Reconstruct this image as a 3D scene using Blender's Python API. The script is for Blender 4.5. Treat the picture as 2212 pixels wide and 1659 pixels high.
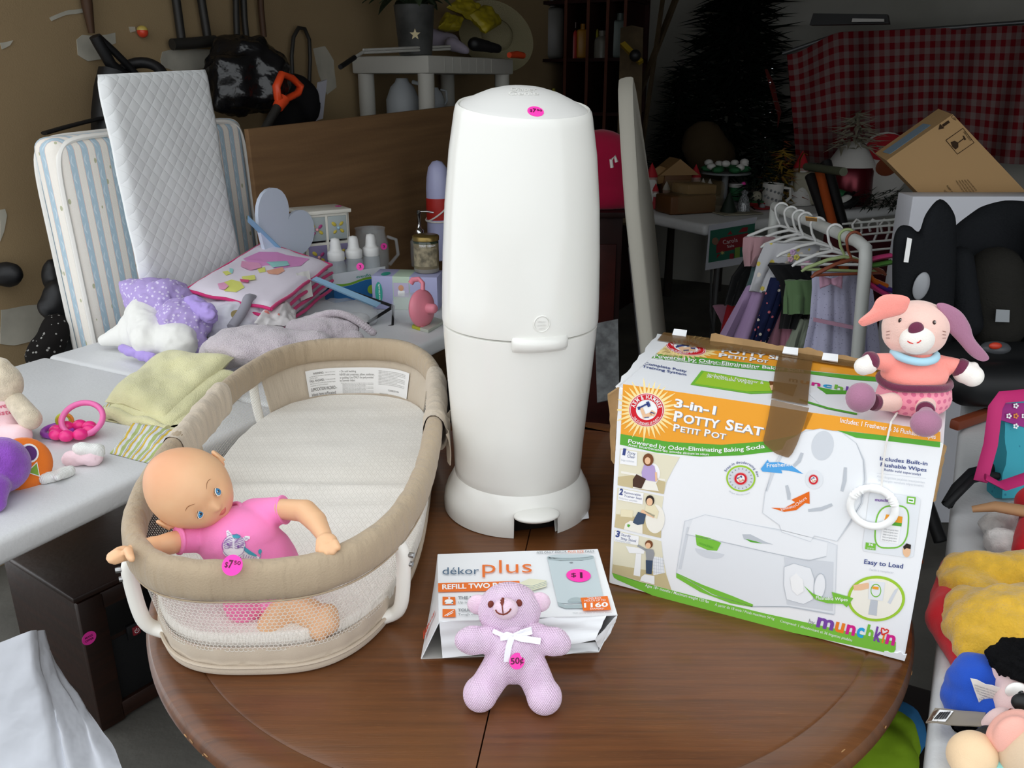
import bpy, bmesh, math, random
import numpy as np
from mathutils import Vector, Matrix, Euler, noise

for _o in list(bpy.data.objects):
    bpy.data.objects.remove(_o, do_unlink=True)
sc = bpy.context.scene
col = sc.collection
R = math.radians
random.seed(7)

# ------------------------------------------------------------------ camera
FPX, PITCH, CAMZ = 1850.0, R(19.5), 1.37
cam_d = bpy.data.cameras.new('camera')
cam = bpy.data.objects.new('camera', cam_d)
col.objects.link(cam)
cam.location = (0, 0, CAMZ)
cam.rotation_euler = (R(90) - PITCH, 0, 0)
cam_d.sensor_fit = 'HORIZONTAL'
cam_d.sensor_width = 36.0
cam_d.lens = 36.0 * FPX / 2212.0
cam_d.clip_start = 0.02
cam_d.clip_end = 100
sc.camera = cam

# ------------------------------------------------------------------ overcast daylight from outside the open garage door
world = bpy.data.worlds.new('overcast_sky')
sc.world = world
world.use_nodes = True
_bg = world.node_tree.nodes['Background']
_bg.inputs[0].default_value = (0.93, 0.97, 1.0, 1)
_bg.inputs[1].default_value = 1.45
sc.view_settings.view_transform = 'Standard'
sc.view_settings.look = 'None'
sc.view_settings.gamma = 1.0
sc.view_settings.exposure = 0.2
sc.view_settings.use_curve_mapping = False

# ------------------------------------------------------------------ pixel -> world helpers (photo 2212 x 1659)
_ct, _st = math.cos(PITCH), math.sin(PITCH)
CR, CU, CF = Vector((1, 0, 0)), Vector((0, _st, _ct)), Vector((0, _ct, -_st))
def ray(px, py):
    a = (px - 1106) / FPX; b = -(py - 829.5) / FPX
    return Vector((a, _ct + b * _st, -_st + b * _ct))
def PZ(px, py, z):
    d = ray(px, py); t = (z - CAMZ) / d.z
    return Vector((0, 0, CAMZ)) + d * t
def PY(px, py, y):
    d = ray(px, py); t = y / d.y
    return Vector((0, 0, CAMZ)) + d * t
# garage axes: U runs into the garage along the left wall, NL points to the left wall
AZ = R(28)
U = Vector((math.sin(AZ), math.cos(AZ), 0)); NL = Vector((-math.cos(AZ), math.sin(AZ), 0))
ZV = Vector((0, 0, 1))
def PN(px, py, n):                      # point on a plane parallel to the left wall
    d = ray(px, py); t = n / d.dot(NL)
    return Vector((0, 0, CAMZ)) + d * t
def PU(px, py, u):                      # point on a plane parallel to the back wall
    d = ray(px, py); t = u / d.dot(U)
    return Vector((0, 0, CAMZ)) + d * t
def G(u, n, z):                         # garage coordinates
    p = U * u + NL * n; p.z = z
    return p

# ------------------------------------------------------------------ materials
def lin(h):
    h = h.lstrip('#')
    o = []
    for i in (0, 2, 4):
        c = int(h[i:i+2], 16) / 255
        o.append(c / 12.92 if c <= .04045 else ((c + .055) / 1.055) ** 2.4)
    return (*o, 1.0)
_mats = {}
class XN:
    """tiny wrapper for shader maths"""
    def __init__(s, nt, k): s.nt = nt; s.k = k
    def _m(s, op, b=None, c=None):
        n = s.nt.nodes.new('ShaderNodeMath'); n.operation = op
        for i, v in enumerate((s, b, c)):
            if v is None: continue
            if isinstance(v, XN): s.nt.links.new(v.k, n.inputs[i])
            else: n.inputs[i].default_value = v
        return XN(s.nt, n.outputs[0])
    def __add__(s, b): return s._m('ADD', b)
    __radd__ = __add__
    def __sub__(s, b): return s._m('SUBTRACT', b)
    def __rsub__(s, b): return (s * -1) + b
    def __mul__(s, b): return s._m('MULTIPLY', b)
    __rmul__ = __mul__
    def __truediv__(s, b): return s._m('DIVIDE', b)
    def lt(s, b): return s._m('LESS_THAN', b)
    def gt(s, b): return s._m('GREATER_THAN', b)
    def fr(s): return s._m('FRACT')
    def fl(s): return s._m('FLOOR')
    def ab(s): return s._m('ABSOLUTE')
    def sn(s): return s._m('SINE')
    def sq(s): return s._m('SQRT')
    def mx(s, b): return s._m('MAXIMUM', b)
    def mn(s, b): return s._m('MINIMUM', b)
    def pw(s, b): return s._m('POWER', b)
class NT:
    """node helper handed to pattern functions"""
    def __init__(s, nt):
        s.nt = nt
        tc = nt.nodes.new('ShaderNodeTexCoord'); s.tc = tc
        a = nt.nodes.new('ShaderNodeSeparateXYZ'); nt.links.new(tc.outputs['Object'], a.inputs[0])
        s.x, s.y, s.z = (XN(nt, a.outputs[i]) for i in range(3))
        b = nt.nodes.new('ShaderNodeSeparateXYZ'); nt.links.new(tc.outputs['UV'], b.inputs[0])
        s.u, s.v = XN(nt, b.outputs[0]), XN(nt, b.outputs[1])
    def noise(s, scale=5, detail=3, stretch=None, uv=False):
        n = s.nt.nodes.new('ShaderNodeTexNoise'); n.inputs['Scale'].default_value = scale; n.inputs['Detail'].default_value = detail
        src = s.tc.outputs['UV' if uv else 'Object']
        if stretch:
            mp = s.nt.nodes.new('ShaderNodeMapping'); mp.inputs['Scale'].default_value = stretch
            s.nt.links.new(src, mp.inputs[0]); src = mp.outputs[0]
        s.nt.links.new(src, n.inputs['Vector'])
        return XN(s.nt, n.outputs['Fac'])
    def vor(s, scale=5, uv=False, rnd=1.0, stretch=None):
        n = s.nt.nodes.new('ShaderNodeTexVoronoi'); n.inputs['Scale'].default_value = scale; n.inputs['Randomness'].default_value = rnd
        src = s.tc.outputs['UV' if uv else 'Object']
        if stretch:
            mp = s.nt.nodes.new('ShaderNodeMapping'); mp.inputs['Scale'].default_value = stretch
            s.nt.links.new(src, mp.inputs[0]); src = mp.outputs[0]
        s.nt.links.new(src, n.inputs['Vector'])
        return XN(s.nt, n.outputs['Distance']), n.outputs['Color']
    def rgb(s, h):
        n = s.nt.nodes.new('ShaderNodeRGB'); n.outputs[0].default_value = lin(h); return n.outputs[0]
    def mix(s, f, a, b):
        n = s.nt.nodes.new('ShaderNodeMix'); n.data_type = 'RGBA'
        if isinstance(f, XN): s.nt.links.new(f.k, n.inputs[0])
        else: n.inputs[0].default_value = f
        for i, v in ((6, a), (7, b)):
            if isinstance(v, str): n.inputs[i].default_value = lin(v)
            else: s.nt.links.new(v, n.inputs[i])
        return n.outputs[2]
def bsdf_of(m): return m.node_tree.nodes['Principled BSDF']
def PM(name, fn, rough=.6, spec=.4, metal=0, sheen=0, bump_d=.001, sss=0, coat=0):
    """fn(n) -> colour socket or (colour socket, height X)"""
    if name in _mats: return _mats[name]
    m = bpy.data.materials.new(name); m.use_nodes = True; _mats[name] = m
    nt = m.node_tree; b = bsdf_of(m)
    r = fn(NT(nt)); h = None
    if isinstance(r, tuple): r, h = r
    if isinstance(r, str): b.inputs['Base Color'].default_value = lin(r)
    else: nt.links.new(r, b.inputs['Base Color'])
    b.inputs['Roughness'].default_value = rough
    b.inputs['Specular IOR Level'].default_value = spec
    b.inputs['Metallic'].default_value = metal
    if sheen: b.inputs['Sheen Weight'].default_value = sheen
    if coat: b.inputs['Coat Weight'].default_value = coat; b.inputs['Coat Roughness'].default_value = .08
    if sss:
        b.inputs['Subsurface Weight'].default_value = sss
        b.inputs['Subsurface Radius'].default_value = (.012, .005, .003)
        b.inputs['Subsurface Scale'].default_value = .4
    if h is not None:
        bp = nt.nodes.new('ShaderNodeBump'); bp.inputs['Distance'].default_value = bump_d; bp.inputs['Strength'].default_value = 1
        nt.links.new(h.k, bp.inputs['Height']); nt.links.new(bp.outputs[0], b.inputs['Normal'])
    return m
def M(name, h, rough=.5, spec=.4, bump=None, var=None, **kw):
    """plain colour; bump=(scale, depth) noise relief; var=(scale, amount) mottling"""
    def fn(n):
        c = h
        if var:
            f = n.noise(var[0], 4)
            dk = '#' + ''.join('%02x' % int(int(h.lstrip('#')[i:i+2], 16) * (1 - var[1])) for i in (0, 2, 4))
            c = n.mix((f - .35) * 3.2, dk, h)
        if bump: return c, n.noise(bump[0], 3)
        return c
    return PM(name, fn, rough, spec, bump_d=(bump[1] if bump else .001), **kw)
def GL(name, h='#ffffff', rough=.02, ior=1.3, alpha=None):
    """clear thin plastic or glass: mostly transparent with a gloss"""
    if name in _mats: return _mats[name]
    m = bpy.data.materials.new(name); m.use_nodes = True; _mats[name] = m
    nt = m.node_tree; b = bsdf_of(m)
    b.inputs['Base Color'].default_value = lin(h); b.inputs['Roughness'].default_value = rough; b.inputs['IOR'].default_value = ior
    b.inputs['Alpha'].default_value = .2 if alpha is None else alpha
    return m
fabric = lambda name, h, sc_=900, d=.0004, **kw: M(name, h, .9, .15, bump=(sc_, d), sheen=kw.pop('sheen', .2), **kw)
plush = lambda name, h, **kw: M(name, h, .95, .1, bump=(420, .0016), sheen=.5, var=(60, .1), **kw)

# ------------------------------------------------------------------ mesh builder
def rot_to(d):
    d = Vector(d).normalized()
    return d.to_track_quat('Z', 'Y').to_matrix().to_4x4()
def sm(a, b, x):
    t = max(0, min(1, (x - a) / (b - a))); return t * t * (3 - 2 * t)
def fbm(p, o=3):
    s, a = 0, 1
    for _ in range(o):
        s += a * noise.noise(p); p = p * 2.03; a *= .5
    return s
class MB:
    def __init__(s): s.V = []; s.F = []; s.I = []; s.UV = []; s.uv = False
    def add(s, vs, fs, mi=0, uv=None, mx=None):
        o = len(s.V)
        vs = [Vector(v) for v in vs]
        if mx is not None: vs = [mx @ v for v in vs]
        s.V += vs; s.F += [[i + o for i in f] for f in fs]
        s.I += [mi] * len(fs) if isinstance(mi, int) else list(mi)
        if uv: s.uv = True; s.UV += list(uv)
        else: s.UV += [(0, 0)] * len(vs)
        return s
    def box(s, c, sz, rot=None, bev=0, mi=0, seg=2):
        bm = bmesh.new(); bmesh.ops.create_cube(bm, size=1)
        for v in bm.verts: v.co = Vector((v.co.x * sz[0], v.co.y * sz[1], v.co.z * sz[2]))
        if bev: bmesh.ops.bevel(bm, geom=list(bm.edges), offset=bev, segments=seg, affect='EDGES', profile=.5)
        mx = Matrix.Translation(Vector(c))
        if rot is not None: mx = mx @ (rot if isinstance(rot, Matrix) else Euler(rot).to_matrix().to_4x4())
        bm.verts.ensure_lookup_table(); bm.verts.index_update()
        s.add([v.co for v in bm.verts], [[v.index for v in f.verts] for f in bm.faces], mi, mx=mx); bm.free()
        return s
    def lathe(s, prof, seg=32, mx=None, mi=0, sx=1, sy=1, a0=0, a1=None, fn=None):
        vs, fs = [], []
        full = a1 is None
        n = seg if full else seg + 1
        for r, z in prof:
            for k in range(n):
                a = a0 + (2 * math.pi if full else a1 - a0) * k / seg
                p = Vector((r * math.cos(a) * sx, r * math.sin(a) * sy, z))
                vs.append(fn(p) if fn else p)
        for i in range(len(prof) - 1):
            for k in range(seg):
                k2 = (k + 1) % n
                fs.append([i * n + k, i * n + k2, (i + 1) * n + k2, (i + 1) * n + k])
        if full:
            if prof[0][0] > 1e-6: fs.append(list(range(n))[::-1])
            if prof[-1][0] > 1e-6: fs.append([(len(prof) - 1) * n + k for k in range(n)])
        return s.add(vs, fs, mi, mx=mx)
    def tube(s, pts, r, seg=8, closed=False, mi=0, caps=True, flat=1.0, up=None):
        pts = [Vector(p) for p in pts]; n = len(pts)
        rs = r if isinstance(r, (list, tuple)) else [r] * n
        vs, fs = [], []
        prev = None
        for i, p in enumerate(pts):
            if closed: t = pts[(i + 1) % n] - pts[i - 1]
            else: t = pts[min(i + 1, n - 1)] - pts[max(i - 1, 0)]
            t.normalize()
            if prev is None:
                ref = Vector(up) if up is not None else (Vector((0, 0, 1)) if abs(t.z) < .9 else Vector((1, 0, 0)))
            else: ref = prev
            a = t.cross(ref); a = a.normalized() if a.length > 1e-6 else Vector((1, 0, 0))
            b = a.cross(t).normalized(); prev = b
            for k in range(seg):
                an = 2 * math.pi * k / seg
                vs.append(p + a * math.cos(an) * rs[i] + b * math.sin(an) * rs[i] * flat)
        for i in range(n if closed else n - 1):
            j = (i + 1) % n
            for k in range(seg):
                k2 = (k + 1) % seg
                fs.append([i * seg + k, i * seg + k2, j * seg + k2, j * seg + k])
        if caps and not closed:
            fs.append(list(range(seg))[::-1]); fs.append([(n - 1) * seg + k for k in range(seg)])
        return s.add(vs, fs, mi)
    def ell(s, c, r, rot=None, seg=20, rings=12, mi=0, fn=None):
        if not hasattr(r, '__len__'): r = (r, r, r)
        vs, fs = [], []
        for i in range(rings + 1):
            th = math.pi * i / rings
            for k in range(seg):
                a = 2 * math.pi * k / seg
                p = Vector((math.sin(th) * math.cos(a), math.sin(th) * math.sin(a), -math.cos(th)))
                if fn: p = fn(p)
                vs.append(Vector((p.x * r[0], p.y * r[1], p.z * r[2])))
        for i in range(rings):
            for k in range(seg):
                k2 = (k + 1) % seg
                fs.append([i * seg + k, i * seg + k2, (i + 1) * seg + k2, (i + 1) * seg + k])
        mx = Matrix.Translation(Vector(c))
        if rot is not None: mx = mx @ (rot if isinstance(rot, Matrix) else Euler(rot).to_matrix().to_4x4())
        return s.add(vs, fs, mi, mx=mx)
    def prism(s, poly, h, mx=None, mi=0, side=None):
        n = len(poly)
        vs = [(x, y, 0) for x, y in poly] + [(x, y, h) for x, y in poly]
        fs = [list(range(n))[::-1], list(range(n, 2 * n))] + [[i, (i + 1) % n, n + (i + 1) % n, n + i] for i in range(n)]
        ms = [mi, mi] + [mi if side is None else side] * n
        return s.add(vs, fs, ms, mx=mx)
    def grid(s, nu, nv, fn, mi=0, cu=False, cv=False, uv=True, mx=None):
        vs, us, fs = [], [], []
        for j in range(nv):
            for i in range(nu):
                a = i / (nu if cu else nu - 1); b = j / (nv if cv else nv - 1)
                vs.append(fn(a, b)); us.append((a, b))
        for j in range(nv if cv else nv - 1):
            for i in range(nu if cu else nu - 1):
                i2 = (i + 1) % nu; j2 = (j + 1) % nv
                fs.append([j * nu + i, j * nu + i2, j2 * nu + i2, j2 * nu + i])
        return s.add(vs, fs, mi, us if uv else None, mx=mx)
    def slab(s, nu, nv, fn, th, mi=0, nrm=None):
        """thick sheet: fn(a,b)->point; th thickness along nrm(a,b) or the surface normal"""
        P = [[Vector(fn(i / (nu - 1), j / (nv - 1))) for i in range(nu)] for j in range(nv)]
        vs, us = [], []
        for lay in (0, 1):
            for j in range(nv):
                for i in range(nu):
                    if nrm: nn = Vector(nrm)
                    else:
                        du = P[j][min(i + 1, nu - 1)] - P[j][max(i - 1, 0)]; dv = P[min(j + 1, nv - 1)][i] - P[max(j - 1, 0)][i]
                        nn = du.cross(dv); nn = nn.normalized() if nn.length > 1e-9 else Vector((0, 0, 1))
                    vs.append(P[j][i] + nn * (th * .5 if lay == 0 else -th * .5)); us.append((i / (nu - 1), j / (nv - 1)))
        o = nu * nv; fs = []
        for j in range(nv - 1):
            for i in range(nu - 1):
                q = [j * nu + i, j * nu + i + 1, (j + 1) * nu + i + 1, (j + 1) * nu + i]
                fs.append(q); fs.append([k + o for k in q][::-1])
        for i in range(nu - 1):
            fs.append([i + 1, i, i + o, i + 1 + o]); k = (nv - 1) * nu; fs.append([k + i, k + i + 1, k + i + 1 + o, k + i + o])
        for j in range(nv - 1):
            fs.append([j * nu, (j + 1) * nu, (j + 1) * nu + o, j * nu + o]); k = nu - 1
            fs.append([(j + 1) * nu + k, j * nu + k, j * nu + k + o, (j + 1) * nu + k + o])
        return s.add(vs, fs, mi, us)
    def mesh(s, name, mats, smooth=35):
        me = bpy.data.meshes.new(name)
        me.from_pydata([tuple(v) for v in s.V], [], s.F)
        for m in (mats if isinstance(mats, (list, tuple)) else [mats]): me.materials.append(m)
        me.polygons.foreach_set('material_index', s.I)
        if s.uv:
            l = me.uv_layers.new(name='UVMap')
            vi = np.empty(len(me.loops), dtype=np.int32); me.loops.foreach_get('vertex_index', vi)
            l.data.foreach_set('uv', np.array(s.UV, dtype=np.float32)[vi].ravel())
        if smooth:
            me.polygons.foreach_set('use_smooth', [True] * len(me.polygons))
            me.set_sharp_from_angle(angle=R(smooth))
        me.validate(); me.update()
        return me
    def build(s, name, mats, parent=None, smooth=35, label=None, cat=None, group=None, kind=None, world=False, loc=None):
        """world=True: vertices are world coordinates, moved into the parent's frame (or to loc)"""
        if world and parent is not None:
            iv = W2(parent).inverted()
            s.V = [iv @ v for v in s.V]
        elif world and loc is not None:
            s.V = [v - Vector(loc) for v in s.V]
        o = bpy.data.objects.new(name, s.mesh(name, mats, smooth))
        col.objects.link(o)
        if parent is not None: o.parent = parent
        if loc is not None: o.location = loc
        tag(o, label, cat, group, kind)
        return o
def W2(o):
    m = o.matrix_basis.copy()
    return W2(o.parent) @ m if o.parent else m
def tag(o, label=None, cat=None, group=None, kind=None):
    if label: o['label'] = label
    if cat: o['category'] = cat
    if group: o['group'] = group
    if kind: o['kind'] = kind
    return o
def thing(name, label, cat, loc=(0, 0, 0), rot=(0, 0, 0), group=None):
    o = bpy.data.objects.new(name, None); col.objects.link(o)
    o.empty_display_size = .05
    o.location = loc; o.rotation_euler = rot
    return tag(o, label, cat, group)
def dup(o, loc=None, rot=None, label=None, scale=None, parent=None):
    c = o.copy(); col.objects.link(c)
    if parent is not None: c.parent = parent
    if loc is not None: c.location = loc
    if rot is not None: c.rotation_euler = rot
    if scale is not None: c.scale = scale if hasattr(scale, '__len__') else (scale,) * 3
    if label: c['label'] = label
    for ch in list(o.children): dup(ch, parent=c)
    return c
def struct(name, mb, m, smooth=35):
    o = mb.build(name, m, None, smooth); o['kind'] = 'structure'; return o

# soft shapes: union of ellipsoids ('e',c,r[,rot]) and tapered capsules ('c',p0,p1,r0,r1), voxel-merged and smoothed
def blob(parts, vox=.003, it=4, fac=.5):
    mb = MB()
    for p in parts:
        if p[0] == 'e': mb.ell(p[1], p[2], p[3] if len(p) > 3 else None, 20, 12)
        else:
            a, b, r0, r1 = Vector(p[1]), Vector(p[2]), p[3], p[4]
            L = (b - a).length; prof = []
            for k in range(5): t = -math.pi / 2 + math.pi / 2 * k / 4; prof.append((max(r0 * math.cos(t), 0 if k == 0 else 1e-5), r0 * math.sin(t)))
            for k in range(5): t = math.pi / 2 * k / 4; prof.append((r1 * math.cos(t) if k < 4 else 0, L + r1 * math.sin(t)))
            mb.lathe(prof, 16, Matrix.Translation(a) @ rot_to(b - a))
    me = mb.mesh('tmp', [], 0)
    bm = bmesh.new(); bm.from_mesh(me); bmesh.ops.remove_doubles(bm, verts=bm.verts, dist=1e-6); bm.to_mesh(me); bm.free()
    o = bpy.data.objects.new('tmp', me); col.objects.link(o)
    md = o.modifiers.new('r', 'REMESH'); md.mode = 'VOXEL'; md.voxel_size = vox
    if it:
        ms = o.modifiers.new('s', 'SMOOTH'); ms.iterations = it; ms.factor = fac
    dg = bpy.context.evaluated_depsgraph_get()
    r = bpy.data.meshes.new_from_object(o.evaluated_get(dg))
    vs = [v.co.copy() for v in r.vertices]; fs = [list(p.vertices) for p in r.polygons]
    bpy.data.objects.remove(o); bpy.data.meshes.remove(r); bpy.data.meshes.remove(me)
    out = MB(); out.add(vs, fs); return out

# lettering and flat print
_txt = {}
def text_mesh(t, bold=0.0):
    """triangles of a line of text, 1 unit high font, normalised to x from 0"""
    if (t, bold) in _txt: return _txt[(t, bold)]
    cu = bpy.data.curves.new('t', 'FONT'); cu.body = t; cu.size = 1; cu.offset = bold; cu.resolution_u = 3
    o = bpy.data.objects.new('t', cu); col.objects.link(o)
    dg = bpy.context.evaluated_depsgraph_get()
    me = bpy.data.meshes.new_from_object(o.evaluated_get(dg))
    vs = [(v.co.x, v.co.y) for v in me.vertices]; fs = [list(p.vertices) for p in me.polygons]
    bpy.data.objects.remove(o); bpy.data.curves.remove(cu); bpy.data.meshes.remove(me)
    if vs:
        x0 = min(v[0] for v in vs); x1 = max(v[0] for v in vs)
        vs = [(x - x0, y) for x, y in vs]; w = x1 - x0
    else: w = .3
    _txt[(t, bold)] = (vs, fs, w); return _txt[(t, bold)]
class Face:
    """a flat printed panel; points are given in photo pixels (after conv) and cast onto the panel's plane"""
    def __init__(s, o, n, conv=None, lift=.0004):
        s.o = Vector(o); s.n = Vector(n).normalized(); s.conv = conv or (lambda x, y: (x, y)); s.lift = lift; s.mb = MB(); s.mats = []
    def mi(s, m):
        if m not in s.mats: s.mats.append(m)
        return s.mats.index(m)
    def p(s, x, y, k=1):
        d = ray(*s.conv(x, y)); c = Vector((0, 0, CAMZ)); t = (s.o - c).dot(s.n) / d.dot(s.n)
        return c + d * t + s.n * s.lift * k
    def poly(s, pts, m, k=1):
        vs = [s.p(x, y, k) for x, y in pts]
        s.mb.add(vs, [list(range(len(vs)))], s.mi(m)); return s
    def ell(s, cx, cy, rx, ry, m, k=1, ang=0, r0=None, n=40, a0=0, a1=360):
        ca, sa = math.cos(R(ang)), math.sin(R(ang)); o = []; q = []
        full = a1 - a0 >= 360
        for i in range(n + (0 if full else 1)):
            t = R(a0 + (a1 - a0) * i / n); x, y = math.cos(t), math.sin(t)
            f = lambda a, b: (cx + a * ca - b * sa, cy + a * sa + b * ca)
            o.append(f(x * rx, y * ry))
            if r0: q.append(f(x * rx * r0, y * ry * r0))
        if r0:
            vs = [s.p(*a, k) for a in o] + [s.p(*a, k) for a in q]; m_ = len(o)
            fs = [[i, (i + 1) % m_, m_ + (i + 1) % m_, m_ + i] for i in range(m_ if full else m_ - 1)]
            s.mb.add(vs, fs, s.mi(m))
        else: s.poly(o, m, k)
        return s
    def stroke(s, pts, w, m, k=1):
        n = len(pts); ws = w if isinstance(w, (list, tuple)) else [w] * n; A, B = [], []
        for i in range(n):
            a = Vector(pts[max(i - 1, 0)]); b = Vector(pts[min(i + 1, n - 1)]); t = (b - a).normalized(); q = Vector((-t.y, t.x)) * ws[i] * .5
            A.append(Vector(pts[i]) + q); B.append(Vector(pts[i]) - q)
        vs = [s.p(a.x, a.y, k) for a in A] + [s.p(b.x, b.y, k) for b in B]
        s.mb.add(vs, [[i, i + 1, n + i + 1, n + i] for i in range(n - 1)], s.mi(m)); return s
    def text(s, t, a, b, h, m, k=2, bold=0.0, up=None):
        """baseline from a to b (text is fitted to it); h = cap height in the same units; up = optional up direction"""
        vs, fs, w = text_mesh(t, bold)
        if not vs: return s
        a, b = Vector(a), Vector(b); d = b - a
        n = Vector(up) if up else Vector((d.y, -d.x)).normalized()
        n = n.normalized() * (h / .7)
        P = []
        for x, y in vs:
            q = a + d * (x / w) + n * y
            P.append(s.p(q.x, q.y, k))
        s.mb.add(P, fs, s.mi(m)); return s
    def arc(s, t, cx, cy, rx, ry, a0, a1, h, m, k=2, bold=0.0, inside=False, ang=0):
        """letters set along an ellipse from angle a0 to a1 (degrees, y down)"""
        n = len(t)
        ws = [text_mesh(c, bold)[2] + .12 if c != ' ' else .35 for c in t]; tot = sum(ws); acc = 0
        ca, sa = math.cos(R(ang)), math.sin(R(ang))
        def pos(f):
            q = R(a0 + (a1 - a0) * f); x, y = math.cos(q) * rx, math.sin(q) * ry
            return Vector((cx + x * ca - y * sa, cy + x * sa + y * ca))
        for c, w in zip(t, ws):
            if c != ' ': s.text(c, pos((acc + .06) / tot), pos((acc + w - .06) / tot), h, m, k, bold)
            acc += w
        return s
    def done(s, name, parent, **kw):
        return s.mb.build(name, s.mats, parent, smooth=0, world=True, **kw)
def sticker(parent, c, nrm, r, txt, up=(0, 0, 1), name='price_sticker', sy=1.0, lab=None):
    """round pink price sticker, a thin disc with dark lettering; c in world coordinates"""
    n = Vector(nrm).normalized(); u = Vector(up); v = (u - n * u.dot(n)).normalized(); h = v.cross(n).normalized()
    c = Vector(c)
    mx = Matrix(((h.x, v.x, n.x, c.x), (h.y, v.y, n.y, c.y), (h.z, v.z, n.z, c.z), (0, 0, 0, 1)))
    mb = MB(); mb.lathe([(0, 0), (r, 0), (r, .0004), (0, .0005)], 32, mx, 0, 1, sy)
    for t, x0, x1, y0, hh, b in txt:
        vs, fs, w = text_mesh(t, b); k = (x1 - x0) * r / w; ky = hh * r / .7
        mb.add([(x0 * r + x * k, y0 * r + y * ky, .0008) for x, y in vs], fs, 1, mx=mx)
    o = mb.build(name, [M('sticker_pink', '#ff3fb4', .45), M('sticker_ink', '#5a0538', .5)], parent, 30, world=True)
    o['label'] = lab or 'round pink price sticker'
    return o
P750 = [('$', -.72, -.4, -.25, .5, .01), ('7', -.36, .05, -.28, .75, .03), ('50', .12, .78, .1, .36, .02)]
# ================================================================== THE GARAGE
ROTG = Matrix.Rotation(-AZ, 4, 'Z')      # local x -> right across the garage (-NL), local y -> U
def gbox(mb, u0, u1, n0, n1, z0, z1, mi=0, bev=0):
    c = G((u0 + u1) / 2, (n0 + n1) / 2, (z0 + z1) / 2)
    return mb.box(c, (abs(n1 - n0), abs(u1 - u0), abs(z1 - z0)), ROTG, bev, mi)
WN, WU = 2.4, 6.0
def concrete(n):
    a = n.noise(2.2, 6); b = n.noise(30, 3)
    return n.mix((a - .3) * 2, '#4c4a45', '#7b7871'), b
m_conc = PM('garage_concrete', concrete, .75, .3, bump_d=.002)
def drywall(n):
    a = n.noise(1.3, 5); b = n.noise(260, 2)
    return n.mix((a - .3) * 2.2, '#8f7a5c', '#a58f6c'), b
m_wall = PM('bare_drywall', drywall, .9, .15, bump_d=.0006)
m_wallb = M('dim_white_wall', '#a8a69f', .9, .15, var=(1.5, .12))
m_ceil = M('ceiling_board', '#9a958a', .9, .1, var=(2, .1))
m_mud = M('joint_compound', '#b9b4a6', .9, .1, var=(9, .12))

struct('floor', gbox(MB(), -9, WU + .1, WN + .1, -3.5, -.06, 0), m_conc)
struct('ground_outside', gbox(MB(), -30, -9.0, 20, -20, -.06, -.002), m_conc)
wl = struct('wall_left', gbox(MB(), 1.13, WU + .1, WN, WN + .1, 0, 2.5), m_wall)
struct('wall_back', gbox(MB(), WU, WU + .1, WN, -3.5, 0, 2.5), m_wallb)
struct('wall_right', gbox(MB(), 1.13, WU + .1, -3.4, -3.5, 0, 2.5), m_wallb)
struct('ceiling', gbox(MB(), 1.13, WU + .1, WN + .1, -3.5, 2.5, 2.56), m_ceil)
struct('wall_front', gbox(MB(), 1.13, 1.25, WN, -3.4, 2.12, 2.5), m_wallb)
# dried joint-compound patches on the wall (thin, a few millimetres proud of the board)
def wallpatch(pts, name='joint_compound_patch'):
    P = [PN(x, y, WN) for x, y in pts]
    loc = [((p - G(0, WN, 0)).dot(U), p.z) for p in P]
    # small irregularities along the outline
    out = []
    for i, (a, b) in enumerate(loc):
        c, d = loc[(i + 1) % len(loc)]
        for k in range(4):
            t = k / 4; q = noise.noise(Vector((a + (c - a) * t, b + (d - b) * t, 3)) * 9) * .012
            out.append((a + (c - a) * t + q, b + (d - b) * t + q))
    mx = Matrix(((U.x, 0, -NL.x, (NL * WN).x), (U.y, 0, -NL.y, (NL * WN).y), (0, 1, 0, 0), (0, 0, 0, 1)))
    MB().prism(out, .003, mx).build(name, m_mud, wl, world=True)
wallpatch([(162, 90), (175, 78), (225, 72), (248, 70), (250, 92), (225, 100), (222, 128), (190, 130), (168, 118)])
wallpatch([(345, 130), (350, 112), (372, 103), (470, 108), (520, 112), (515, 132), (430, 150), (370, 150), (348, 145)])
wallpatch([(676, 105), (700, 102), (720, 130), (725, 190), (705, 205), (690, 160)])
wallpatch([(106, 38), (150, 20), (182, 15), (184, 24), (140, 34), (110, 46)])
wallpatch([(0, 92), (28, 86), (22, 96), (4, 106)])
wallpatch([(0, 672), (60, 660), (108, 655), (112, 700), (90, 735), (30, 745), (0, 742)])
wallpatch([(276, 60), (290, 58), (292, 68), (280, 72)])
wallpatch([(0, 450), (12, 448), (16, 462), (8, 500), (0, 520)])
# ================================================================== ROUND WOODEN TABLE
TZ = .75
TC = Vector((.022, 1.06, 0)); TR = .5
def walnut(n):
    g = n.noise(6, 5, (1.2, 26, 1.2)); k = n.noise(3, 3); f = n.noise(120, 2, (.4, 6, .4))
    c = n.mix((g - .25) * 1.7, '#4a2a13', '#714220')
    c = n.mix((k - .45).mx(0) * 1.8, c, '#80552f')
    c = n.mix((f - .62).mx(0) * 2.5, c, '#8c5e36')
    return c, g * .3 + f * .2
m_walnut = PM('red_brown_wood', walnut, .36, .5, bump_d=.0006, coat=.15)
m_worn = M('worn_wood_edge', '#b98d5c', .6, .3, var=(60, .3))
tb = thing('round_table', 'round red-brown wooden table with a centre seam and a worn moulded edge', 'table', (TC.x, TC.y, 0))
SA, SB = PZ(1030, 1655, TZ), PZ(1142, 1160, TZ)
sd = (SB - SA).normalized(); sn_ = Vector((sd.y, -sd.x, 0))
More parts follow.
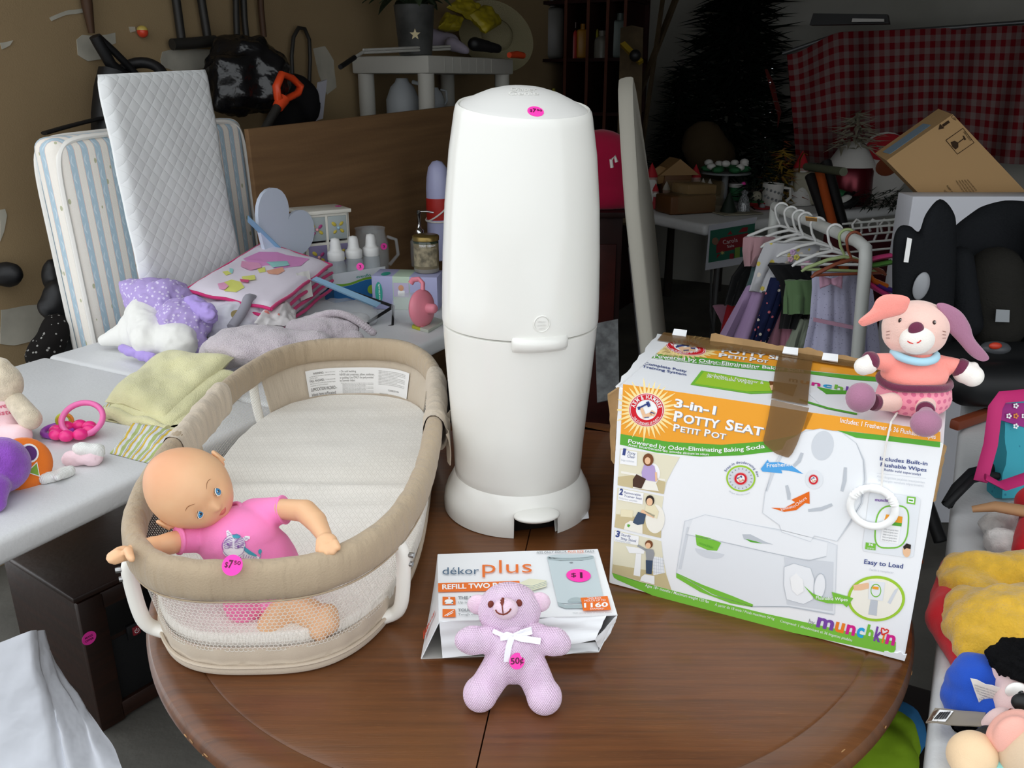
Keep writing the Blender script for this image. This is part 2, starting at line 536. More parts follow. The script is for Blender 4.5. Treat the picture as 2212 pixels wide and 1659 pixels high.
for side in (-1, 1):
    prof = [(0, .712), (TR - .02, .712), (TR - .012, .716), (TR - .014, .724), (TR, .730), (TR, .738), (TR - .004, .746), (TR - .012, .75), (TR - .045, .75), (TR - .048, .7485), (TR - .051, .75), (0, .75)]
    vs, fs = [], []
    N = 96
    dist = (SA - TC).dot(sn_)
    gap = .0008
    a0 = math.acos(max(-1, min(1, (dist + gap * side) / TR)))
    base = math.atan2(sn_.y, sn_.x)
    angs = [base - a0 + 2 * a0 * i / N for i in range(N + 1)] if side > 0 else [base + a0 + (2 * math.pi - 2 * a0) * i / N for i in range(N + 1)]
    mb = MB(); cpt = sn_ * (dist + gap * side)
    for r, z in prof:
        for a in angs:
            p = Vector((math.cos(a), math.sin(a), 0)) * TR
            q = cpt + (p - cpt) * (r / TR) if r > 0 else None
            if r == 0:                         # project the arc onto the seam line
                t = (p - cpt).dot(sd); p = cpt + sd * t * .999
                q = p
            vs.append(Vector((q.x, q.y, z)))
    n = N + 1
    for i in range(len(prof) - 1):
        for k in range(N): fs.append([i * n + k, i * n + k + 1, (i + 1) * n + k + 1, (i + 1) * n + k])
    m = len(prof) - 1
    for k in range(N): fs.append([m * n + k, m * n + k + 1, k + 1, k])
    mb.add(vs, fs)
    mb.build('table_leaf', m_walnut, tb)
# chips of bare wood along the rim
for i in range(46):
    a = random.uniform(R(140), R(400)); z = .737 + random.uniform(-.006, .011)
    rr = TR + .0003 if z < .74 else TR - (z - .738) * .9
    p = Vector((math.cos(a) * rr, math.sin(a) * rr, z))
    w, h = random.uniform(.001, .005), random.uniform(.0008, .0018)
    MB().ell(p, (w, .0007, h), Matrix.Rotation(a + math.pi / 2, 4, 'Z'), 8, 5).build('edge_chip', m_worn, tb)
MB().lathe([(.37, .64), (.42, .64), (.42, .712), (.37, .712), (.37, .64)], 64).build('apron', m_walnut, tb)
for k in range(4):
    a = R(45 + 90 * k); c = Vector((math.cos(a) * .36, math.sin(a) * .36, 0))
    MB().lathe([(.02, 0), (.024, .03), (.019, .12), (.03, .4), (.022, .46), (.034, .5), (.034, .7), (0, .7)], 20, Matrix.Translation(c)).build('leg', m_walnut, tb)
# ================================================================== WHITE NAPPY PAIL
m_pail = M('white_plastic', '#e9e8e2', .18, .5)
m_pail_lid = M('white_plastic_satin', '#dcdbd7', .38, .45)
m_dark = M('painted_shade_dark', '#15110e', .8, .2)
pl = thing('diaper_pail', 'tall white plastic diaper pail with domed lid and foot pedal', 'pail', (.008, 1.198, TZ), (0, R(.75), R(14)))
def tilt(p):
    w = sm(.46, .585, p.z)
    return Vector((p.x, p.y, p.z + w * p.y * .16))
# flared foot with a pedal notch (front is -y)
mb = MB(); NS = 128; prof = [(.113, 0), (.1135, .012), (.112, .024), (.108, .036), (.1025, .047), (.098, .056), (.094, .060)]
vs, fs = [], []
def innotch(a): return abs(math.atan2(math.sin(a + math.pi / 2), math.cos(a + math.pi / 2))) < .31
for r, z in prof:
    for k in range(NS):
        a = 2 * math.pi * k / NS; vs.append(Vector((r * math.cos(a), r * math.sin(a), z)))
for r, z in [(.088, .058), (.1, .034), (.107, 0)]:
    for k in range(NS):
        a = 2 * math.pi * k / NS; vs.append(Vector((r * math.cos(a), r * math.sin(a), z)))
L = len(prof) + 3
for i in range(L - 1):
    for k in range(NS):
        am = 2 * math.pi * (k + .5) / NS
        if innotch(am) and (i < 3 or i == L - 2): continue
        k2 = (k + 1) % NS; fs.append([i * NS + k, i * NS + k2, (i + 1) * NS + k2, (i + 1) * NS + k])
for k in range(NS):
    am = 2 * math.pi * (k + .5) / NS; k2 = (k + 1) % NS
    if innotch(am): fs.append([3 * NS + k2, 3 * NS + k, (L - 2) * NS + k, (L - 2) * NS + k2])
    else: fs.append([k2, k, (L - 1) * NS + k, (L - 1) * NS + k2])
mb.add(vs, fs).build('foot_skirt', m_pail, pl, 50)
MB().box((0, -.06, .018), (.064, .06, .034), None, .002).build('pedal_recess_shade', m_dark, pl)  # dark block paints the shade inside the white pedal notch
MB().lathe([(.09, .045), (.096, .058), (.0965, .07), (.0985, .11), (.103, .17), (.1075, .23), (.1105, .275), (.1112, .2905), (.109, .292), (0, .292)], 96).build('lower_body', m_pail, pl, 50)
MB().lathe([(.1085, .2932), (.1118, .2945), (.1125, .30), (.1122, .33), (.1105, .39), (.107, .46), (.1005, .53), (.0945, .568), (.093, .578), (.0912, .5855), (.0885, .5890), (.0872, .5888), (.0868, .585)], 96, None, 0, 1, 1, fn=tilt).build('upper_body', m_pail, pl, 50)
lid = MB().lathe([(.0855, .580), (.0855, .5868), (.0845, .588), (.078, .5915), (.066, .5975), (.05, .6045), (.032, .6095), (.014, .612), (0, .6125)], 96, None, fn=tilt).build('lid', m_pail_lid, pl, 50)
# lift lip at the seam
def lip(p):
    return p
mb = MB(); NL_ = 33
def lipf(a, b):
    t = (a - .5) * 2; an = -math.pi / 2 + t * .36
    r0 = .1105; out = .012 * math.sqrt(max(0, 1 - abs(t) ** 3.2))
    return an, r0, out
for z0, z1 in ((.283, .297),):
    vs, fs = [], []
    rings = [(.0, z1 + .003), (.6, z1 + .002), (.95, z1 - .002), (1.0, z1 - .006), (.93, z0 + .001), (.4, z0 - .004), (.0, z0 - .006)]
    for f, z in rings:
        for i in range(NL_):
            an, r0, out = lipf(i / (NL_ - 1), 0); r = r0 + out * f - .002 * (1 - f)
            vs.append(Vector((r * math.cos(an), r * math.sin(an), z)))
    for j in range(len(rings) - 1):
        for i in range(NL_ - 1): fs.append([j * NL_ + i, j * NL_ + i + 1, (j + 1) * NL_ + i + 1, (j + 1) * NL_ + i])
    mb.add(vs, fs)
mb.build('lift_lip', m_pail, pl, 60)
nb = Vector((0, -1, -.01)).normalized(); mxb = Matrix.Translation((0, -.1121, .318)) @ rot_to(nb)
mb = MB(); mb.lathe([(.0098, -.001), (.0098, .0008), (.0106, .0014), (.0118, .0008), (.0118, -.001)], 40, mxb); mb.lathe([(0, .0007), (.0092, .0004), (.0092, -.001)], 40, mxb)
mb.build('round_badge', m_pail, pl, 50)
for t, dz, w in (('diaper', .321, .011), ('genie', .3165, .012), ('care', .312, .008)):
    vs, fs, ww = text_mesh(t, .01); k = w / ww
    MB().add([((x - ww / 2) * k, -.1134, dz + y * .0035 - .001) for x, y in vs], fs).build('badge_lettering', m_pail_lid, pl, 0)
# pedal
mb = MB()
mb.ell((0, -.112, .036), (.034, .022, .0075), None, 32, 14); mb.box((0, -.09, .034), (.05, .03, .008), None, .003)
mb.build('foot_pedal', m_pail, pl, 60)
from mathutils.bvhtree import BVHTree
def bvh_of(o):
    m = W2(o); return BVHTree.FromPolygons([m @ v.co for v in o.data.vertices], [list(p.vertices) for p in o.data.polygons])
def hit(bv, px, py):
    h = bv.ray_cast(Vector((0, 0, CAMZ)), ray(px, py).normalized()); return h[0], h[1]
class FaceB(Face):
    """print laid onto a curved surface"""
    def __init__(s, bv, conv=None, lift=.0006):
        super().__init__((0, 0, 0), (0, 0, 1), conv, lift); s.bv = bv; s.last = Vector((0, 0, 0))
    def p(s, x, y, k=1):
        q, n = hit(s.bv, *s.conv(x, y))
        if q is None: return s.last
        if n.dot(q - Vector((0, 0, CAMZ))) > 0: n = -n
        s.last = q + n * s.lift * k; return s.last
    def poly(s, pts, m, k=1):
        c = sum((Vector(p) for p in pts), Vector((0, 0))) / len(pts); n = len(pts)
        vs = [s.p(c.x, c.y, k)]
        for f in (.5, 1): vs += [s.p(c.x + (x - c.x) * f, c.y + (y - c.y) * f, k) for x, y in pts]
        fs = [[0, 1 + i, 1 + (i + 1) % n] for i in range(n)] + [[1 + i, 1 + n + i, 1 + n + (i + 1) % n, 1 + (i + 1) % n] for i in range(n)]
        s.mb.add(vs, fs, s.mi(m)); return s
LIDPT, LIDN = hit(bvh_of(lid), 1157, 241)
_e = FaceB(bvh_of(lid), None, .0004)
_e.text('Diaper', (1104, 197), (1160, 197), 7, m_pail, 1, .02).text('Genie', (1098, 206), (1164, 206), 8, m_pail, 1, .02)
_e.done('raised_lettering', pl)
sticker(pl, LIDPT, LIDN, .0105, P750, up=(0, 1, .3))
# sheet of paper under the pail foot
MB().slab(6, 4, lambda a, b: PZ(1225, 1128, TZ + .0012) * (1 - a) * (1 - b) + PZ(1272, 1122, TZ + .0012) * a * (1 - b) + PZ(1268, 1085, TZ + .0012) * a * b + PZ(1225, 1085, TZ + .0012) * (1 - a) * b + Vector((0, 0, .002 * a)), .0004).build('paper_slip', M('paper_white', '#e8e8ea', .8, .2), None, label='folded white paper slip under the diaper pail foot', cat='paper', world=True, loc=PZ(1250, 1105, TZ))
# ================================================================== BASSINET
BC = Vector((-.296, 1.188, TZ)); BA, BB, BN = .182, .422, 2.95
_raw = []
for i in range(2400):
    t = 2 * math.pi * i / 2400 - math.pi / 2
    c, s_ = math.cos(t), math.sin(t)
    _raw.append(Vector((BA * math.copysign(abs(c) ** (2 / BN), c), BB * math.copysign(abs(s_) ** (2 / BN), s_), 0)))
_raw.append(_raw[0].copy())
_cum = [0]
for i in range(2400): _cum.append(_cum[-1] + (_raw[i + 1] - _raw[i]).length)
BL = _cum[-1]
_cumn = np.array(_cum); _rx = np.array([p.x for p in _raw]); _ry = np.array([p.y for p in _raw])
def bp(f):
    """point and outward normal at perimeter fraction f (0 = front middle, .25 = right side)"""
    def q(f):
        s_ = (f % 1) * BL; return Vector((float(np.interp(s_, _cumn, _rx)), float(np.interp(s_, _cumn, _ry)), 0))
    p = q(f); t = (q(f + .002) - q(f - .002)).normalized()
    return p, Vector((t.y, -t.x, 0))
def bw(f, z, o=0):                     # wall point at height z, offset o outwards
    p, n = bp(f)
    q = p + n * (o - .022 * (1 - min(z, .12) / .12)); q.z = z; return q
def ruche(n):
    w = n.noise(7, 2, (9, 9, .9)); b = n.noise(500, 2)
    return n.mix((n.noise(3, 3) - .3) * 2, '#a8957c', '#baa78d'), w * .9 + b * .12
m_rim = PM('tan_padded_cloth', ruche, .85, .2, bump_d=.005, sheen=.2)
def ruche2(n):
    w = n.noise(9, 2, (7, 7, 1.1)); b = n.noise(500, 2)
    return n.mix((n.noise(4, 3) - .3) * 2, '#c3b4a0', '#d3c6b3'), w * .9 + b * .1
m_cream = PM('cream_cloth', ruche2, .85, .2, bump_d=.004, sheen=.2)
m_base = fabric('beige_base_cloth', '#c4b5a2')
m_net = M('white_netting', '#e4dfd6', .7, .2)
m_tube = M('cream_enamel_tube', '#efece4', .3, .5)
m_steel = M('steel_screw', '#a9a9a9', .3, .5, metal=1)
bs = thing('bassinet', 'tan and cream fabric bassinet with netting sides and white tube legs', 'bassinet', BC, (0, 0, R(2)))
# base: piped foot and lower fabric band
def basefn(a, b):
    sec = [(-.02, .000), (.002, .000), (.006, .004), (.005, .011), (.001, .015), (.0015, .022), (.001, .03), (-.001, .037), (-.004, .037), (-.006, .02)]
    o, z = sec[min(int(b * 9 + .5), 9)]
    f = a
    wob = .0012 * math.sin(a * 2 * math.pi * 46 + 3 * noise.noise(Vector((a * 30, 0, 0)))) if .4 < b < .8 else 0
    return bw(f, z, o + wob)
MB().grid(260, 10, basefn, cu=True).build('base_band', m_base, bs, 60)
def floorfn(a, b):
    p, n = bp(a); q = p * (b * .93); q.z = .006; return q
MB().grid(80, 6, floorfn, cu=True).build('base_board', m_base, bs)
# netting: hexagon lattice ribbons on the wall surface
mb = MB(); cw = .0052; ch = cw * 1.5 / math.sqrt(3)
z0, z1 = .034, .114
ncol = int(BL / cw); cw = BL / ncol
rows = int((z1 - z0) / ch) + 1
def netseg(f0, za, f1, zb, w=.0007):
    p, q = bw(f0, za), bw(f1, zb)
    _, n = bp(f0); d = (q - p); t = d.cross(n).normalized() * w * .5
    mb.add([p - t, p + t, q + t, q - t], [[0, 1, 2, 3]])
def netted(f):
    y = bp(f)[0].y; return y < .30 and not (-.055 < y < .02)
for r in range(rows):
    zb = z0 + r * ch; hx = cw / math.sqrt(3)
    for c in range(ncol):
        f = (c + (.5 if r % 2 else 0)) / ncol
        if not netted(f): continue
        h2 = cw / (2 * math.sqrt(3))
        netseg(f, zb + h2, f, zb + ch)                       # upright
        netseg(f, zb + h2, f + .5 / ncol, zb, .0007)
        netseg(f, zb + h2, f - .5 / ncol, zb, .0007)
mb.build('netting', m_net, bs, 0, kind='stuff')
# solid fabric panels: back wall and side gussets
def panel(f0, f1, name, m=m_cream, n=60):
    def fn(a, b):
        f = f0 + (f1 - f0) * a; w = .0015 * noise.noise(Vector((a * 22, b * 1.2, f0 * 9)))
        return bw(f, .03 + .083 * b, w)
    MB().slab(n, 6, fn, .002).build(name, m, bs, 60)
fs_ = [i / 1000 for i in range(1000)]
def frange(cond, half):
    s_ = [f for f in fs_ if cond(bp(f)[0].y) and (f < .5) == half]; return min(s_), max(s_)
f0, _ = frange(lambda y: y > .3, True); _, f1 = frange(lambda y: y > .3, False)
panel(f0, f1, 'back_panel', m_cream, 90)
for half in (True, False):
    a_, b_ = frange(lambda y: -.055 < y < .02, half); panel(a_, b_, 'side_gusset', m_cream, 20)
# padded rim
def rimfn(a, b):
    th = 2 * math.pi * b; ct, st = math.cos(th), math.sin(th)
    p, n = bp(a)
    hh, ht = .0225, .0130
    wr = noise.noise(Vector((a * 95, st * .6, 0))) * .0016 * (1 if ct < .3 else .5) + noise.noise(Vector((a * 30, 2, th))) * .001
    o = math.copysign(abs(ct) ** .8, ct) * (ht + wr); z = .132 + math.copysign(abs(st) ** .8, st) * (hh + wr * .5)
    q = p + n * (o - .003); q.z = z - .008 * sm(-.1, .35, p.y); return q
MB().grid(420, 20, rimfn, cu=True, cv=True).build('padded_rim', m_rim, bs, 70)
# seam lines on the rim lower edge
def seamfn(z, o): return [bw(i / 300, z, o) for i in range(300)]
MB().tube(seamfn(.1105, .0065), .0012, 6, closed=True).build('rim_piping', m_rim, bs)
MB().tube(seamfn(.0135, .0045), .0022, 6, closed=True).build('base_piping', m_base, bs)
# pale sleeves over the middle of both long sides
def sleeve(f0, f1, grow, seed):
    def fn(a, b):
        th = 2 * math.pi * b; ct, st = math.cos(th), math.sin(th); f = f0 + (f1 - f0) * a
        p, n = bp(f); w = noise.noise(Vector((a * 9 + seed, ct, st))) * .003
        e = .0022 * math.sin(a * 60 + 2 * ct)
        k = 1 + .12 * max(0, abs(a - .5) * 2 - .8)
        o = math.copysign(abs(ct) ** .8, ct) * (.0165 * k + w + e * .3); z = .127 + math.copysign(abs(st) ** .8, st) * (.028 * k + w)
        q = p + n * (o - .003 + (grow if ct > .2 and a < .25 and st < .2 else 0)); q.z = z; return q
    mb = MB().grid(60, 22, fn, cv=True)
    mb.build('fabric_sleeve', m_cream, bs, 70)
def fy(y, right):
    best = min((abs(bp(f)[0].y - y), f) for f in fs_ if (f < .5) == right); return best[1]
sleeve(fy(-.02, True), fy(.21, True), .004, 1)
sleeve(fy(.14, False), fy(-.09, False), 0, 5)
# loose flap hanging from the right sleeve
fl0, fl1 = fy(-.03, True), fy(.07, True)
def flap(a, b):
    f = fl0 + (fl1 - fl0) * a
    return bw(f, .128 - .05 * b * (1 - .35 * a), .016 + .012 * b * (1 - a) + .003 * math.sin(a * 14 + b * 3))
MB().slab(20, 8, flap, .0012).build('loose_flap', m_cream, bs, 70)
# mattress pad with faint diamond print
def padm(n):
    s_ = 1 / .0125
    a = ((n.x + n.y * .5) * s_).fr() - .5; b = ((n.x - n.y * .5) * s_).fr() - .5
    d = a.ab().mx(b.ab()); ln = (d - .36).ab().lt(.035)
    q = n.noise(5, 4)
    return n.mix(ln * .30, n.mix((q - .35) * 2, '#ebe6dd', '#f2eee7'), '#a89f92'), n.noise(700, 2) + n.noise(14, 3) * 6
m_pad = PM('pad_cloth', padm, .9, .15, bump_d=.0008, sheen=.2)
def padfn(a, b):
    p, n = bp(a); r = math.sin(b * math.pi / 2) * .935
    q = p * r
    z = .046 * (1 - max(0, (b - .9) / .1) ** 2 * .35)
    z += .004 * noise.noise(Vector((q.x * 6, q.y * 22, 1))) + .005 * math.exp(-((q.y + .03 + .08 * q.x) / .012) ** 2) * sm(-.2, 0, q.x) + .0035 * math.exp(-((q.y + .11 - .1 * q.x) / .014) ** 2) - .004 * math.exp(-((q.y - .0) / .02) ** 2)
    q.z = z - .008 * sm(.1, .42, q.y); return q
mbp = MB().grid(120, 40, padfn, cu=True); mbp.build('mattress_pad', m_pad, bs, 80)
# warning label on the inside of the back wall
lf0 = None
lab = thing  # (kept short below)
def label_pt(px, py):
    # find perimeter fraction/height whose projection is px,py by marching over the inner back wall
    best = None
    for i in range(120):
        f = .38 + .24 * i / 119; p, n = bp(f); q = BC + p - n * .006
        d = ray(px, py); t = ((q.x - 0) * d.x + q.y * d.y) / (d.x ** 2 + d.y ** 2)
        w = Vector((0, 0, CAMZ)) + d * t; e = (Vector((w.x, w.y, 0)) - Vector((q.x, q.y, 0))).length
        if best is None or e < best[0]: best = (e, f, w.z - TZ)
    return best[1], best[2]
fa, za = label_pt(672, 800); fb, zb_ = label_pt(903, 812)
LA, LB = min(fa, fb), max(fa, fb); LZ0, LZ1 = .03, .088
def labp(a, b, k=0):                    # a: 0 left .. 1 right as seen, b: 0 bottom .. 1 top
    f = (fa + (fb - fa) * a); q = bw(f, LZ0 + (LZ1 - LZ0) * b, -.0035 - .0003 * k); return q
m_lab = M('label_white', '#f1f0ee', .7, .2); m_lab_ink = M('label_ink', '#77736f', .8, .1)
mb = MB().grid(40, 6, lambda a, b: labp(a, b, 0))
def labtext(t, a0, a1, b0, h, bold=0.0):
    vs, fs, w = text_mesh(t, bold)
    mb.add([labp(a0 + (a1 - a0) * x / w, b0 + y * h / .7, 1) for x, y in vs], fs, 1)
for t, a0, a1, b0, h, bd in [('WARNING:', .07, .17, .84, .07, .02), ('! Failure to follow these', .18, .27, .86, .03, 0), ('warnings and the instructions could result in serious', .03, .27, .77, .035, 0), ('injury or death.', .03, .11, .71, .035, 0),
        ('FALL HAZARD:', .03, .17, .60, .075, .02), ('To help prevent falls', .18, .27, .62, .035, 0), ('falls, do not use this product when the infant begins', .03, .27, .53, .035, 0), ('to push up on hands and knees', .03, .2, .46, .035, 0),
        ('SUFFOCATION HAZARD -', .03, .28, .29, .11, .02), ('Infants have suffocated:', .03, .27, .13, .1, .01), ('\u2022 In gaps between', .03, .18, .03, .06, 0),
        ('\u2022 On soft bedding', .31, .45, .84, .07, 0), ('NEVER add a mattress, pillow, comforter,', .31, .61, .73, .075, 0), ('or padding. Use ONLY the pad provided', .31, .6, .63, .075, 0), ('by Summer Infant', .31, .44, .53, .075, 0)]:
    labtext(t, a0, a1, b0, h, bd)
for i in range(9):
    labtext('NEVER place this product near the edge of a table or a raised surface', .33 if i else .32, .6 - (.07 if i % 3 == 2 else 0), .46 - i * .045, .026)
for i in range(10):
    labtext('\u2022 NEVER use this product without the pad and the frame fully locked in place', .645, .95 - (.1 if i % 4 == 3 else 0), .88 - i * .05, .028)
labtext('120820 04', .75, .88, .23, .06); labtext('Distributed by Summer Infant', .66, .75, .12, .03); labtext('Designed in the USA, made abroad', .78, .9, .1, .03)
o = mb.build('warning_label', [m_lab, m_lab_ink], bs, 0); o['label'] = 'white printed warning label'
# tube legs
for f in (fy(-.335, False), fy(-.315, True), fy(.29, False), fy(.29, True)):
    p, n = bp(f); sd_ = 1 if p.y < 0 else -1
    path = [bw(f, .112, .004), bw(f, .10, .012), bw(f, .075, .0155), bw(f, .045, .0185), bw(f, .024, .018), bw(f, .013, .01)]
    e = path[-1]; path += [Vector((e.x * .85, e.y - .004 * sd_, .0095)), Vector((e.x * .6, e.y - .006 * sd_, .0095))]
    P = [Vector(q) for q in path]
    for _ in range(2):
        Q = [P[0]]
        for i in range(len(P) - 1): Q += [P[i] * .75 + P[i + 1] * .25, P[i] * .25 + P[i + 1] * .75]
        P = Q + [P[-1]]
    lg = MB().tube(P, .0085, 12).build('tube_leg', m_tube, bs, 60)
    if sd_ == 1:
        for zz in (.1, .088): MB().lathe([(0, .003), (.003, .003), (.0034, 0), (.003, -.004)], 12, Matrix.Translation(bw(f, zz, .022)) @ rot_to(n)).build('screw', m_steel, lg)
st_ = PY(502, 1221, BC.y - BB - .003 + .006)
sticker(bs, PY(502, 1221, .754), (0, -.85, .6), .0105, P750, up=(.12, .4, 1))
# ================================================================== BABY DOLL
dz = lambda X, Y: (230 + X / 4.1736, 930 + Y / 4.1736)
def D(X, Y, y): return PY(*dz(X, Y), y)
def skin(n):
    k = ((n.z - .022) * 32).mx(0).mn(1); q = n.noise(30, 3)
    c = n.mix((q - .3) * 1.5, '#e3b188', '#ecc096')
    return n.mix(k * .45, c, '#d98a66')
m_skin = PM('doll_vinyl', skin, .48, .35, sss=.15)
m_skinb = M('doll_vinyl_limbs', '#e8b98f', .48, .35, sss=.15)
m_shirt = fabric('pink_jersey', '#ff8fcb', 1400, .0003)
DL = thing('baby_doll', 'bald blue-eyed baby doll in a pink zebra shirt leaning over the bassinet rim', 'doll', D(1250, 1180, .86))
hc = D(748, 525, .872)
tow = (Vector((0, 0, CAMZ)) - hc).normalized()
upi = (CR * -.825 + CU * .565); upi = (upi - tow * upi.dot(tow)).normalized()
ph = R(24); hf = tow * math.cos(ph) - upi * math.sin(ph); hu = upi * math.cos(ph) + tow * math.sin(ph)
hy = -hf; hx = hy.cross(hu).normalized()
HM = Matrix(((hx.x, hy.x, hu.x, hc.x), (hx.y, hy.y, hu.y, hc.y), (hx.z, hy.z, hu.z, hc.z), (0, 0, 0, 1)))
def gs(p, c, s): 
    c = Vector(c).normalized(); return math.exp(-((p - c).length / s) ** 2)
def headfn(p):
    r = 1.0
    r += .05 * gs(p, (.45, -.75, -.45), .32) + .05 * gs(p, (-.45, -.75, -.45), .32)
    r += .03 * gs(p, (0, -.75, .45), .5) + .05 * gs(p, (0, .85, .35), .7)
    r += .035 * gs(p, (0, -.72, -.78), .16)
    r -= .045 * gs(p, (.33, -.92, -.14), .15) + .045 * gs(p, (-.33, -.92, -.14), .15)
    r -= .02 * gs(p, (0, -.95, -.12), .12)
    r += .085 * gs(p, (0, -.93, -.35), .085) + .03 * gs(p, (0, -.95, -.25), .08)
    r += .028 * gs(p, (.075, -.93, -.37), .05) + .028 * gs(p, (-.075, -.93, -.37), .05)
    r += .045 * gs(p, (0, -.86, -.535), .1) + .03 * gs(p, (.08, -.86, -.53), .07) + .03 * gs(p, (-.08, -.86, -.53), .07)
    ml = math.exp(-((p.z + .525 - .25 * p.x * p.x) / .018) ** 2) * math.exp(-(p.x / .15) ** 4) * (1 if p.y < 0 else 0)
    r -= .03 * ml
    r -= .02 * gs(p, (0, -.8, -.65), .06)
    q = p * r
    w = 1 - .13 * sm(-.05, -.95, p.z) - .04 * sm(.3, 1, p.z)
    q.x *= w; return q
mb = MB(); mb.ell((0, 0, 0), (.0445, .049, .0515), None, 112, 84, 0, headfn)
mb.V = [HM @ v for v in mb.V]
hb = thing  # placeholder name kept out of the scene
# the head keeps its own local frame so the blush follows it
ho = bpy.data.objects.new('head', None)
bpy.data.objects.remove(ho)
iv = HM.inverted(); mb.V = [iv @ v for v in mb.V]
head = mb.build('head', m_skin, DL, 80)
head.matrix_basis = W2(DL).inverted() @ HM
def hp(d, lift=0):
    d = Vector(d).normalized(); q = headfn(d); v = Vector((q.x * .0445, q.y * .049, q.z * .0515)); return v + d * lift
m_scl = M('eye_white', '#f4f1ec', .15, .5); m_iris = M('eye_blue', '#4f9fd6', .15, .6, var=(900, .35)); m_pup = M('eye_black', '#0c0d12', .1, .6); m_lip = M('doll_lip', '#cf6f62', .45); m_brow = M('doll_brow', '#8a5a3a', .7); m_lash = M('eye_lash', '#3a2a22', .6)
for sx in (-1, 1):
    c = hp((.33 * sx, -.92, -.155), .0004); n = Vector((.22 * sx, -1, .06)).normalized()
    ex = Vector((1, 0, 0)); ex = (ex - n * ex.x).normalized(); ey = n.cross(ex)
    mx = Matrix(((ex.x, ey.x, n.x, c.x), (ex.y, ey.y, n.y, c.y), (ex.z, ey.z, n.z, c.z), (0, 0, 0, 1))) @ Matrix.Diagonal((1, .86, 1, 1))
    e = MB()
    S = .0018
    rr = [(0, 1.5, 2), (1.1, 1.42, 2), (1.15, 1.42, 1), (2.6, 1.12, 1), (2.9, 1.05, 1), (3.05, 1.0, 2), (3.5, .7, 0), (3.9, 0, 0)]
    for i in range(len(rr) - 1):
        e.lathe([(rr[i][0] * S if rr[i][0] else 0, rr[i][1] * S), (rr[i + 1][0] * S, rr[i + 1][1] * S)], 28, mx, rr[i + 1][2], 1.0, 1.0)
    eo = e.build('eye', [m_scl, m_iris, m_pup], head, 80)
    MB().ell(mx @ Vector((-.0012, .0016, 1.5 * S)), .0005, None, 8, 6).build('eye_glint', m_scl, eo)
    lid_ = [mx @ Vector((math.cos(t) * 4.15 * S, math.sin(t) * 3.7 * S, .0009 * math.sin(t) + .0002)) for t in [R(5 + 170 * i / 16) for i in range(17)]]
    # orientation of the track frame varies, so pick the half that is up in head space
    full = [mx @ Vector((math.cos(t) * 4.2 * S, math.sin(t) * 4.0 * S, .0004)) for t in [2 * math.pi * i / 32 for i in range(32)]]
    MB().tube(full, .00075, 6, closed=True).build('eyelid', m_skinb, head, 60)
    up_ = sorted(full, key=lambda v: -v.z)[:17]; up_ = sorted(up_, key=lambda v: v.x)
    MB().tube([v + Vector((0, -.0007, .0003)) for v in up_], .00035, 5).build('eyelash', m_lash, head)
    br = [hp((sx * (.20 + .30 * t), -.92, .10 + .07 * math.sin(t * 2.6)), .0002) for t in [i / 12 for i in range(13)]]
    MB().tube(br, [.00012 + .00028 * math.sin(math.pi * i / 12) for i in range(13)], 5).build('eyebrow', m_brow, head)
    # ear
    c = hp((sx, .12, -.18)); E_ = []
    mbx = MB(); mbx.ell(c + Vector((sx * .001, .002, 0)), (.0032, .0068, .0105), Euler((0, sx * .25, sx * .35)).to_matrix().to_4x4(), 16, 12)
    ring = [c + Vector((sx * (.0045 + .001 * math.cos(t)), .003 + .0058 * math.cos(t), .0098 * math.sin(t))) for t in [R(-60 + 260 * i / 18) for i in range(19)]]
    mbx.tube(ring, [.0012 + .0012 * math.sin(math.pi * i / 18) for i in range(19)], 8)
    mbx.build('ear', m_skinb, head, 80)
lips = MB()
for sgn, dzz, th in ((1, -.508, .0011), (-1, -.548, .0013)):
    pts = [hp((x, -.86, dzz + (.012 * math.cos(x * 30) if sgn > 0 else 0) + (.30 * x * x if sgn < 0 else -.05 * abs(x))), -.0002) for x in [-.13 + .26 * i / 16 for i in range(17)]]
    lips.tube(pts, [.0004 + 1.35 * th * math.sin(math.pi * i / 16) for i in range(17)], 8)
lips.build('lips', m_lip, head, 60)
# shirt with sleeves
ch, be, nk = D(1190, 985, .868), D(1390, 1180, .872), D(1090, 845, .882)
sL0, sL1 = D(900, 955, .868), D(640, 990, .845)
sR0, sR1 = D(1330, 770, .89), D(1610, 712, .885)
be2 = PY(590, 1275, .865)
sb = blob([('e', ch, (.047, .037, .039)), ('c', ch, be, .040, .042), ('c', be, be2, .042, .042), ('c', nk, ch, .022, .034), ('c', ch + (sL0 - ch) * .6, sL0, .028, .019), ('c', sL0, sL1, .0185, .0150), ('c', ch + (sR0 - ch) * .6, sR0, .03, .021), ('c', sR0, sR1, .021, .0155)], .0026, 6)
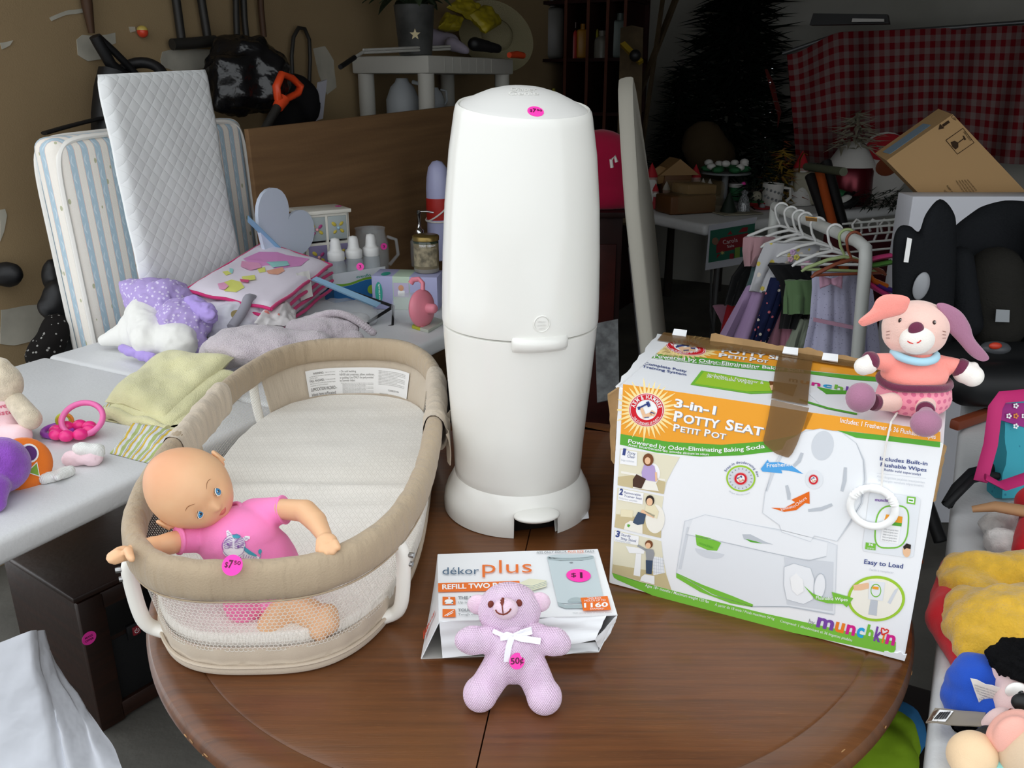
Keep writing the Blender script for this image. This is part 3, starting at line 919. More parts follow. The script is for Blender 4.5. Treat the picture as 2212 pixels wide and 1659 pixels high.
# trim the sleeve ends flat
for c0, c1 in ((sL0, sL1), (sR0, sR1)):
    ax = (c1 - c0).normalized()
    for i, v in enumerate(sb.V):
        d = (v - c1).dot(ax)
        if d > 0 and (v - c1).length < .03: sb.V[i] = v - ax * d
shirt = sb.build('shirt', m_shirt, DL, 80, world=True)
for c0, c1, r in ((sL0, sL1, .0152), (sR0, sR1, .0157)):
    ax = (c1 - c0).normalized(); mx = Matrix.Translation(c1 - ax * .0015) @ rot_to(ax)
    MB().tube([mx @ Vector((math.cos(t) * r, math.sin(t) * r, 0)) for t in [2 * math.pi * i / 28 for i in range(28)]], .0016, 8, closed=True).build('sleeve_hem', m_shirt, shirt, 60, world=True)
ax = (D(745, 520, .872) - nk).normalized(); mx = Matrix.Translation(D(1040, 815, .874)) @ rot_to(ax)
MB().tube([mx @ Vector((math.cos(t) * .0265, math.sin(t) * .0265, 0)) for t in [2 * math.pi * i / 32 for i in range(32)]], .0026, 8, closed=True).build('collar', m_shirt, shirt, 60, world=True)
# limbs: one continuous body under the shirt
bod = [('c', nk, D(980, 770, .875), .018, .019), ('c', ch, be, .03, .034), ('c', ch, nk, .026, .018)]
# arm on the left of the picture, stretched over the rim
a0, a1, a2, a3 = D(720, 980, .855), D(560, 1020, .84), D(420, 1048, .828), D(235, 1098, .806)
bod += [('c', a0, a1, .0125, .0128), ('c', a1, a2, .0125, .0105), ('c', a2, a3, .0118, .0088), ('c', ch, a0, .012, .0122)]
hcn = D(150, 1110, .797); bod += [('e', hcn, (.0108, .009, .0085))]
for (x, y, dd, x2, y2, d2) in [(110, 1085, .795, 35, 1130, .790), (105, 1105, .789, 30, 1150, .786), (115, 1130, .787, 45, 1170, .783), (135, 1150, .788, 80, 1180, .785)]:
    bod.append(('c', D(x, y, dd), D(x2, y2, d2), .0046, .0040))
bod.append(('c', D(195, 1085, .79), D(215, 1140, .777), .0050, .0042)); bod.append(('c', D(215, 1140, .777), D(228, 1160, .774), .0044, .0036))
# arm on the right, bent at the elbow
b0, b1, b2, b3 = D(1560, 705, .884), D(1790, 725, .862), D(1890, 820, .84), D(1965, 950, .812)
bod += [('c', ch, b0, .010, .0115), ('c', b0, b1, .0118, .0128), ('c', b1, b2, .0132, .0122), ('c', b2, b3, .0118, .0085)]
hcr = D(1990, 1000, .803); bod += [('e', hcr, (.0115, .008, .0098))]
for (x, y, dd, x2, y2, d2) in [(1950, 1030, .796, 1935, 1080, .79), (1985, 1045, .793, 1990, 1100, .787), (2025, 1040, .793, 2040, 1095, .788), (2060, 1010, .796, 2085, 1055, .79)]:
    bod.append(('c', D(x, y, dd), D(x2, y2, d2), .0043, .0037))
bod.append(('c', D(1925, 990, .803), D(1912, 1085, .793), .0046, .0036))
# legs folded on the pad, seen through the netting
q0, q1, q2 = PY(560, 1290, .855), PY(520, 1335, .815), PY(600, 1345, .812)
bod += [('c', be2, q0, .03, .024)]
bod += [('c', PY(620, 1310, .835), PY(585, 1350, .815), .018, .0155), ('c', PY(640, 1310, .835), PY(705, 1345, .812), .018, .015), ('c', PY(705, 1330, .815), PY(690, 1362, .806), .014, .0115), ('c', q0, PY(625, 1305, .84), .024, .02)]
body = blob(bod, .0017, 3).build('body', m_skinb, DL, 80, world=True)
shorts = blob([('c', be2, PY(530, 1300, .838), .036, .025), ('c', be2, PY(625, 1305, .842), .036, .0225)], .003, 4).build('shorts', fabric('pink_jersey_shorts', '#f27fb0'), DL, 80, world=True)
# printed zebra on the shirt
m_zw = M('print_white', '#f3eef4', .85, .1); m_zp = M('print_purple', '#8a5fa6', .85, .1); m_zt = M('print_teal', '#4fa3b8', .85, .1)
Z = FaceB(bvh_of(shirt), lambda a, b: dz(a - 8, b - 38), .0005)
Z.ell(1160, 1075, 98, 95, m_zw, 2)
Z.ell(1150, 1135, 88, 48, m_zw, 3, 8)
Z.poly([(1090, 945), (1108, 938), (1150, 985), (1130, 1000), (1096, 998)], m_zw, 2)
Z.poly([(1230, 1010), (1262, 988), (1300, 992), (1300, 1012), (1268, 1034), (1240, 1030)], m_zw, 2)
Z.poly([(1145, 985), (1180, 972), (1214, 985), (1212, 1008), (1180, 1012), (1152, 1006)], m_zt, 4)
Z.poly([(1245, 1085), (1290, 1125), (1385, 1180), (1385, 1195), (1220, 1190), (1225, 1150)], m_zw, 1)
Z.poly([(1248, 1080), (1300, 1120), (1360, 1160), (1355, 1175), (1290, 1150), (1245, 1115)], m_zt, 3)
Z.stroke([(1385, 1190), (1398, 1165), (1392, 1140)], 7, m_zt, 2); Z.ell(1390, 1128, 16, 22, m_zt, 2, 10, n=16)
for i in range(7):
    y = 1010 + i * 13; w = 70 + 20 * math.sin(i / 7 * 3)
    for s0, s1 in ((-1, -.15), (.05, 1)):
        Z.stroke([(1160 + w * (s0 + (s1 - s0) * t), y + 7 * math.sin(t * 7 + i) + (1 - abs(t - .5)) * 4) for t in [k / 6 for k in range(7)]], 4.5, m_zp, 5)
for i in range(6): Z.stroke([(1250 + i * 22, 1150 + i * 6), (1240 + i * 22, 1185)], 4, m_zp, 3)
for i in range(3): Z.stroke([(1098 + i * 10, 960 + i * 11), (1118 + i * 9, 955 + i * 14)], 3.5, m_zp, 4); Z.stroke([(1250 + i * 14, 1000 + i * 2), (1262 + i * 12, 1025 - i * 3)], 3.5, m_zp, 4)
ring_ = [(1160 + 98 * math.cos(R(a)), 1075 + 95 * math.sin(R(a))) for a in range(0, 361, 10)]
Z.stroke(ring_, 4, m_zp, 6); Z.ell(1108, 1060, 10, 11, m_zp, 6, n=14); Z.ell(1196, 1080, 10, 11, m_zp, 6, n=14)
o = Z.done('zebra_print', shirt); o['label'] = 'printed white and purple zebra'
# ================================================================== REFILL BOX
rz_ = lambda X, Y: (880 + X / 3.95, 1140 + Y / 3.95)
m_card = M('white_carton', '#eef0f2', .45, .4); m_cardin = M('grey_carton_inside', '#b9b6b0', .8, .2); m_tan = M('kraft_card', '#b08d62', .85, .15, var=(40, .12))
m_or = M('print_orange', '#ea7326', .5); m_bl = M('print_slate', '#4f6b85', .5); m_gr = M('print_grey', '#8a8f94', .5); m_lg = M('print_pale_grey', '#c3d0d4', .5); m_mg = M('print_mid_grey', '#a9b8bb', .5); m_cr = M('print_cream', '#e4e3c8', .5); m_whp = M('print_paper_white', '#f7f7f7', .5); m_rd = M('print_red', '#c8452a', .5)
RZ = .80
A, B_, C_, D_ = PZ(*rz_(262, 228), RZ), PZ(*rz_(1622, 185), RZ), PZ(*rz_(1790, 745), RZ), PZ(*rz_(272, 800), RZ)
rc = (A + B_ + C_ + D_) / 4
rb = thing('refill_box', 'white carton of diaper pail refills with orange lettering, lying flat and torn open', 'box', (rc.x, rc.y, TZ))
bl, br, bk1, bk2 = PZ(*rz_(118, 1118), TZ + .001), PZ(*rz_(1630, 1062), TZ + .001), Vector((B_.x + .003, B_.y - .004, TZ + .001)), Vector((A.x - .006, A.y - .006, TZ + .001))
def quadslab(pts, th, name, m, parent, n=8, wob=.0, world=True, seed=0):
    a, b, c, d = [Vector(p) for p in pts]
    def fn(u, v):
        q = a * (1 - u) * (1 - v) + b * u * (1 - v) + c * u * v + d * (1 - u) * v
        if wob:
            nn = (b - a).cross(d - a).normalized(); q = q + nn * wob * noise.noise(Vector((u * 3 + seed, v * 3, seed)))
        return q
    return MB().slab(n, n, fn, th).build(name, m, parent, 50, world=world)
quadslab((D_, C_, B_, A), .0012, 'top_panel', m_card, rb, 6, .0015, seed=2)
quadslab((bl, Vector((D_.x, D_.y, RZ)), A, bk2), .0012, 'side_panel', m_card, rb, 4)
quadslab((br, C_, B_, bk1), .0012, 'side_panel', m_card, rb, 4)
quadslab((bk2, A, B_, bk1), .0012, 'rear_panel', m_card, rb, 4)
quadslab((bl, br, bk1, bk2), .0012, 'bottom_panel', m_cardin, rb, 4)
# torn front: hanging flap, lower lip and crumpled corner
f1, f2 = PZ(*rz_(300, 1112), TZ + .004), PY(*rz_(1600, 955), .815)
quadslab((D_ + Vector((0, -.001, 0)), C_ + Vector((-.012, 0, 0)), f2, f1), .001, 'torn_front_flap', m_card, rb, 12, .006, seed=4)
quadslab((PZ(*rz_(1000, 1095), TZ + .002), PZ(*rz_(1628, 1058), TZ + .002), PY(*rz_(1635, 970), .832), PY(*rz_(1000, 1020), .83)), .001, 'lower_lip', m_card, rb, 8, .003, seed=6)
quadslab((PY(*rz_(1640, 1035), .826), PY(*rz_(1760, 840), .828), PY(*rz_(1790, 745), .825), PY(*rz_(1600, 955), .822)), .001, 'torn_corner', m_card, rb, 8, .004, seed=8)
# refill bag inside
MB().ell(((A + C_) / 2) - Vector((-.03, .015, .026)), (.055, .05, .018), None, 20, 12, fn=lambda p: p * (1 + .12 * noise.noise(p * 4))).build('refill_bag', M('grey_film', '#a3a7ab', .25, .5), rb, 80, world=True)
T_ = Face((0, 0, RZ + .0022), (0, 0, 1), rz_, .0003)
T_.text('d\u00e9kor', (300, 402), (612, 398), 62, m_bl, 2, .0)
T_.text('plus', (640, 390), (1062, 385), 112, m_or, 2, -.005)
T_.poly([(262, 475), (955, 455), (985, 535), (262, 550)], m_or, 1)
T_.text('REFILL TWO PACK', (298, 528), (920, 508), 40, m_whp, 2, .03)
T_.poly([(945, 478), (1040, 437), (1187, 452), (1187, 505), (1060, 540), (945, 512)], m_cr, 2)
for i in range(3): T_.stroke([(945, 488 + i * 13), (1065, 503 + i * 13), (1187, 462 + i * 14)], 3, m_mg, 3)
T_.text('FITS ONLY D\u00c9KOR', (1105, 225), (1360, 216), 18, m_gr, 2, .01); T_.text('PLUS SIZE', (1370, 216), (1505, 213), 18, m_or, 2, .01); T_.text('PAILS', (1516, 213), (1594, 211), 18, m_gr, 2, .01)
# picture of the pail
T_.poly([(1195, 262), (1300, 285), (1490, 282), (1590, 255), (1668, 585), (1520, 640), (1380, 650), (1282, 640)], m_lg, 1)
T_.ell(1392, 252, 200, 22, m_mg, 2, -1)
T_.ell(1392, 262, 198, 22, m_mg, 2, -1)
T_.ell(1388, 246, 190, 17, m_lg, 3, -1)
T_.poly([(1280, 635), (1350, 662), (1500, 655), (1510, 690), (1350, 692), (1290, 672)], m_mg, 2); T_.ell(1440, 640, 70, 42, m_mg, 3, 0, a0=180, a1=360); T_.ell(1398, 302, 15, 5, m_gr, 3)
T_.poly([(1478, 605), (1708, 590), (1738, 708), (1500, 715)], m_or, 4)
T_.text('THIS BOX', (1535, 622), (1655, 615), 17, m_whp, 5); T_.text('HOLDS UP TO', (1512, 640), (1690, 634), 17, m_whp, 5); T_.text('1160', (1508, 690), (1712, 682), 38, m_whp, 5, .03); T_.text('DIAPERS*', (1560, 708), (1680, 706), 14, m_whp, 5)
for yy, a, b in ((625, 'THE MOST REFILLS', 'Up to 50% more bags and systems!'), (730, 'TOUGH & DURABLE', 'Tough odour-locking bags')):
    T_.poly([(300, yy - 35), (408, yy - 33), (412, yy + 33), (300, yy + 35)], m_or, 1)
    T_.text(a, (433, yy - 13), (433 + len(a) * 24, yy - 19), 23, m_gr, 2, .03); T_.text(b, (433, yy + 22), (433 + len(b) * 17, yy + 12), 17, m_gr, 2)
T_.ell(355, 633, 38, 20, m_whp, 2); T_.ell(357, 603, 10, 7, m_whp, 2); T_.poly([(320, 632), (335, 650), (345, 655), (325, 655)], m_whp, 2); T_.poly([(370, 650), (392, 630), (388, 655), (372, 656)], m_whp, 2)
for k in (0, 18): T_.stroke([(318 + k, 755), (395 - k * .2, 708 + k)], 6, m_whp, 2)
T_.text('*Refill capacity based on newborn diapers', (1408, 736), (1742, 730), 9, m_gr, 2)
o = T_.done('printed_top', rb); o['label'] = 'orange and slate printed lettering and pail picture'
FL = Face(D_ + Vector((0, -.002, -.001)), (C_ - D_).cross(f1 - D_) * -1 if (C_ - D_).cross(f1 - D_).y > 0 else (C_ - D_).cross(f1 - D_), rz_, .0022)
FL.text('diaper ger\u00b0', (930, 850), (1170, 832), 30, m_gr, 2).text('DISPOSAL SYSTEM', (1000, 868), (1130, 860), 12, m_gr, 2)
FL.done('printed_flap', rb)
SL = Face(D_ + Vector((-.0018, 0, 0)), (A - D_).cross(bl - D_) * (1 if (A - D_).cross(bl - D_).x < 0 else -1), rz_, .0008)
for i in range(9): SL.poly([(140 + i * 11, 955 - i * 28), (150 + i * 11, 940 - i * 28), (148 + i * 11, 905 - i * 25), (140 + i * 11, 870 - i * 12)], m_rd, 1)
SL.done('printed_side', rb)
sp = T_.p(1460, 415, 4)
sticker(rb, sp, (0, 0, 1), .0148, [('$', -.6, -.2, -.3, .6, .005), ('1', .12, .32, -.42, .85, .01)], up=(.05, 1, 0), sy=.96)

# ================================================================== KNITTED TEDDY
def TD(X, Y, y): return PY(*rz_(X, Y), y)
def knit(n):
    q = n.noise(24, 2); w = ((n.x + q * .01) * 2600).sn(); v = ((n.z + n.y * .4) * 1800).sn(); rib = ((n.x) * 420).sn()
    return n.mix((n.noise(50, 2) - .3) * 2, '#eecdea', '#f6dcf2'), w * v * .5 + rib * .35
m_knit = PM('pink_knit', knit, .95, .1, bump_d=.0013, sheen=.3)
def knit2(n): return n.mix((n.noise(60, 2) - .3) * 2, '#f0d0e4', '#f7dfec'), n.noise(900, 2)
m_knit2 = PM('pale_pink_knit', knit2, .95, .1, bump_d=.0012, sheen=.3)
td = thing('knitted_teddy', 'small lilac-pink knitted teddy bear leaning on the refill box', 'toy', TD(910, 1400, .75))
hd, bo = TD(870, 705, .787), TD(910, 1075, .762)
body = blob([('e', bo, (.031, .027, .034)), ('c', TD(905, 900, .768), bo, .016, .028),
    ('c', TD(760, 950, .765), TD(500, 960, .755), .0165, .0125), ('e', TD(560, 960, .757), (.018, .015, .0155)), ('c', TD(1060, 930, .765), TD(1300, 990, .755), .0165, .0125), ('e', TD(1240, 970, .757), (.018, .015, .0155)),
    ('c', TD(790, 1170, .752), TD(650, 1390, .742), .018, .017), ('e', TD(622, 1415, .736), (.0185, .021, .0175)), ('c', TD(1050, 1180, .752), TD(1150, 1410, .740), .018, .0172), ('e', TD(1168, 1440, .734), (.019, .021, .0175)), ('c', hd, TD(905, 900, .768), .02, .018)], .0022, 5)
for i, v in enumerate(body.V):
    if v.z < TZ + .001: body.V[i].z = TZ + .001
body = body.build('body', m_knit, td, 80, world=True)
head = blob([('e', hd, (.0345, .030, .0305)), ('e', hd + Vector((0, 0, -.012)), (.030, .028, .022))], .0022, 4).build('head', m_knit, td, 80, world=True)
for X, Y in ((605, 655), (1125, 635)):
    c = TD(X, Y, .79)
    blob([('e', c, (.0125, .006, .0125)), ('e', c + Vector((.003 if X < 800 else -.003, .002, -.004)), (.011, .007, .010))], .0018, 2).build('ear', m_knit2, td, 80, world=True)
mz = TD(838, 690, .763)
muz = blob([('e', mz, (.0135, .010, .0122))], .002, 2).build('muzzle', m_knit2, td, 80, world=True)
m_thread = M('brown_thread', '#7a3d33', .8, .2)
bv = bvh_of(muz)
fz = FaceB(bv, rz_, .0008)
fz.poly([(780, 605), (806, 600), (828, 604), (826, 640), (814, 670), (806, 668), (792, 640)], m_thread, 1)
fz.stroke([(810, 665), (814, 700), (818, 738)], 9, m_thread, 1)
fz.done('nose_stitching', td)
bm_ = MB(); P = []
for X, Y in ((752, 700), (765, 722), (785, 735), (820, 742), (850, 730), (872, 712), (884, 690)):
    q, n_ = hit(bv, *rz_(X, Y)); 
    if q: P.append(q - ray(*rz_(X, Y)).normalized() * .0005)
if len(P) > 2: MB().tube(P, .0009, 6).build('mouth_stitching', m_thread, td, world=True)
bvh_ = bvh_of(head)
for X, Y in ((715, 655), (952, 645)):
    q, n_ = hit(bvh_, *rz_(X, Y)); MB().ell(q + n_ * .0005, (.0034, .0026, .0044), None, 12, 8).build('eye', m_thread, td, 80, world=True)
# satin ribbon bow
m_sat = M('white_satin', '#f2f1f8', .35, .5)
bvb = bvh_of(body)
def ribbon(pts, w, name):
    P = []
    for X, Y in pts:
        q, n_ = hit(bvb, *rz_(X, Y)); r_ = ray(*rz_(X, Y)).normalized()
        if q is None: q, n_ = hit(bvh_, *rz_(X, Y))
        if q is None: q = TD(X, Y, .75)
        P.append(q - r_ * .003)
    mb = MB(); n = len(P); vs = []
    for i in range(n):
        t = (P[min(i + 1, n - 1)] - P[max(i - 1, 0)]).normalized(); s_ = t.cross(tow).normalized() * w * .5
        vs += [P[i] - s_, P[i] + s_]
    vs2 = [v + tow * .0006 for v in vs]; k = len(vs)
    fs = [[2 * i, 2 * i + 1, 2 * i + 3, 2 * i + 2] for i in range(n - 1)]; fs += [[a + k for a in f][::-1] for f in fs]
    fs += [[2 * i, 2 * i + 2, 2 * i + 2 + k, 2 * i + k] for i in range(n - 1)] + [[2 * i + 1, 2 * i + 3, 2 * i + 3 + k, 2 * i + 1 + k] for i in range(n - 1)]
    mb.add(vs + vs2, fs).build(name, m_sat, td, 60, world=True)
ribbon([(730, 880), (800, 912), (880, 925), (980, 905), (1060, 880)], .0045, 'neck_ribbon')
ribbon([(905, 920), (970, 945), (1050, 955), (1135, 968)], .0065, 'ribbon_tail'); ribbon([(895, 925), (870, 990), (855, 1060), (845, 1145)], .0065, 'ribbon_tail')
ribbon([(900, 922), (850, 905), (800, 925), (795, 945), (880, 935)], .0045, 'ribbon_loop'); ribbon([(905, 920), (980, 885), (1055, 862), (1060, 890), (930, 930)], .0045, 'ribbon_loop')
q, n_ = hit(bvb, *rz_(935, 1138)); sticker(td, q - ray(*rz_(935, 1138)).normalized() * .0012, tow, .0083 * 1, [('50\u00a2', -.85, .85, -.3, .75, .02)], up=(.03, .3, 1), sy=1.0)
# ================================================================== POTTY CARTON
pzc = lambda X, Y: (1290 + X * .51838, 620 + Y * .51838)
FBL, FBR = PZ(1318, 1258, TZ + .0016), PZ(1950, 1425, TZ + .0016)
pd = (FBR - FBL).normalized(); pn = Vector((pd.y, -pd.x, 0)); pb = -pn
PH = .27; PD = .232
pw_ = (FBR - FBL).length
pk = thing('potty_box', 'large white and orange potty seat carton with brown packing tape, torn at the corner', 'box', (FBL + FBR) / 2 + pb * PD / 2)
m_cart = M('glossy_white_carton', '#f3f4f6', .3, .45)
bulge = lambda u, v: .004 * math.sin(math.pi * u) * math.sin(math.pi * v)
ftl, ftr = FBL + ZV * PH, FBR + ZV * (PH - .004)
quadslab((FBL, FBR, ftr, ftl), .0025, 'front_panel', m_cart, pk, 6)
quadslab((FBR, FBR + pb * PD, ftr + pb * PD, ftr), .0025, 'side_panel', m_cart, pk, 6)
quadslab((FBL + pb * PD, FBL, ftl, ftl + pb * PD), .0025, 'side_panel', m_cart, pk, 6)
quadslab((FBR + pb * PD, FBL + pb * PD, ftl + pb * PD, ftr + pb * PD), .0025, 'rear_panel', m_cart, pk, 6)
quadslab((FBL, FBR, FBR + pb * PD, FBL + pb * PD), .0025, 'bottom_panel', m_tan, pk, 4)
tp = [ftl, ftr, ftr + pb * PD, ftl + pb * PD]
quadslab(tp, .0025, 'top_panel', m_cart, pk, 6)
# ragged flaps: left side sleeve, rear lip, lifted corners
def ragged(pts, name, m, th=.0022, seed=0, amp=.003, n=14):
    a, b, c, d = [Vector(p) for p in pts]
    def fn(u, v):
        e = noise.noise(Vector((u * 9 + seed, seed, 0))) * amp * v + noise.noise(Vector((u * 23, seed + 5, 0))) * amp * .5 * v
        q = a * (1 - u) * (1 - v) + b * u * (1 - v) + c * u * v + d * (1 - u) * v
        return q + (d - a).normalized() * e + ZV * e * .4
    MB().slab(n, 6, fn, th).build(name, m, pk, 50, world=True)
K = lambda px, py, d: PY(px, py, d)
ragged((ftl + ZV * .001, FBL + ZV * .17 - pd * .001, FBL + ZV * .17 - pd * .008 + pb * .01, PZ(1314, 852, TZ + PH - .004)), 'torn_side_flap', m_tan, .003, 3)
ragged((ftl + ZV * .002, ftl + pb * PD + ZV * .002, PZ(1420, 722, TZ + PH + .004) , PZ(1330, 836, TZ + PH + .002)), 'torn_side_flap', m_cart, .002, 7, .004)
ragged((ftl + pb * PD + pd * .05, ftr + pb * PD - pd * .08, ftr + pb * (PD + .006) - pd * .08 + ZV * .008, ftl + pb * (PD + .008) + pd * .05 + ZV * .012), 'rear_flap', m_tan, .003, 11, .004, 40)
for px in (1452, 1690, 1775):
    c = PZ(px, 722 + (px - 1440) * .165, TZ + PH + .006); quadslab((c, c + pd * .02, c + pd * .018 + pb * .012 + ZV * .006, c + pb * .008 + ZV * .007), .002, 'torn_flap_end', m_cart, pk, 4)
ragged((FBR + ZV * .2 + pd * .0015, ftr + pd * .0015, ftr + pd * .004 + pb * .006 - ZV * .004, FBR + ZV * .2 + pd * .003 + pb * .004), 'torn_side_flap', m_tan, .002, 21, .004)
# ---- print on the front
co = {k: M('print_' + k, h, .35) for k, h in dict(amber='#f2a534', leaf='#5cab3a', lime='#a3cf3a', navy='#3b4a86', sky='#56a8e6', flame='#ea6f22', ray='#ffe6a0', crimson='#d6202e', peach='#efc39c', ash='#e8ebef', ash2='#d6dae0', ash3='#f0f2f5', bone='#e8e2c8', sand='#cdbd92', hair='#7a4a2a', dkhair='#2e241f', lav='#b9a4d2', brownp='#4a3226', cloth='#ece2bf', jean='#3f5068', grey2='#9b9da0', violet='#7b4aa6', orange2='#f0852a', pinkm='#d8258c', cyan='#2ba6de', green2='#7cc242', red2='#e0352f', smoke='#c3c8cf', warm='#f4f0e4').items()}
W_ = m_whp
Fp = Face(FBL + pn * .0013, pn, pzc, .0002)
Fp.poly([(108, 404), (400, 446), (700, 491), (900, 524), (870, 592), (820, 625), (700, 643), (520, 657), (300, 645), (98, 612)], co['amber'], 1)
Fp.poly([(880, 521), (1130, 555), (1430, 603), (1430, 645), (1150, 613), (1060, 602), (860, 592)], co['amber'], 1)
Fp.poly([(98, 612), (300, 645), (520, 657), (700, 643), (835, 615), (800, 668), (730, 686), (600, 701), (430, 706), (250, 690), (95, 656)], co['leaf'], 2)
Fp.poly([(1000, 597), (1150, 613), (1430, 645), (1428, 668), (1200, 640), (1080, 628)], co['leaf'], 2)
o = Fp.done('colour_bands', pk); o['label'] = 'printed orange and green bands'
def ahlogo(Fc, cx, cy, rx, ry, ang=0, rays=True, full=True, k=3):
    if rays:
        for i in range(34):
            t = 2 * math.pi * i / 34; l = 1.62 + .18 * (i % 2) + .1 * math.sin(i * 2.3)
            Fc.stroke([(cx + rx * .9 * math.cos(t), cy + ry * .9 * math.sin(t)), (cx + rx * l * .85 * math.cos(t), cy + ry * l * .85 * math.sin(t)), (cx + rx * l * math.cos(t), cy + ry * l * math.sin(t))], [rx * .19, rx * .09, rx * .02], co['ray'], k)
    Fc.ell(cx, cy, rx, ry, W_, k + 1, ang); Fc.ell(cx, cy, rx * .97, ry * .97, co['crimson'], k + 2, ang, r0=.62, n=56)
    Fc.ell(cx, cy, rx * .92, ry * .92, W_, k + 3, ang, r0=.975, n=56)
    if full:
        Fc.arc('ARM & HAMMER', cx, cy, rx * .66, ry * .66, 190, 350 + ang, rx * .23, W_, k + 4, .02)
        Fc.arc('THE STANDARD OF PURITY', cx, cy, rx * .87, ry * .87, 150, 30, rx * .12, W_, k + 4, .01)
    Fc.stroke([(cx - rx * .3, cy - ry * .12), (cx - rx * .12, cy + ry * .38), (cx + rx * .28, cy + ry * .22)], [rx * .17, rx * .26, rx * .22], co['peach'], k + 4)
    Fc.stroke([(cx + rx * .28, cy + ry * .3), (cx + rx * .42, cy + ry * .08)], rx * .3, co['peach'], k + 4)
    Fc.stroke([(cx - rx * .42, cy - ry * .12), (cx - rx * .05, cy - ry * .32), (cx + rx * .1, cy - ry * .38)], rx * .09, co['navy'], k + 5)
    Fc.stroke([(cx + rx * .05, cy - ry * .5), (cx + rx * .16, cy - ry * .2)], rx * .17, co['navy'], k + 5); Fc.stroke([(cx - rx * .45, cy - ry * .2), (cx - rx * .4, cy - ry * .02)], rx * .14, co['navy'], k + 5)
    Fc.stroke([(cx + rx * .24, cy + ry * .12), (cx + rx * .46, cy + ry * .2)], rx * .06, co['navy'], k + 6)
    Fc.stroke([(cx - rx * .12, cy + ry * .45), (cx + rx * .15, cy + ry * .42)], rx * .04, co['navy'], k + 6)
Fl_ = Face(FBL + pn * .0013, pn, pzc, .0002); ahlogo(Fl_, 207, 511, 74, 70, 4); o = Fl_.done('round_logo', pk); o['label'] = 'round red and white logo on pale rays'
Ft = Face(FBL + pn * .0013, pn, pzc, .0002)
for dx, dy, m, k in ((3, 3, co['grey2'], 3), (0, 0, W_, 5)):
    Ft.text('3-in-1', (320 + dx, 497 + dy), (492 + dx, 530 + dy), 34, m, k, .03)
    Ft.text('P', (318 + dx, 556 + dy), (352 + dx, 562 + dy), 42, m, k, .03); Ft.text('OTTY', (358 + dx, 563 + dy), (508 + dx, 588 + dy), 34, m, k, .03); Ft.text('S', (533 + dx, 591 + dy), (566 + dx, 597 + dy), 42, m, k, .03); Ft.text('EAT', (572 + dx, 598 + dy), (690 + dx, 619 + dy), 34, m, k, .03)
    Ft.text('P', (317 + dx, 597 + dy), (342 + dx, 601 + dy), 29, m, k, .02); Ft.text('ETIT', (347 + dx, 602 + dy), (428 + dx, 616 + dy), 23, m, k, .02); Ft.text('P', (446 + dx, 619 + dy), (470 + dx, 623 + dy), 29, m, k, .02); Ft.text('OT', (475 + dx, 624 + dy), (535 + dx, 634 + dy), 23, m, k, .02)
Ft.done('title_lettering', pk)['label'] = 'white printed product title'; Ft = Face(FBL + pn * .0013, pn, pzc, .0002)
for t, a, b in (('Powered', (129, 648), (248, 669)), ('by', (258, 671), (286, 675)), ('Odor-Eliminating', (296, 676), (520, 687)), ('Baking', (530, 687), (612, 681)), ('Soda', (622, 680), (700, 669))): Ft.text(t, a, b, 17, W_, 4, .015)
for t, a, b in (('Avec bicarbonate', (129, 660), (268, 684)), ('de soude', (274, 685), (352, 694)), ('\u00e9liminant les odeurs', (358, 695), (466, 701))): Ft.text(t, a, b, 10, W_, 4, .01)
Ft.done('slogan_lettering', pk)['label'] = 'white printed slogan on the green band'; Ft = Face(FBL + pn * .0013, pn, pzc, .0002)
Ft.text('Includes: 1 Freshener & 36 Flushable Wipes', (1012, 563), (1410, 632), 20, W_, 4, .01)
Ft.done('band_lettering', pk)['label'] = 'white printed line on the orange band'; Ft = Face(FBL + pn * .0013, pn, pzc, .0002)
Ft.text('Includes Built-in', (1178, 721), (1376, 743), 16, co['navy'], 3, .012); Ft.text('Flushable Wipes', (1180, 746), (1372, 769), 16, co['navy'], 3, .012); Ft.text('(Refills sold separately)', (1190, 764), (1348, 785), 10, co['navy'], 3)
Ft.stroke([(1165, 775), (1370, 797)], 1.5, co['ash2'], 2); Ft.text('Avec lingettes jetables incorpor\u00e9es', (1165, 792), (1365, 818), 10, co['ash2'], 3); Ft.text('(recharges vendues s\u00e9par\u00e9ment)', (1170, 808), (1360, 832), 10, co['ash2'], 3)
Ft.done('wipes_lettering', pk)['label'] = 'navy printed lines about wipes'; Ft = Face(FBL + pn * .0013, pn, pzc, .0002)
Ft.text('Easy to Load', (1112, 1152), (1274, 1172), 19, co['navy'], 3, .012); Ft.text('Facile \u00e0 remplacer', (1135, 1180), (1235, 1194), 10, co['ash2'], 3)
Ft.done('loading_lettering', pk)['label'] = 'navy printed loading caption'; Ft = Face(FBL + pn * .0013, pn, pzc, .0002)
Ft.poly([(62, 1190), (180, 1228), (420, 1292), (700, 1360), (1000, 1425), (1245, 1478), (1244, 1510), (1235, 1524), (1210, 1524), (900, 1458), (600, 1392), (300, 1315), (85, 1220), (70, 1210)], co['green2'], 2)
Ft.text('Ages 18+ months / Maximum weight 120 lbs', (200, 1246), (465, 1316), 12, W_, 4, .005); Ft.text('\u00c0 partir de 18 mois / Poids maximum 54 kg', (490, 1326), (738, 1386), 11, W_, 4); Ft.text('Comprend: 1 d\u00e9sodorisant et 36 lingettes jetables', (762, 1394), (1062, 1476), 11, W_, 4)
Ft.done('bottom_band', pk)['label'] = 'green printed band with small white text'; Ft = Face(FBL + pn * .0013, pn, pzc, .0002)
Ft.text('by', (880, 1402), (904, 1408), 22, co['grey2'], 3)
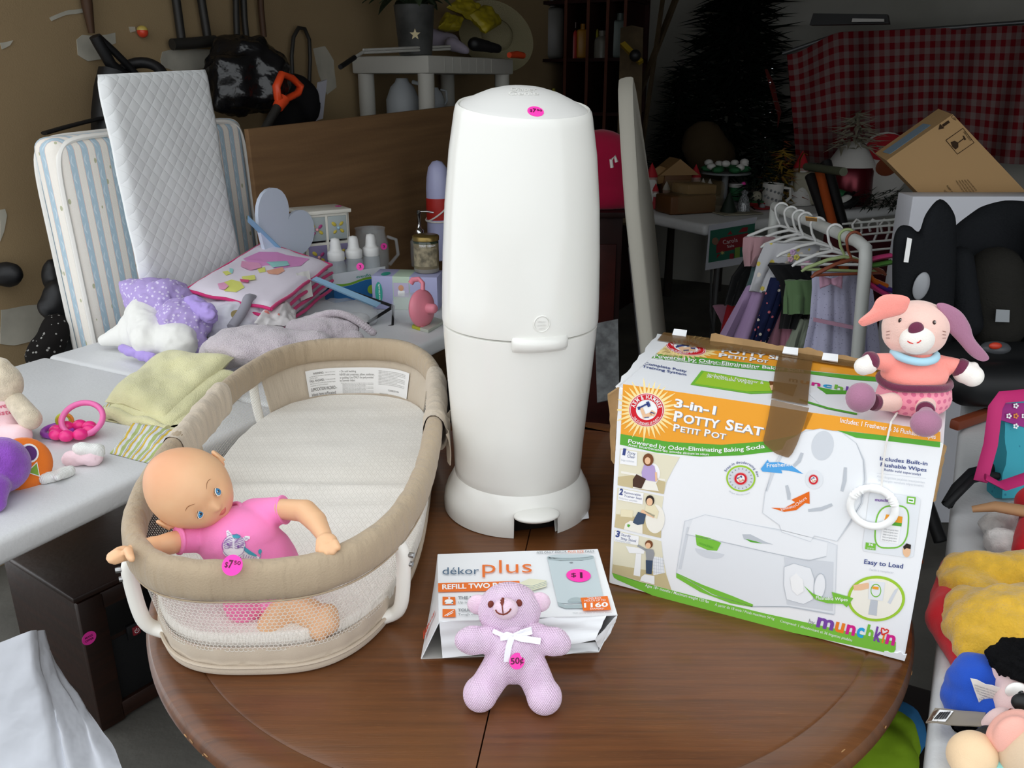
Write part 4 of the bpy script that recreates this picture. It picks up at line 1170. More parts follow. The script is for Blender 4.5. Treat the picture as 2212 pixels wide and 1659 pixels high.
mk = [('m', 912, 985, 'violet'), ('u', 990, 1032, 'orange2'), ('n', 1040, 1080, 'pinkm'), ('c', 1088, 1124, 'cyan'), ('h', 1131, 1170, 'green2'), ('k', 1177, 1214, 'violet'), ('\u0131', 1218, 1226, 'orange2'), ('n', 1200, 1238, 'pinkm')]
xs = [(912, 982), (988, 1026), (1034, 1072), (1078, 1108), (1115, 1146), (1151, 1180), (1185, 1192), (1199, 1238)]
for (ch, _, _, c), (a, b) in zip(mk, xs): Ft.text(ch, (a, 1412 + (a - 912) * .245), (b, 1412 + (b - 912) * .245), 58 if ch in 'hk' else 56, co[c], 3, .035)
hrt = [(1190, 1450), (1186, 1432), (1188, 1422), (1196, 1424), (1201, 1431), (1209, 1427), (1216, 1432), (1214, 1440), (1190, 1450)]
Ft.stroke([(x - 2, y - 2) for x, y in hrt], 6, co['red2'], 4)
o = Ft.done('maker_name', pk); o['label'] = 'multicoloured printed maker name'
# three small photos down the left edge
def photo(pts, name, fn):
    q = Face(FBL + pn * .0013, pn, pzc, .0002); q.poly(pts, co['bone'], 2); fn(q); q.done('printed_photo', pk)['label'] = name
def ph1(q):
    q.poly([(87, 790), (180, 780), (285, 812), (278, 862), (86, 825)], co['sand'], 3)
    q.poly([(100, 765), (285, 800), (285, 808), (100, 775)], co['warm'], 4)
    q.ell(224, 780, 38, 48, W_, 4, 10); q.poly([(150, 820), (190, 800), (245, 812), (258, 850), (150, 836)], co['warm'], 5)
    q.poly([(196, 740), (215, 730), (240, 745), (248, 785), (245, 810), (190, 800), (186, 770)], co['lav'], 6); q.poly([(150, 800), (165, 778), (205, 798), (200, 808), (186, 838), (150, 830)], co['brownp'], 7)
    q.ell(214, 718, 22, 26, co['hair'], 7); q.ell(212, 722, 12, 15, co['peach'], 8)
    q.stroke([(246, 770), (248, 808)], 8, co['peach'], 8)
    q.poly([(100, 676), (168, 686), (166, 745), (96, 735)], W_, 5); q.text('1', (106, 697), (118, 699), 26, co['navy'], 6, .05); q.text('Potty', (128, 694), (160, 700), 12, co['navy'], 6); q.text('Chair', (126, 708), (158, 714), 12, co['navy'], 6); q.text('Si\u00e8ge toilettes', (100, 722), (155, 730), 8, co['smoke'], 6)
def ph2(q):
    q.poly([(80, 945), (180, 960), (268, 990), (266, 1045), (72, 1000)], co['sand'], 3)
    q.ell(242, 965, 40, 60, co['warm'], 4); q.poly([(100, 925), (150, 930), (148, 960), (98, 955)], co['cloth'], 4); q.poly([(118, 985), (140, 972), (190, 985), (190, 1028), (112, 1008)], co['warm'], 5); q.poly([(128, 986), (140, 990), (134, 1000), (126, 996)], co['leaf'], 6)
    q.poly([(205, 900), (240, 905), (258, 935), (250, 965), (200, 935)], co['cloth'], 6); q.poly([(155, 965), (172, 935), (205, 945), (195, 985), (170, 990), (150, 980)], co['jean'], 7); q.stroke([(185, 932), (240, 955)], 14, co['peach'], 6)
    q.ell(221, 888, 18, 22, co['dkhair'], 7); q.ell(220, 893, 13, 16, co['peach'], 8)
    q.poly([(92, 838), (195, 858), (190, 905), (88, 885)], W_, 5); q.text('2', (92, 862), (107, 865), 24, co['navy'], 6, .05); q.text('Removable', (113, 858), (182, 870), 9, co['navy'], 6); q.text('Trainer Seat', (112, 872), (187, 885), 9, co['navy'], 6); q.text('R\u00e9ducteur amovible', (92, 880), (168, 895), 8, co['smoke'], 6)
def ph3(q):
    q.poly([(66, 1155), (180, 1175), (285, 1190), (310, 1262), (62, 1190)], co['sand'], 3)
    q.poly([(120, 1078), (200, 1090), (195, 1110), (135, 1108)], W_, 4); q.poly([(163, 1108), (185, 1108), (180, 1205), (152, 1200)], W_, 4); q.poly([(232, 1120), (275, 1128), (282, 1190), (235, 1200)], co['ash3'], 4)
    for i in range(5): q.stroke([(234, 1130 + i * 14), (280, 1138 + i * 13)], 1, co['smoke'], 5); q.stroke([(238 + i * 9, 1122), (240 + i * 9, 1195)], 1, co['smoke'], 5)
    q.poly([(202, 1090), (235, 1092), (240, 1110), (232, 1140), (206, 1138)], co['grey2'], 6); q.stroke([(170, 1075), (205, 1095)], 9, co['grey2'], 6); q.poly([(204, 1136), (233, 1138), (228, 1195), (205, 1192)], co['jean'], 7)
    q.ell(217, 1070, 16, 17, co['hair'], 7); q.ell(214, 1075, 11, 12, co['peach'], 8); q.poly([(186, 1205), (200, 1195), (240, 1203), (240, 1238), (180, 1222)], W_, 6)
    q.poly([(75, 1015), (175, 1038), (172, 1075), (72, 1058)], W_, 5); q.text('3', (77, 1037), (93, 1041), 24, co['navy'], 6, .05); q.text('Sturdy', (101, 1035), (140, 1042), 11, co['navy'], 6); q.text('Step Stool', (99, 1050), (162, 1062), 11, co['navy'], 6); q.text('Marchepied solide', (77, 1056), (140, 1068), 8, co['smoke'], 6)
photo([(96, 672), (250, 694), (345, 708), (318, 755), (290, 810), (278, 862), (86, 825)], 'printed photo of a child in a lavender top on a potty', ph1)
photo([(85, 835), (277, 872), (268, 940), (266, 1045), (72, 1000)], 'printed photo of a child in a cream top on a toilet', ph2)
photo([(72, 1012), (267, 1058), (275, 1130), (290, 1200), (310, 1262), (180, 1232), (62, 1190)], 'printed photo of a child in grey standing at a sink', ph3)
# product picture: potty, raised seat, disc, arrows
Fq = Face(FBL + pn * .0013, pn, pzc, .0002)
curve = [(345, 708), (318, 755), (290, 810), (272, 900), (266, 1000), (278, 1130), (310, 1262)]
Fq.poly([(365, 975), (400, 965), (450, 948), (560, 970), (620, 985), (760, 1010), (960, 1060), (1000, 1075), (998, 1130), (990, 1362), (800, 1330), (650, 1332), (480, 1280), (330, 1190)], co['ash'], 1)
Fq.poly([(400, 965), (450, 948), (620, 985), (960, 1065), (955, 1120), (880, 1138), (700, 1100), (480, 1050), (372, 1030)], co['ash3'], 2)
Fq.poly([(330, 1190), (440, 1240), (560, 1285), (650, 1322), (648, 1333), (560, 1318), (430, 1270), (330, 1210)], co['green2'], 3)
Fq.poly([(410, 1030), (470, 1045), (517, 1065), (500, 1098), (460, 1095), (415, 1075)], co['green2'], 3); Fq.text('munchkin', (425, 1070), (482, 1090), 12, co['leaf'], 4)
Fq.poly([(605, 1030), (640, 1030), (700, 1060), (735, 1072), (660, 1065), (612, 1050)], co['smoke'], 3); Fq.poly([(618, 1048), (660, 1058), (690, 1068), (640, 1062)], co['leaf'], 4)
body_o = [(365, 975), (400, 965), (450, 948), (560, 970), (620, 985), (760, 1010), (960, 1060), (1000, 1075), (998, 1130), (990, 1362), (800, 1330), (650, 1332), (480, 1280), (330, 1190), (365, 975)]
Fq.stroke(body_o, 2.5, co['ash2'], 3); Fq.stroke([(372, 1030), (480, 1052), (700, 1102), (880, 1140), (955, 1122)], 3, co['smoke'], 3); Fq.stroke([(345, 1175), (380, 1000)], 12, co['ash2'], 2)
Fq.poly([(780, 1125), (985, 1145), (982, 1350), (790, 1322)], co['ash2'], 2); Fq.ell(470, 1100, 62, 30, co['ash2'], 2, 12, a0=0, a1=180)
Fq.stroke([(640, 1330), (800, 1332), (985, 1364)], 5, co['smoke'], 3)
seat = [(868, 600), (930, 590), (1020, 605), (1080, 650), (1110, 720), (1115, 800), (1100, 900), (1050, 985), (1000, 1058), (905, 1035), (890, 1060), (770, 1020), (760, 990), (690, 940), (700, 860), (730, 760), (790, 640)]
Fq.poly(seat, co['ash3'], 3)
Fq.stroke(seat[3:9], [2, 8, 12, 12, 8, 2], co['ash2'], 4); Fq.stroke(seat + seat[:1], 2.5, co['ash2'], 4); Fq.ell(940, 660, 46, 62, co['ash2'], 4, 10); Fq.stroke([(705, 850), (740, 760), (800, 640)], 10, co['ash2'], 4)
for a in (((855, 690), (820, 745)), ((790, 825), (800, 885)), ((1035, 750), (1020, 850)), ((880, 930), (980, 905))):
    m = ((a[0][0] + a[1][0]) / 2 + 4, (a[0][1] + a[1][1]) / 2 + 6); Fq.stroke([a[0], m, a[1]], [12, 16, 12], co['smoke'], 5)
Fq.ell(905, 800, 37, 40, co['ash'], 5); ahlogo(Fq, 902, 800, 21, 22, 0, False, False, 6)
Fq.poly([(780, 1165), (820, 1150), (890, 1170), (905, 1215), (900, 1300), (860, 1320), (790, 1300), (778, 1240)], co['ash3'], 4); Fq.stroke([(780, 1165), (820, 1150), (890, 1170), (905, 1215), (900, 1300), (860, 1320), (790, 1300), (778, 1240), (780, 1165)], 2, co['smoke'], 5)
Fq.ell(928, 1245, 24, 55, co['ash3'], 5, 6); Fq.ell(928, 1245, 24, 55, co['smoke'], 6, 6, r0=.93); Fq.poly([(805, 1210), (830, 1190), (858, 1215), (862, 1265), (835, 1282), (812, 1260)], W_, 7)
Fq.ell(599, 797, 61, 55, co['lime'], 3, 6); Fq.ell(599, 797, 54, 48, co['ash2'], 4, 6)
for i in range(18): Fq.stroke([(599 + 42 * math.cos(R(i * 20)), 797 + 38 * math.sin(R(i * 20))), (599 + 49 * math.cos(R(i * 20)), 797 + 44 * math.sin(R(i * 20)))], 4, co['grey2'], 5)
ahlogo(Fq, 599, 797, 29, 27, 0, False, False, 5)
Fq.arc('Snap-in deodorizing disc', 599, 797, 68, 63, 205, 355, 10, co['navy'], 4, .01); Fq.arc('disque d\u00e9sodorisant', 599, 797, 78, 70, 130, 60, 7, co['smoke'], 4)
Fq.poly([(682, 757), (712, 718), (716, 730), (760, 728), (810, 742), (860, 778), (800, 764), (768, 762), (772, 775), (690, 768)], co['sky'], 5); Fq.text('Freshener', (708, 750), (815, 744), 17, W_, 6, .01)
Fq.poly([(725, 918), (780, 920), (826, 895), (810, 885), (885, 850), (886, 902), (868, 898), (830, 928), (780, 935)], co['flame'], 6); Fq.text('Eliminates', (768, 930), (828, 915), 13, W_, 7); Fq.text('Odors', (832, 912), (875, 880), 13, W_, 7)
Fq.poly([(862, 1242), (900, 1275), (940, 1290), (985, 1295), (978, 1268), (1068, 1294), (1040, 1332), (1025, 1318), (960, 1315), (910, 1300)], co['green2'], 8); Fq.text('Flushable Wipes', (912, 1298), (1044, 1306), 14, W_, 9, .01)
# wipes pack and loading picture
Fq.poly([(1135, 862), (1145, 852), (1335, 872), (1348, 885), (1318, 1120), (1300, 1128), (1112, 1100), (1105, 1085)], co['ash'], 3)
pill = [(1160 + 72 + 70 * math.cos(R(a)) ** 1 if False else 1228 + 68 * (abs(math.cos(R(a))) ** .6) * (1 if math.cos(R(a)) > 0 else -1) - .12 * (100 * math.sin(R(a))), 998 + 88 * (abs(math.sin(R(a))) ** .7) * (1 if math.sin(R(a)) > 0 else -1)) for a in range(0, 361, 9)]
Fq.poly(pill[:-1], co['ash3'], 4); Fq.stroke(pill, 6, co['green2'], 5)
Fq.poly([(1195, 950), (1270, 960), (1255, 1070), (1180, 1055)], W_, 6); Fq.poly([(1205, 945), (1273, 955), (1270, 982), (1196, 972)], co['amber'], 7); ahlogo(Fq, 1237, 960, 14, 14, 0, False, False, 8); Fq.poly([(1196, 972), (1270, 982), (1268, 996), (1194, 986)], co['leaf'], 7)
for i in range(5): Fq.text('Safely and gently cleans', (1195 - i * 2, 1008 + i * 11), (1255 - i * 2, 1016 + i * 11), 6, co['grey2'], 8)
Fq.poly([(1120, 1062), (1162, 1068), (1160, 1095), (1117, 1090)], co['green2'], 6); Fq.text('36', (1130, 1074), (1150, 1077), 9, W_, 7, .02); Fq.text('WIPES', (1124, 1088), (1155, 1092), 6, W_, 7)
Fq.poly([(1292, 870), (1328, 874), (1325, 905), (1290, 900)], co['green2'], 6); Fq.poly([(1297, 876), (1322, 879), (1320, 898), (1295, 894)], W_, 7); Fq.stroke([(1300, 885), (1316, 888)], 6, co['leaf'], 8)
Fq.text('munchkin', (1158, 890), (1230, 896), 13, co['violet'], 6, .02)
Fq.ell(1290, 1098, 16, 26, co['peach'], 6); Fq.poly([(1275, 1080), (1290, 1066), (1308, 1072), (1306, 1090), (1290, 1085), (1280, 1092)], co['dkhair'], 7)
Fq.ell(1163, 1297, 120, 95, co['lime'], 4); Fq.ell(1163, 1297, 108, 84, co['warm'], 5)
Fq.poly([(1068, 1240), (1130, 1230), (1140, 1252), (1100, 1262), (1070, 1262)], co['peach'], 6); Fq.poly([(1135, 1222), (1200, 1228), (1190, 1305), (1130, 1298)], co['ash'], 7); Fq.ell(1162, 1262, 22, 28, co['green2'], 8, r0=.85); Fq.poly([(1148, 1244), (1174, 1247), (1172, 1258), (1147, 1255)], co['amber'], 9); Fq.poly([(1140, 1300), (1170, 1305), (1165, 1368), (1130, 1362)], co['smoke'], 6)
Fq.poly([(1240, 1260), (1258, 1250), (1222, 1320), (1210, 1312)], co['ash2'], 6)
o = Fq.done('product_picture', pk); o['label'] = 'printed picture of a white and green potty with arrows'
# ---- print on the top
ptc = lambda X, Y: (1300 + X / 4.8087, 700 + Y / 4.8087)
Fo = Face(ftl + ZV * .0013 + Vector((0, 0, 0)), (pd.cross(pb) if pd.cross(pb).z > 0 else -pd.cross(pb)) , ptc, .0002)
nt_ = (ftr - ftl).cross(pb).normalized(); nt_ = nt_ if nt_.z > 0 else -nt_
Fo = Face(ftl + nt_ * .0014, nt_, ptc, .0002)
Fo.poly([(575, 190), (640, 112), (1200, 185), (1800, 285), (2600, 400), (3500, 540), (3500, 600), (2600, 530), (2000, 465), (1500, 400), (1000, 345), (480, 300)], co['amber'], 1)
ahlogo(Fo, 872, 250, 212, 75, 10, True, True, 2)
Fo.poly([(480, 300), (1000, 345), (1500, 405), (2150, 490), (2600, 535), (3500, 600), (3500, 650), (2600, 580), (2150, 520), (1500, 470), (1000, 415), (440, 345)], co['leaf'], 2)
Fo.text('Powered by Odor-Eliminating Baking Soda', (540, 352), (2100, 512), 32, W_, 5, .02, up=(.12, -1)); Fo.text('Avec bicarbonate de soude \u00e9liminant les odeurs', (525, 366), (1600, 474), 17, W_, 5, .01, up=(.12, -1))
for dx, m, k in ((6, co['grey2'], 5), (0, W_, 6)):
    Fo.text('P', (1210 + dx, 348), (1300 + dx, 358), 38, m, k, .03, up=(.2, -1)); Fo.text('ETIT', (1310 + dx, 360), (1500 + dx, 385), 30, m, k, .03, up=(.2, -1)); Fo.text('P', (1530 + dx, 390), (1600 + dx, 398), 38, m, k, .03, up=(.2, -1)); Fo.text('OT', (1608 + dx, 400), (1720 + dx, 415), 30, m, k, .03, up=(.2, -1))
    Fo.text('POTTY SEAT', (1240 + dx, 300), (2050 + dx, 410), 42, m, k, .03, up=(.25, -1)); Fo.text('3-in-1', (1290 + dx, 262), (1650 + dx, 312), 34, m, k, .03, up=(.25, -1))
Fo.text('Complete Potty', (440, 420), (880, 506), 24, co['navy'], 3, .015, up=(.15, -1)); Fo.text('Training System', (418, 452), (876, 540), 24, co['navy'], 3, .015, up=(.15, -1))
Fo.poly([(1035, 485), (1800, 612), (1780, 720), (1550, 728), (920, 632)], co['green2'], 2); Fo.poly([(1060, 500), (1780, 620), (1765, 700), (1500, 705), (960, 622)], co['lime'], 3)
Fo.text('Includes: 1 Freshener &', (1100, 543), (1680, 632), 26, W_, 5, .005, up=(.15, -1)); Fo.text('36 Flushable Wipes', (1085, 560), (1565, 634), 26, W_, 5, .005, up=(.15, -1))
Fo.poly([(1735, 600), (2030, 640), (1985, 760), (1760, 690)], co['hair'], 6); Fo.poly([(1740, 650), (1780, 640), (1800, 690), (1760, 700)], co['peach'], 7)
cols = ['dkhair', 'orange2', 'pinkm', 'cyan', 'green2', 'violet', 'orange2', 'pinkm']
for i, ch in enumerate('munchkin'):
    a = 1940 + i * 118; Fo.text(ch, (a, 600 + i * 19), (a + 92, 614 + i * 19), 44, co[cols[i]], 4, .03, up=(.2, -1))
Fo.poly([(2230, 655), (2400, 690), (2600, 700), (2560, 735), (2330, 735)], co['leaf'], 4); Fo.stroke([(2050, 790), (2350, 880), (2650, 940)], 18, co['leaf'], 4); Fo.poly([(2140, 720), (2300, 690), (2700, 760), (2650, 930), (2300, 870)], co['ash3'], 3)
o = Fo.done('printed_top', pk); o['label'] = 'printed top panel with logo and green label'
# ---- brown packing tape
mt = bpy.data.materials.new('brown_packing_tape'); mt.use_nodes = True; _mats['brown_packing_tape'] = mt
_b = bsdf_of(mt); _b.inputs['Base Color'].default_value = lin('#8a6a42'); _b.inputs['Roughness'].default_value = .22; _b.inputs['Alpha'].default_value = .58; _b.inputs['Specular IOR Level'].default_value = .6
def tape(Fc, pts, name, k, n=14, nv=5):
    """a strip between two edge polylines (same count) in the face's units"""
    L, R_ = pts; mb = MB()
    def at(pl, t):
        f = t * (len(pl) - 1); i = min(int(f), len(pl) - 2); return Vector(pl[i]).lerp(Vector(pl[i + 1]), f - i)
    def fn(a, b):
        q = at(L, b).lerp(at(R_, b), a); w = .0006 * max(0, noise.noise(Vector((a * 5, b * 9, k))))
        return Fc.p(q.x, q.y, k) + Fc.n * w
    mb.slab(n, nv * 4, fn, .0003).build(name, mt, pk, 60, world=True)
tape(Fo, ([(1855, 285), (1800, 480), (1770, 700), (1760, 790)], [(2200, 335), (2170, 500), (2150, 700), (2135, 860)]), 'packing_tape', 12)
tape(Fp, ([(728, 466), (715, 540), (692, 645), (745, 690), (790, 706)], [(885, 500), (868, 560), (835, 650), (815, 690), (800, 706)]), 'packing_tape', 14)
tape(Fo, ([(640, 108), (1100, 165), (1700, 262), (2300, 360), (3000, 470), (3500, 545)], [(575, 190), (1090, 275), (1700, 330), (2300, 425), (3000, 530), (3500, 600)]), 'packing_tape', 16, 8, 10)
# corner dent bottom right
ragged((FBR - pd * .02 + pn * .001, FBR + pn * .001 + pd * .002, FBR + ZV * .01 + pn * .002 + pd * .003, FBR - pd * .02 + ZV * .006 + pn * .0015), 'crushed_corner', m_cart, .0015, 31, .002, 8)

# ================================================================== PLUSH RABBIT
rbc = lambda X, Y: (1500 + X / 3.1067, 400 + Y / 3.1067)
RT = lambda X, Y, y: PY(*rbc(X, Y), y)
topz = TZ + PH + .004
rab = thing('plush_rabbit', 'pink and mauve plush rabbit with floppy ears sitting on the potty carton', 'toy', Vector((RT(1470, 1450, .895).x, .895, topz)))
m_rp = M('rabbit_pale_velour', '#f6cdc0', .9, .1, bump=(700, .0006), sheen=.5); m_rw = M('rabbit_white_velour', '#f6f0e8', .9, .1, bump=(700, .0006), sheen=.5); m_rc = M('rabbit_coral_velour', '#ff9c90', .9, .1, bump=(700, .0006), sheen=.4); m_rm = M('rabbit_maroon_velour', '#6f2f49', .9, .1, bump=(700, .0006), sheen=.4); m_rv = M('rabbit_mauve_velour', '#a9758f', .9, .1, bump=(700, .0006), sheen=.4)
def dots(n):
    s_ = 1 / .0078
    row = (n.z * s_).fl(); a = ((n.x * s_) + row * .5).fr() - .5; b = (n.z * s_).fr() - .5
    d = (a * a + b * b).sq()
    return n.mix(d.lt(.30), '#f79cae', '#dd6f90'), n.noise(700, 2)
m_dot = PM('rabbit_dotted_cloth', dots, .9, .1, bump_d=.0005, sheen=.3)
bc = RT(1470, 1415, .895); 
def cl(v):
    if v.z < topz: v.z = topz
    return v
b_ = blob([('e', bc, (.0405, .035, .0235)), ('e', bc + ZV * .006, (.0395, .034, .022))], .0024, 3); b_.V = [cl(v) for v in b_.V]
b_.build('dotted_seat', m_dot, rab, 80, world=True)
sh = RT(1475, 1225, .895)
blob([('e', RT(1475, 1270, .895), (.0362, .0295, .017)), ('c', RT(1475, 1265, .895), RT(1480, 1180, .897), .029, .021),
    ('c', RT(1345, 1195, .895), RT(1215, 1180, .888), .0115, .0088), ('c', RT(1610, 1200, .895), RT(1750, 1212, .888), .0115, .0088), ('c', RT(1345, 1195, .895), RT(1475, 1220, .895), .012, .02), ('c', RT(1610, 1200, .895), RT(1475, 1220, .895), .012, .02)], .0022, 4).build('coral_shirt', m_rc, rab, 80, world=True)
bt = RT(1475, 1312, .895)
MB().tube([bt + Vector((math.cos(t) * .0368, math.sin(t) * .0305, .0012 * math.sin(3 * t))) for t in [2 * math.pi * i / 48 for i in range(48)]], .0042, 10, closed=True, flat=1.0).build('belt', m_rm, rab, 80, world=True)
hd = RT(1485, 950, .9)
head = blob([('e', hd, (.0355, .031, .029)), ('e', hd + Vector((0, 0, -.008)), (.034, .030, .025))], .0022, 4).build('head', m_rp, rab, 80, world=True)
muz = blob([('e', RT(1495, 1035, .876), (.0188, .012, .0165))], .0016, 3).build('muzzle', m_rw, rab, 80, world=True)
nq, nn = hit(bvh_of(muz), *rbc(1492, 968))
MB().ell(nq + Vector((0, .0015, 0)), (.0082, .0042, .0078), None, 24, 16).build('nose', m_rm, rab, 80, world=True)
bvh_, bvm = bvh_of(head), bvh_of(muz)
m_eb = M('eye_brown', '#3f2a24', .3)
for X, Y in ((1380, 908), (1609, 923)):
    q, n_ = hit(bvh_, *rbc(X, Y)); e = MB().ell(q, (.0019, .0012, .0028), None, 14, 10).build('eye', m_eb, rab, 80, world=True)
    MB().ell(q + Vector((.0003, -.0012, .001)), .0006, None, 8, 6).build('eye_glint', m_scl, e, 80, world=True)
fm = FaceB(bvm, rbc, .0007)
fm.stroke([(1430, 1045), (1445, 1056), (1468, 1062)], 7, co['red2'], 1); fm.stroke([(1492, 1058), (1508, 1052), (1520, 1040)], 7, co['red2'], 1); fm.done('smile_stitching', rab)
fm = FaceB(bvh_, rbc, .0006)
for s_, x0 in ((1, 1285), (-1, 1690)):
    for i in range(3): fm.stroke([(x0 + s_ * 4, 985 + i * 20), (x0 + s_ * 28, 978 + i * 24)], 3, m_thread, 1)
fm.done('whisker_stitching', rab)
# collar
cc = RT(1478, 1142, .892)
MB().tube([cc + Vector((math.cos(t) * .0215, math.sin(t) * .019 , .0014 * math.cos(2 * t))) for t in [2 * math.pi * i / 40 for i in range(40)]], .0045, 10, closed=True).build('blue_collar', M('pale_blue_cloth', '#b3dcec', .9, .1), rab, 80, world=True)
def leafpart(pts, name, m, y0, y1, th, parent):
    """padded ear: outline in picture units with depth from y0 (first point) towards y1"""
    P = [Vector(p) for p in pts]; n = len(P); c = sum(P, Vector((0, 0))) / n
    # densify outline
    Q = []
    for i in range(n):
        a, b, d, e = P[i - 1], P[i], P[(i + 1) % n], P[(i + 2) % n]
        for k in range(5):
            t = k / 5; Q.append(.5 * ((2 * b) + (-a + d) * t + (2 * a - 5 * b + 4 * d - e) * t * t + (-a + 3 * b - 3 * d + e) * t ** 3))
    mb = MB(); N = len(Q); rings = [(0, 1), (.3, .97), (.55, .85), (.75, .68), (.9, .42), (1.0, 0), (.9, -.42), (.75, -.68), (.5, -.9), (0, -1)]
    x0, x1 = min(q.x for q in Q), max(q.x for q in Q); rev = P[0].x > c.x
    vs, fs = [], []
    for f, h in rings:
        for q in Q:
            w = c + (q - c) * f; t = (x1 - w.x) / (x1 - x0) if rev else (w.x - x0) / (x1 - x0)
            p = RT(w.x, w.y, y0 + (y1 - y0) * t); vs.append(p - ray(*rbc(w.x, w.y)).normalized() * h * th)
    for j in range(len(rings) - 1):
        for i in range(N): fs.append([j * N + i, j * N + (i + 1) % N, (j + 1) * N + (i + 1) % N, (j + 1) * N + i])
    mb.add(vs, fs).build(name, m, parent, 80, world=True)
leafpart([(1440, 800), (1442, 760), (1390, 738), (1290, 733), (1225, 765), (1185, 835), (1105, 905), (1112, 935), (1150, 945), (1270, 900), (1400, 862)], 'coral_ear', m_rc, .868, .868, .0045, rab)
leafpart([(1625, 800), (1690, 795), (1790, 850), (1850, 940), (1880, 1030), (1970, 1140), (1968, 1175), (1920, 1180), (1850, 1140), (1770, 1050), (1690, 960), (1655, 870)], 'mauve_ear', m_rv, .888, .880, .0048, rab)
# hands, cuffs
for pts, cuff, nm in ((((1165, 1205, .885), (1135, 1215, .883), (1170, 1160, .885)), ((1200, 1182, .887), (1180, 1183, .886)), 'l'), (((1815, 1255, .885), (1865, 1280, .88), (1872, 1218, .884)), ((1762, 1218, .888), (1790, 1230, .886)), 'r')):
    a, b, c = [RT(*p) for p in pts]
    big = .0105 if nm == 'l' else .0125
    blob([('e', a, big), ('e', b, big * .95), ('c', a, c, big * .55, big * .45)], .0014, 3).build('white_mitten', m_rw, rab, 80, world=True)
    p, q = RT(*cuff[0]), RT(*cuff[1]); ax = (q - p).normalized(); mx = Matrix.Translation(p) @ rot_to(ax)
    MB().lathe([(0, -.001), (.0095, -.001), (.0108, .001), (.011, .004), (.0108, .007), (.0095, .0085), (0, .0085)], 24, mx).build('cuff', m_rm, rab, 80, world=True)
# legs and feet
lf0, lf1, lf2 = RT(1330, 1455, .875), RT(1240, 1460, .866), RT(1115, 1425, .858)
blob([('c', lf0, lf1, .011, .0085)], .002, 2).build('leg', m_rp, rab, 80, world=True)
MB().lathe([(0, 0), (.0085, 0), (.0095, .002), (.009, .0065), (0, .007)], 20, Matrix.Translation(RT(1228, 1460, .866)) @ rot_to(RT(1180, 1455, .863) - RT(1228, 1460, .866))).build('cuff', m_rm, rab, 80, world=True)
ft = blob([('e', lf2, (.0155, .015, .0165))], .002, 2); ft.V = [cl(v) for v in ft.V]; ft.build('foot', m_rv, rab, 80, world=True)
g0, g1 = RT(1545, 1470, .868), RT(1556, 1530, .848); fp_ = PY(2000, 914, .80)
blob([('c', g0, g1, .0115, .0085)], .002, 2).build('leg', m_rp, rab, 80, world=True)
MB().lathe([(0, 0), (.0085, 0), (.0095, .002), (.009, .0065), (0, .007)], 20, Matrix.Translation(g1 + Vector((0, .003, .003))) @ rot_to(fp_ - g1)).build('cuff', m_rm, rab, 80, world=True)
blob([('e', fp_, (.0155, .013, .0145)), ('c', fp_, g1, .009, .008)], .002, 3).build('foot', m_rv, rab, 80, world=True)
# pull cord and ring hanging down the carton front
m_cordw = M('white_cord', '#e9e5df', .8, .2); m_ring = M('white_ring_plastic', '#f6f6f4', .3, .5)
def fpt(px, py, off):
    d = ray(px, py); c = Vector((0, 0, CAMZ)); t = (FBL + pn * off - c).dot(pn) / d.dot(pn); return c + d * t
edge = fpt(1934, 905, .004); edge.z = max(edge.z, topz - .02)
cord = [RT(1440, 1495, .872), PZ(1942, 885, topz + .0015), fpt(1925, 912, .004), fpt(1914, 960, .0045), fpt(1907, 1010, .005), fpt(1904, 1056, .006)]
MB().tube(cord, .0011, 8).build('pull_cord', m_cordw, rab, 60, world=True)
rc_ = fpt(1885, 1096, .0065); mr = MB(); N = 96; P, rr = [], []
for i in range(N):
    t = 2 * math.pi * i / N; P.append(rc_ + pd * math.cos(t) * .0225 + ZV * math.sin(t) * .0225)
    dg_ = math.degrees(t); rid = .0009 * (math.sin(t * 40) > 0) if (20 < dg_ < 55 or 125 < dg_ < 160) else 0
    rr.append(.0041 + rid + (.0008 if 75 < dg_ < 105 else 0))
mr.tube(P, rr, 14, closed=True).build('pull_ring', m_ring, rab, 60, world=True)
# ================================================================== LEFT FOLDING TABLE AND WHAT LIES ON IT
LZ = .74
m_fold = M('white_table_plastic', '#d9dadb', .45, .4, bump=(160, .0006), var=(3, .05))
m_gmet = M('grey_steel', '#6d6e70', .4, .5, metal=.6)
m_black = M('black_plastic', '#141416', .5, .4)
def folding_table(name, label, u0, u1, n0, n1, z, fold):
    t = thing(name, label, 'table', G((u0 + u1) / 2, (n0 + n1) / 2, 0), (0, 0, -AZ))
    L, W = u1 - u0, n1 - n0
    for a, b in ((-L / 2, fold - (u0 + u1) / 2 - .0015), (fold - (u0 + u1) / 2 + .0015, L / 2)):
        MB().box((0, (a + b) / 2, z - .022), (W, b - a, .044), None, .012, 0, 3).build('top_panel', m_fold, t, 40)
    for s_ in (-1, 1):
        for q in (-1, 1): MB().tube([(s_ * (W / 2 - .06), q * (L / 2 - .25), z - .04), (s_ * (W / 2 - .06), q * (L / 2 - .18), .012)], .014, 10).build('leg', m_gmet, t)
        MB().tube([(s_ * (W / 2 - .07), -L / 2 + .2, z - .055), (s_ * (W / 2 - .07), L / 2 - .2, z - .055)], .012, 8).build('side_rail', m_gmet, t)
    return t
folding_table('folding_table', 'long white plastic folding table covered in baby things', 0, 2.44, 1.175, 1.93, LZ, 1.22)
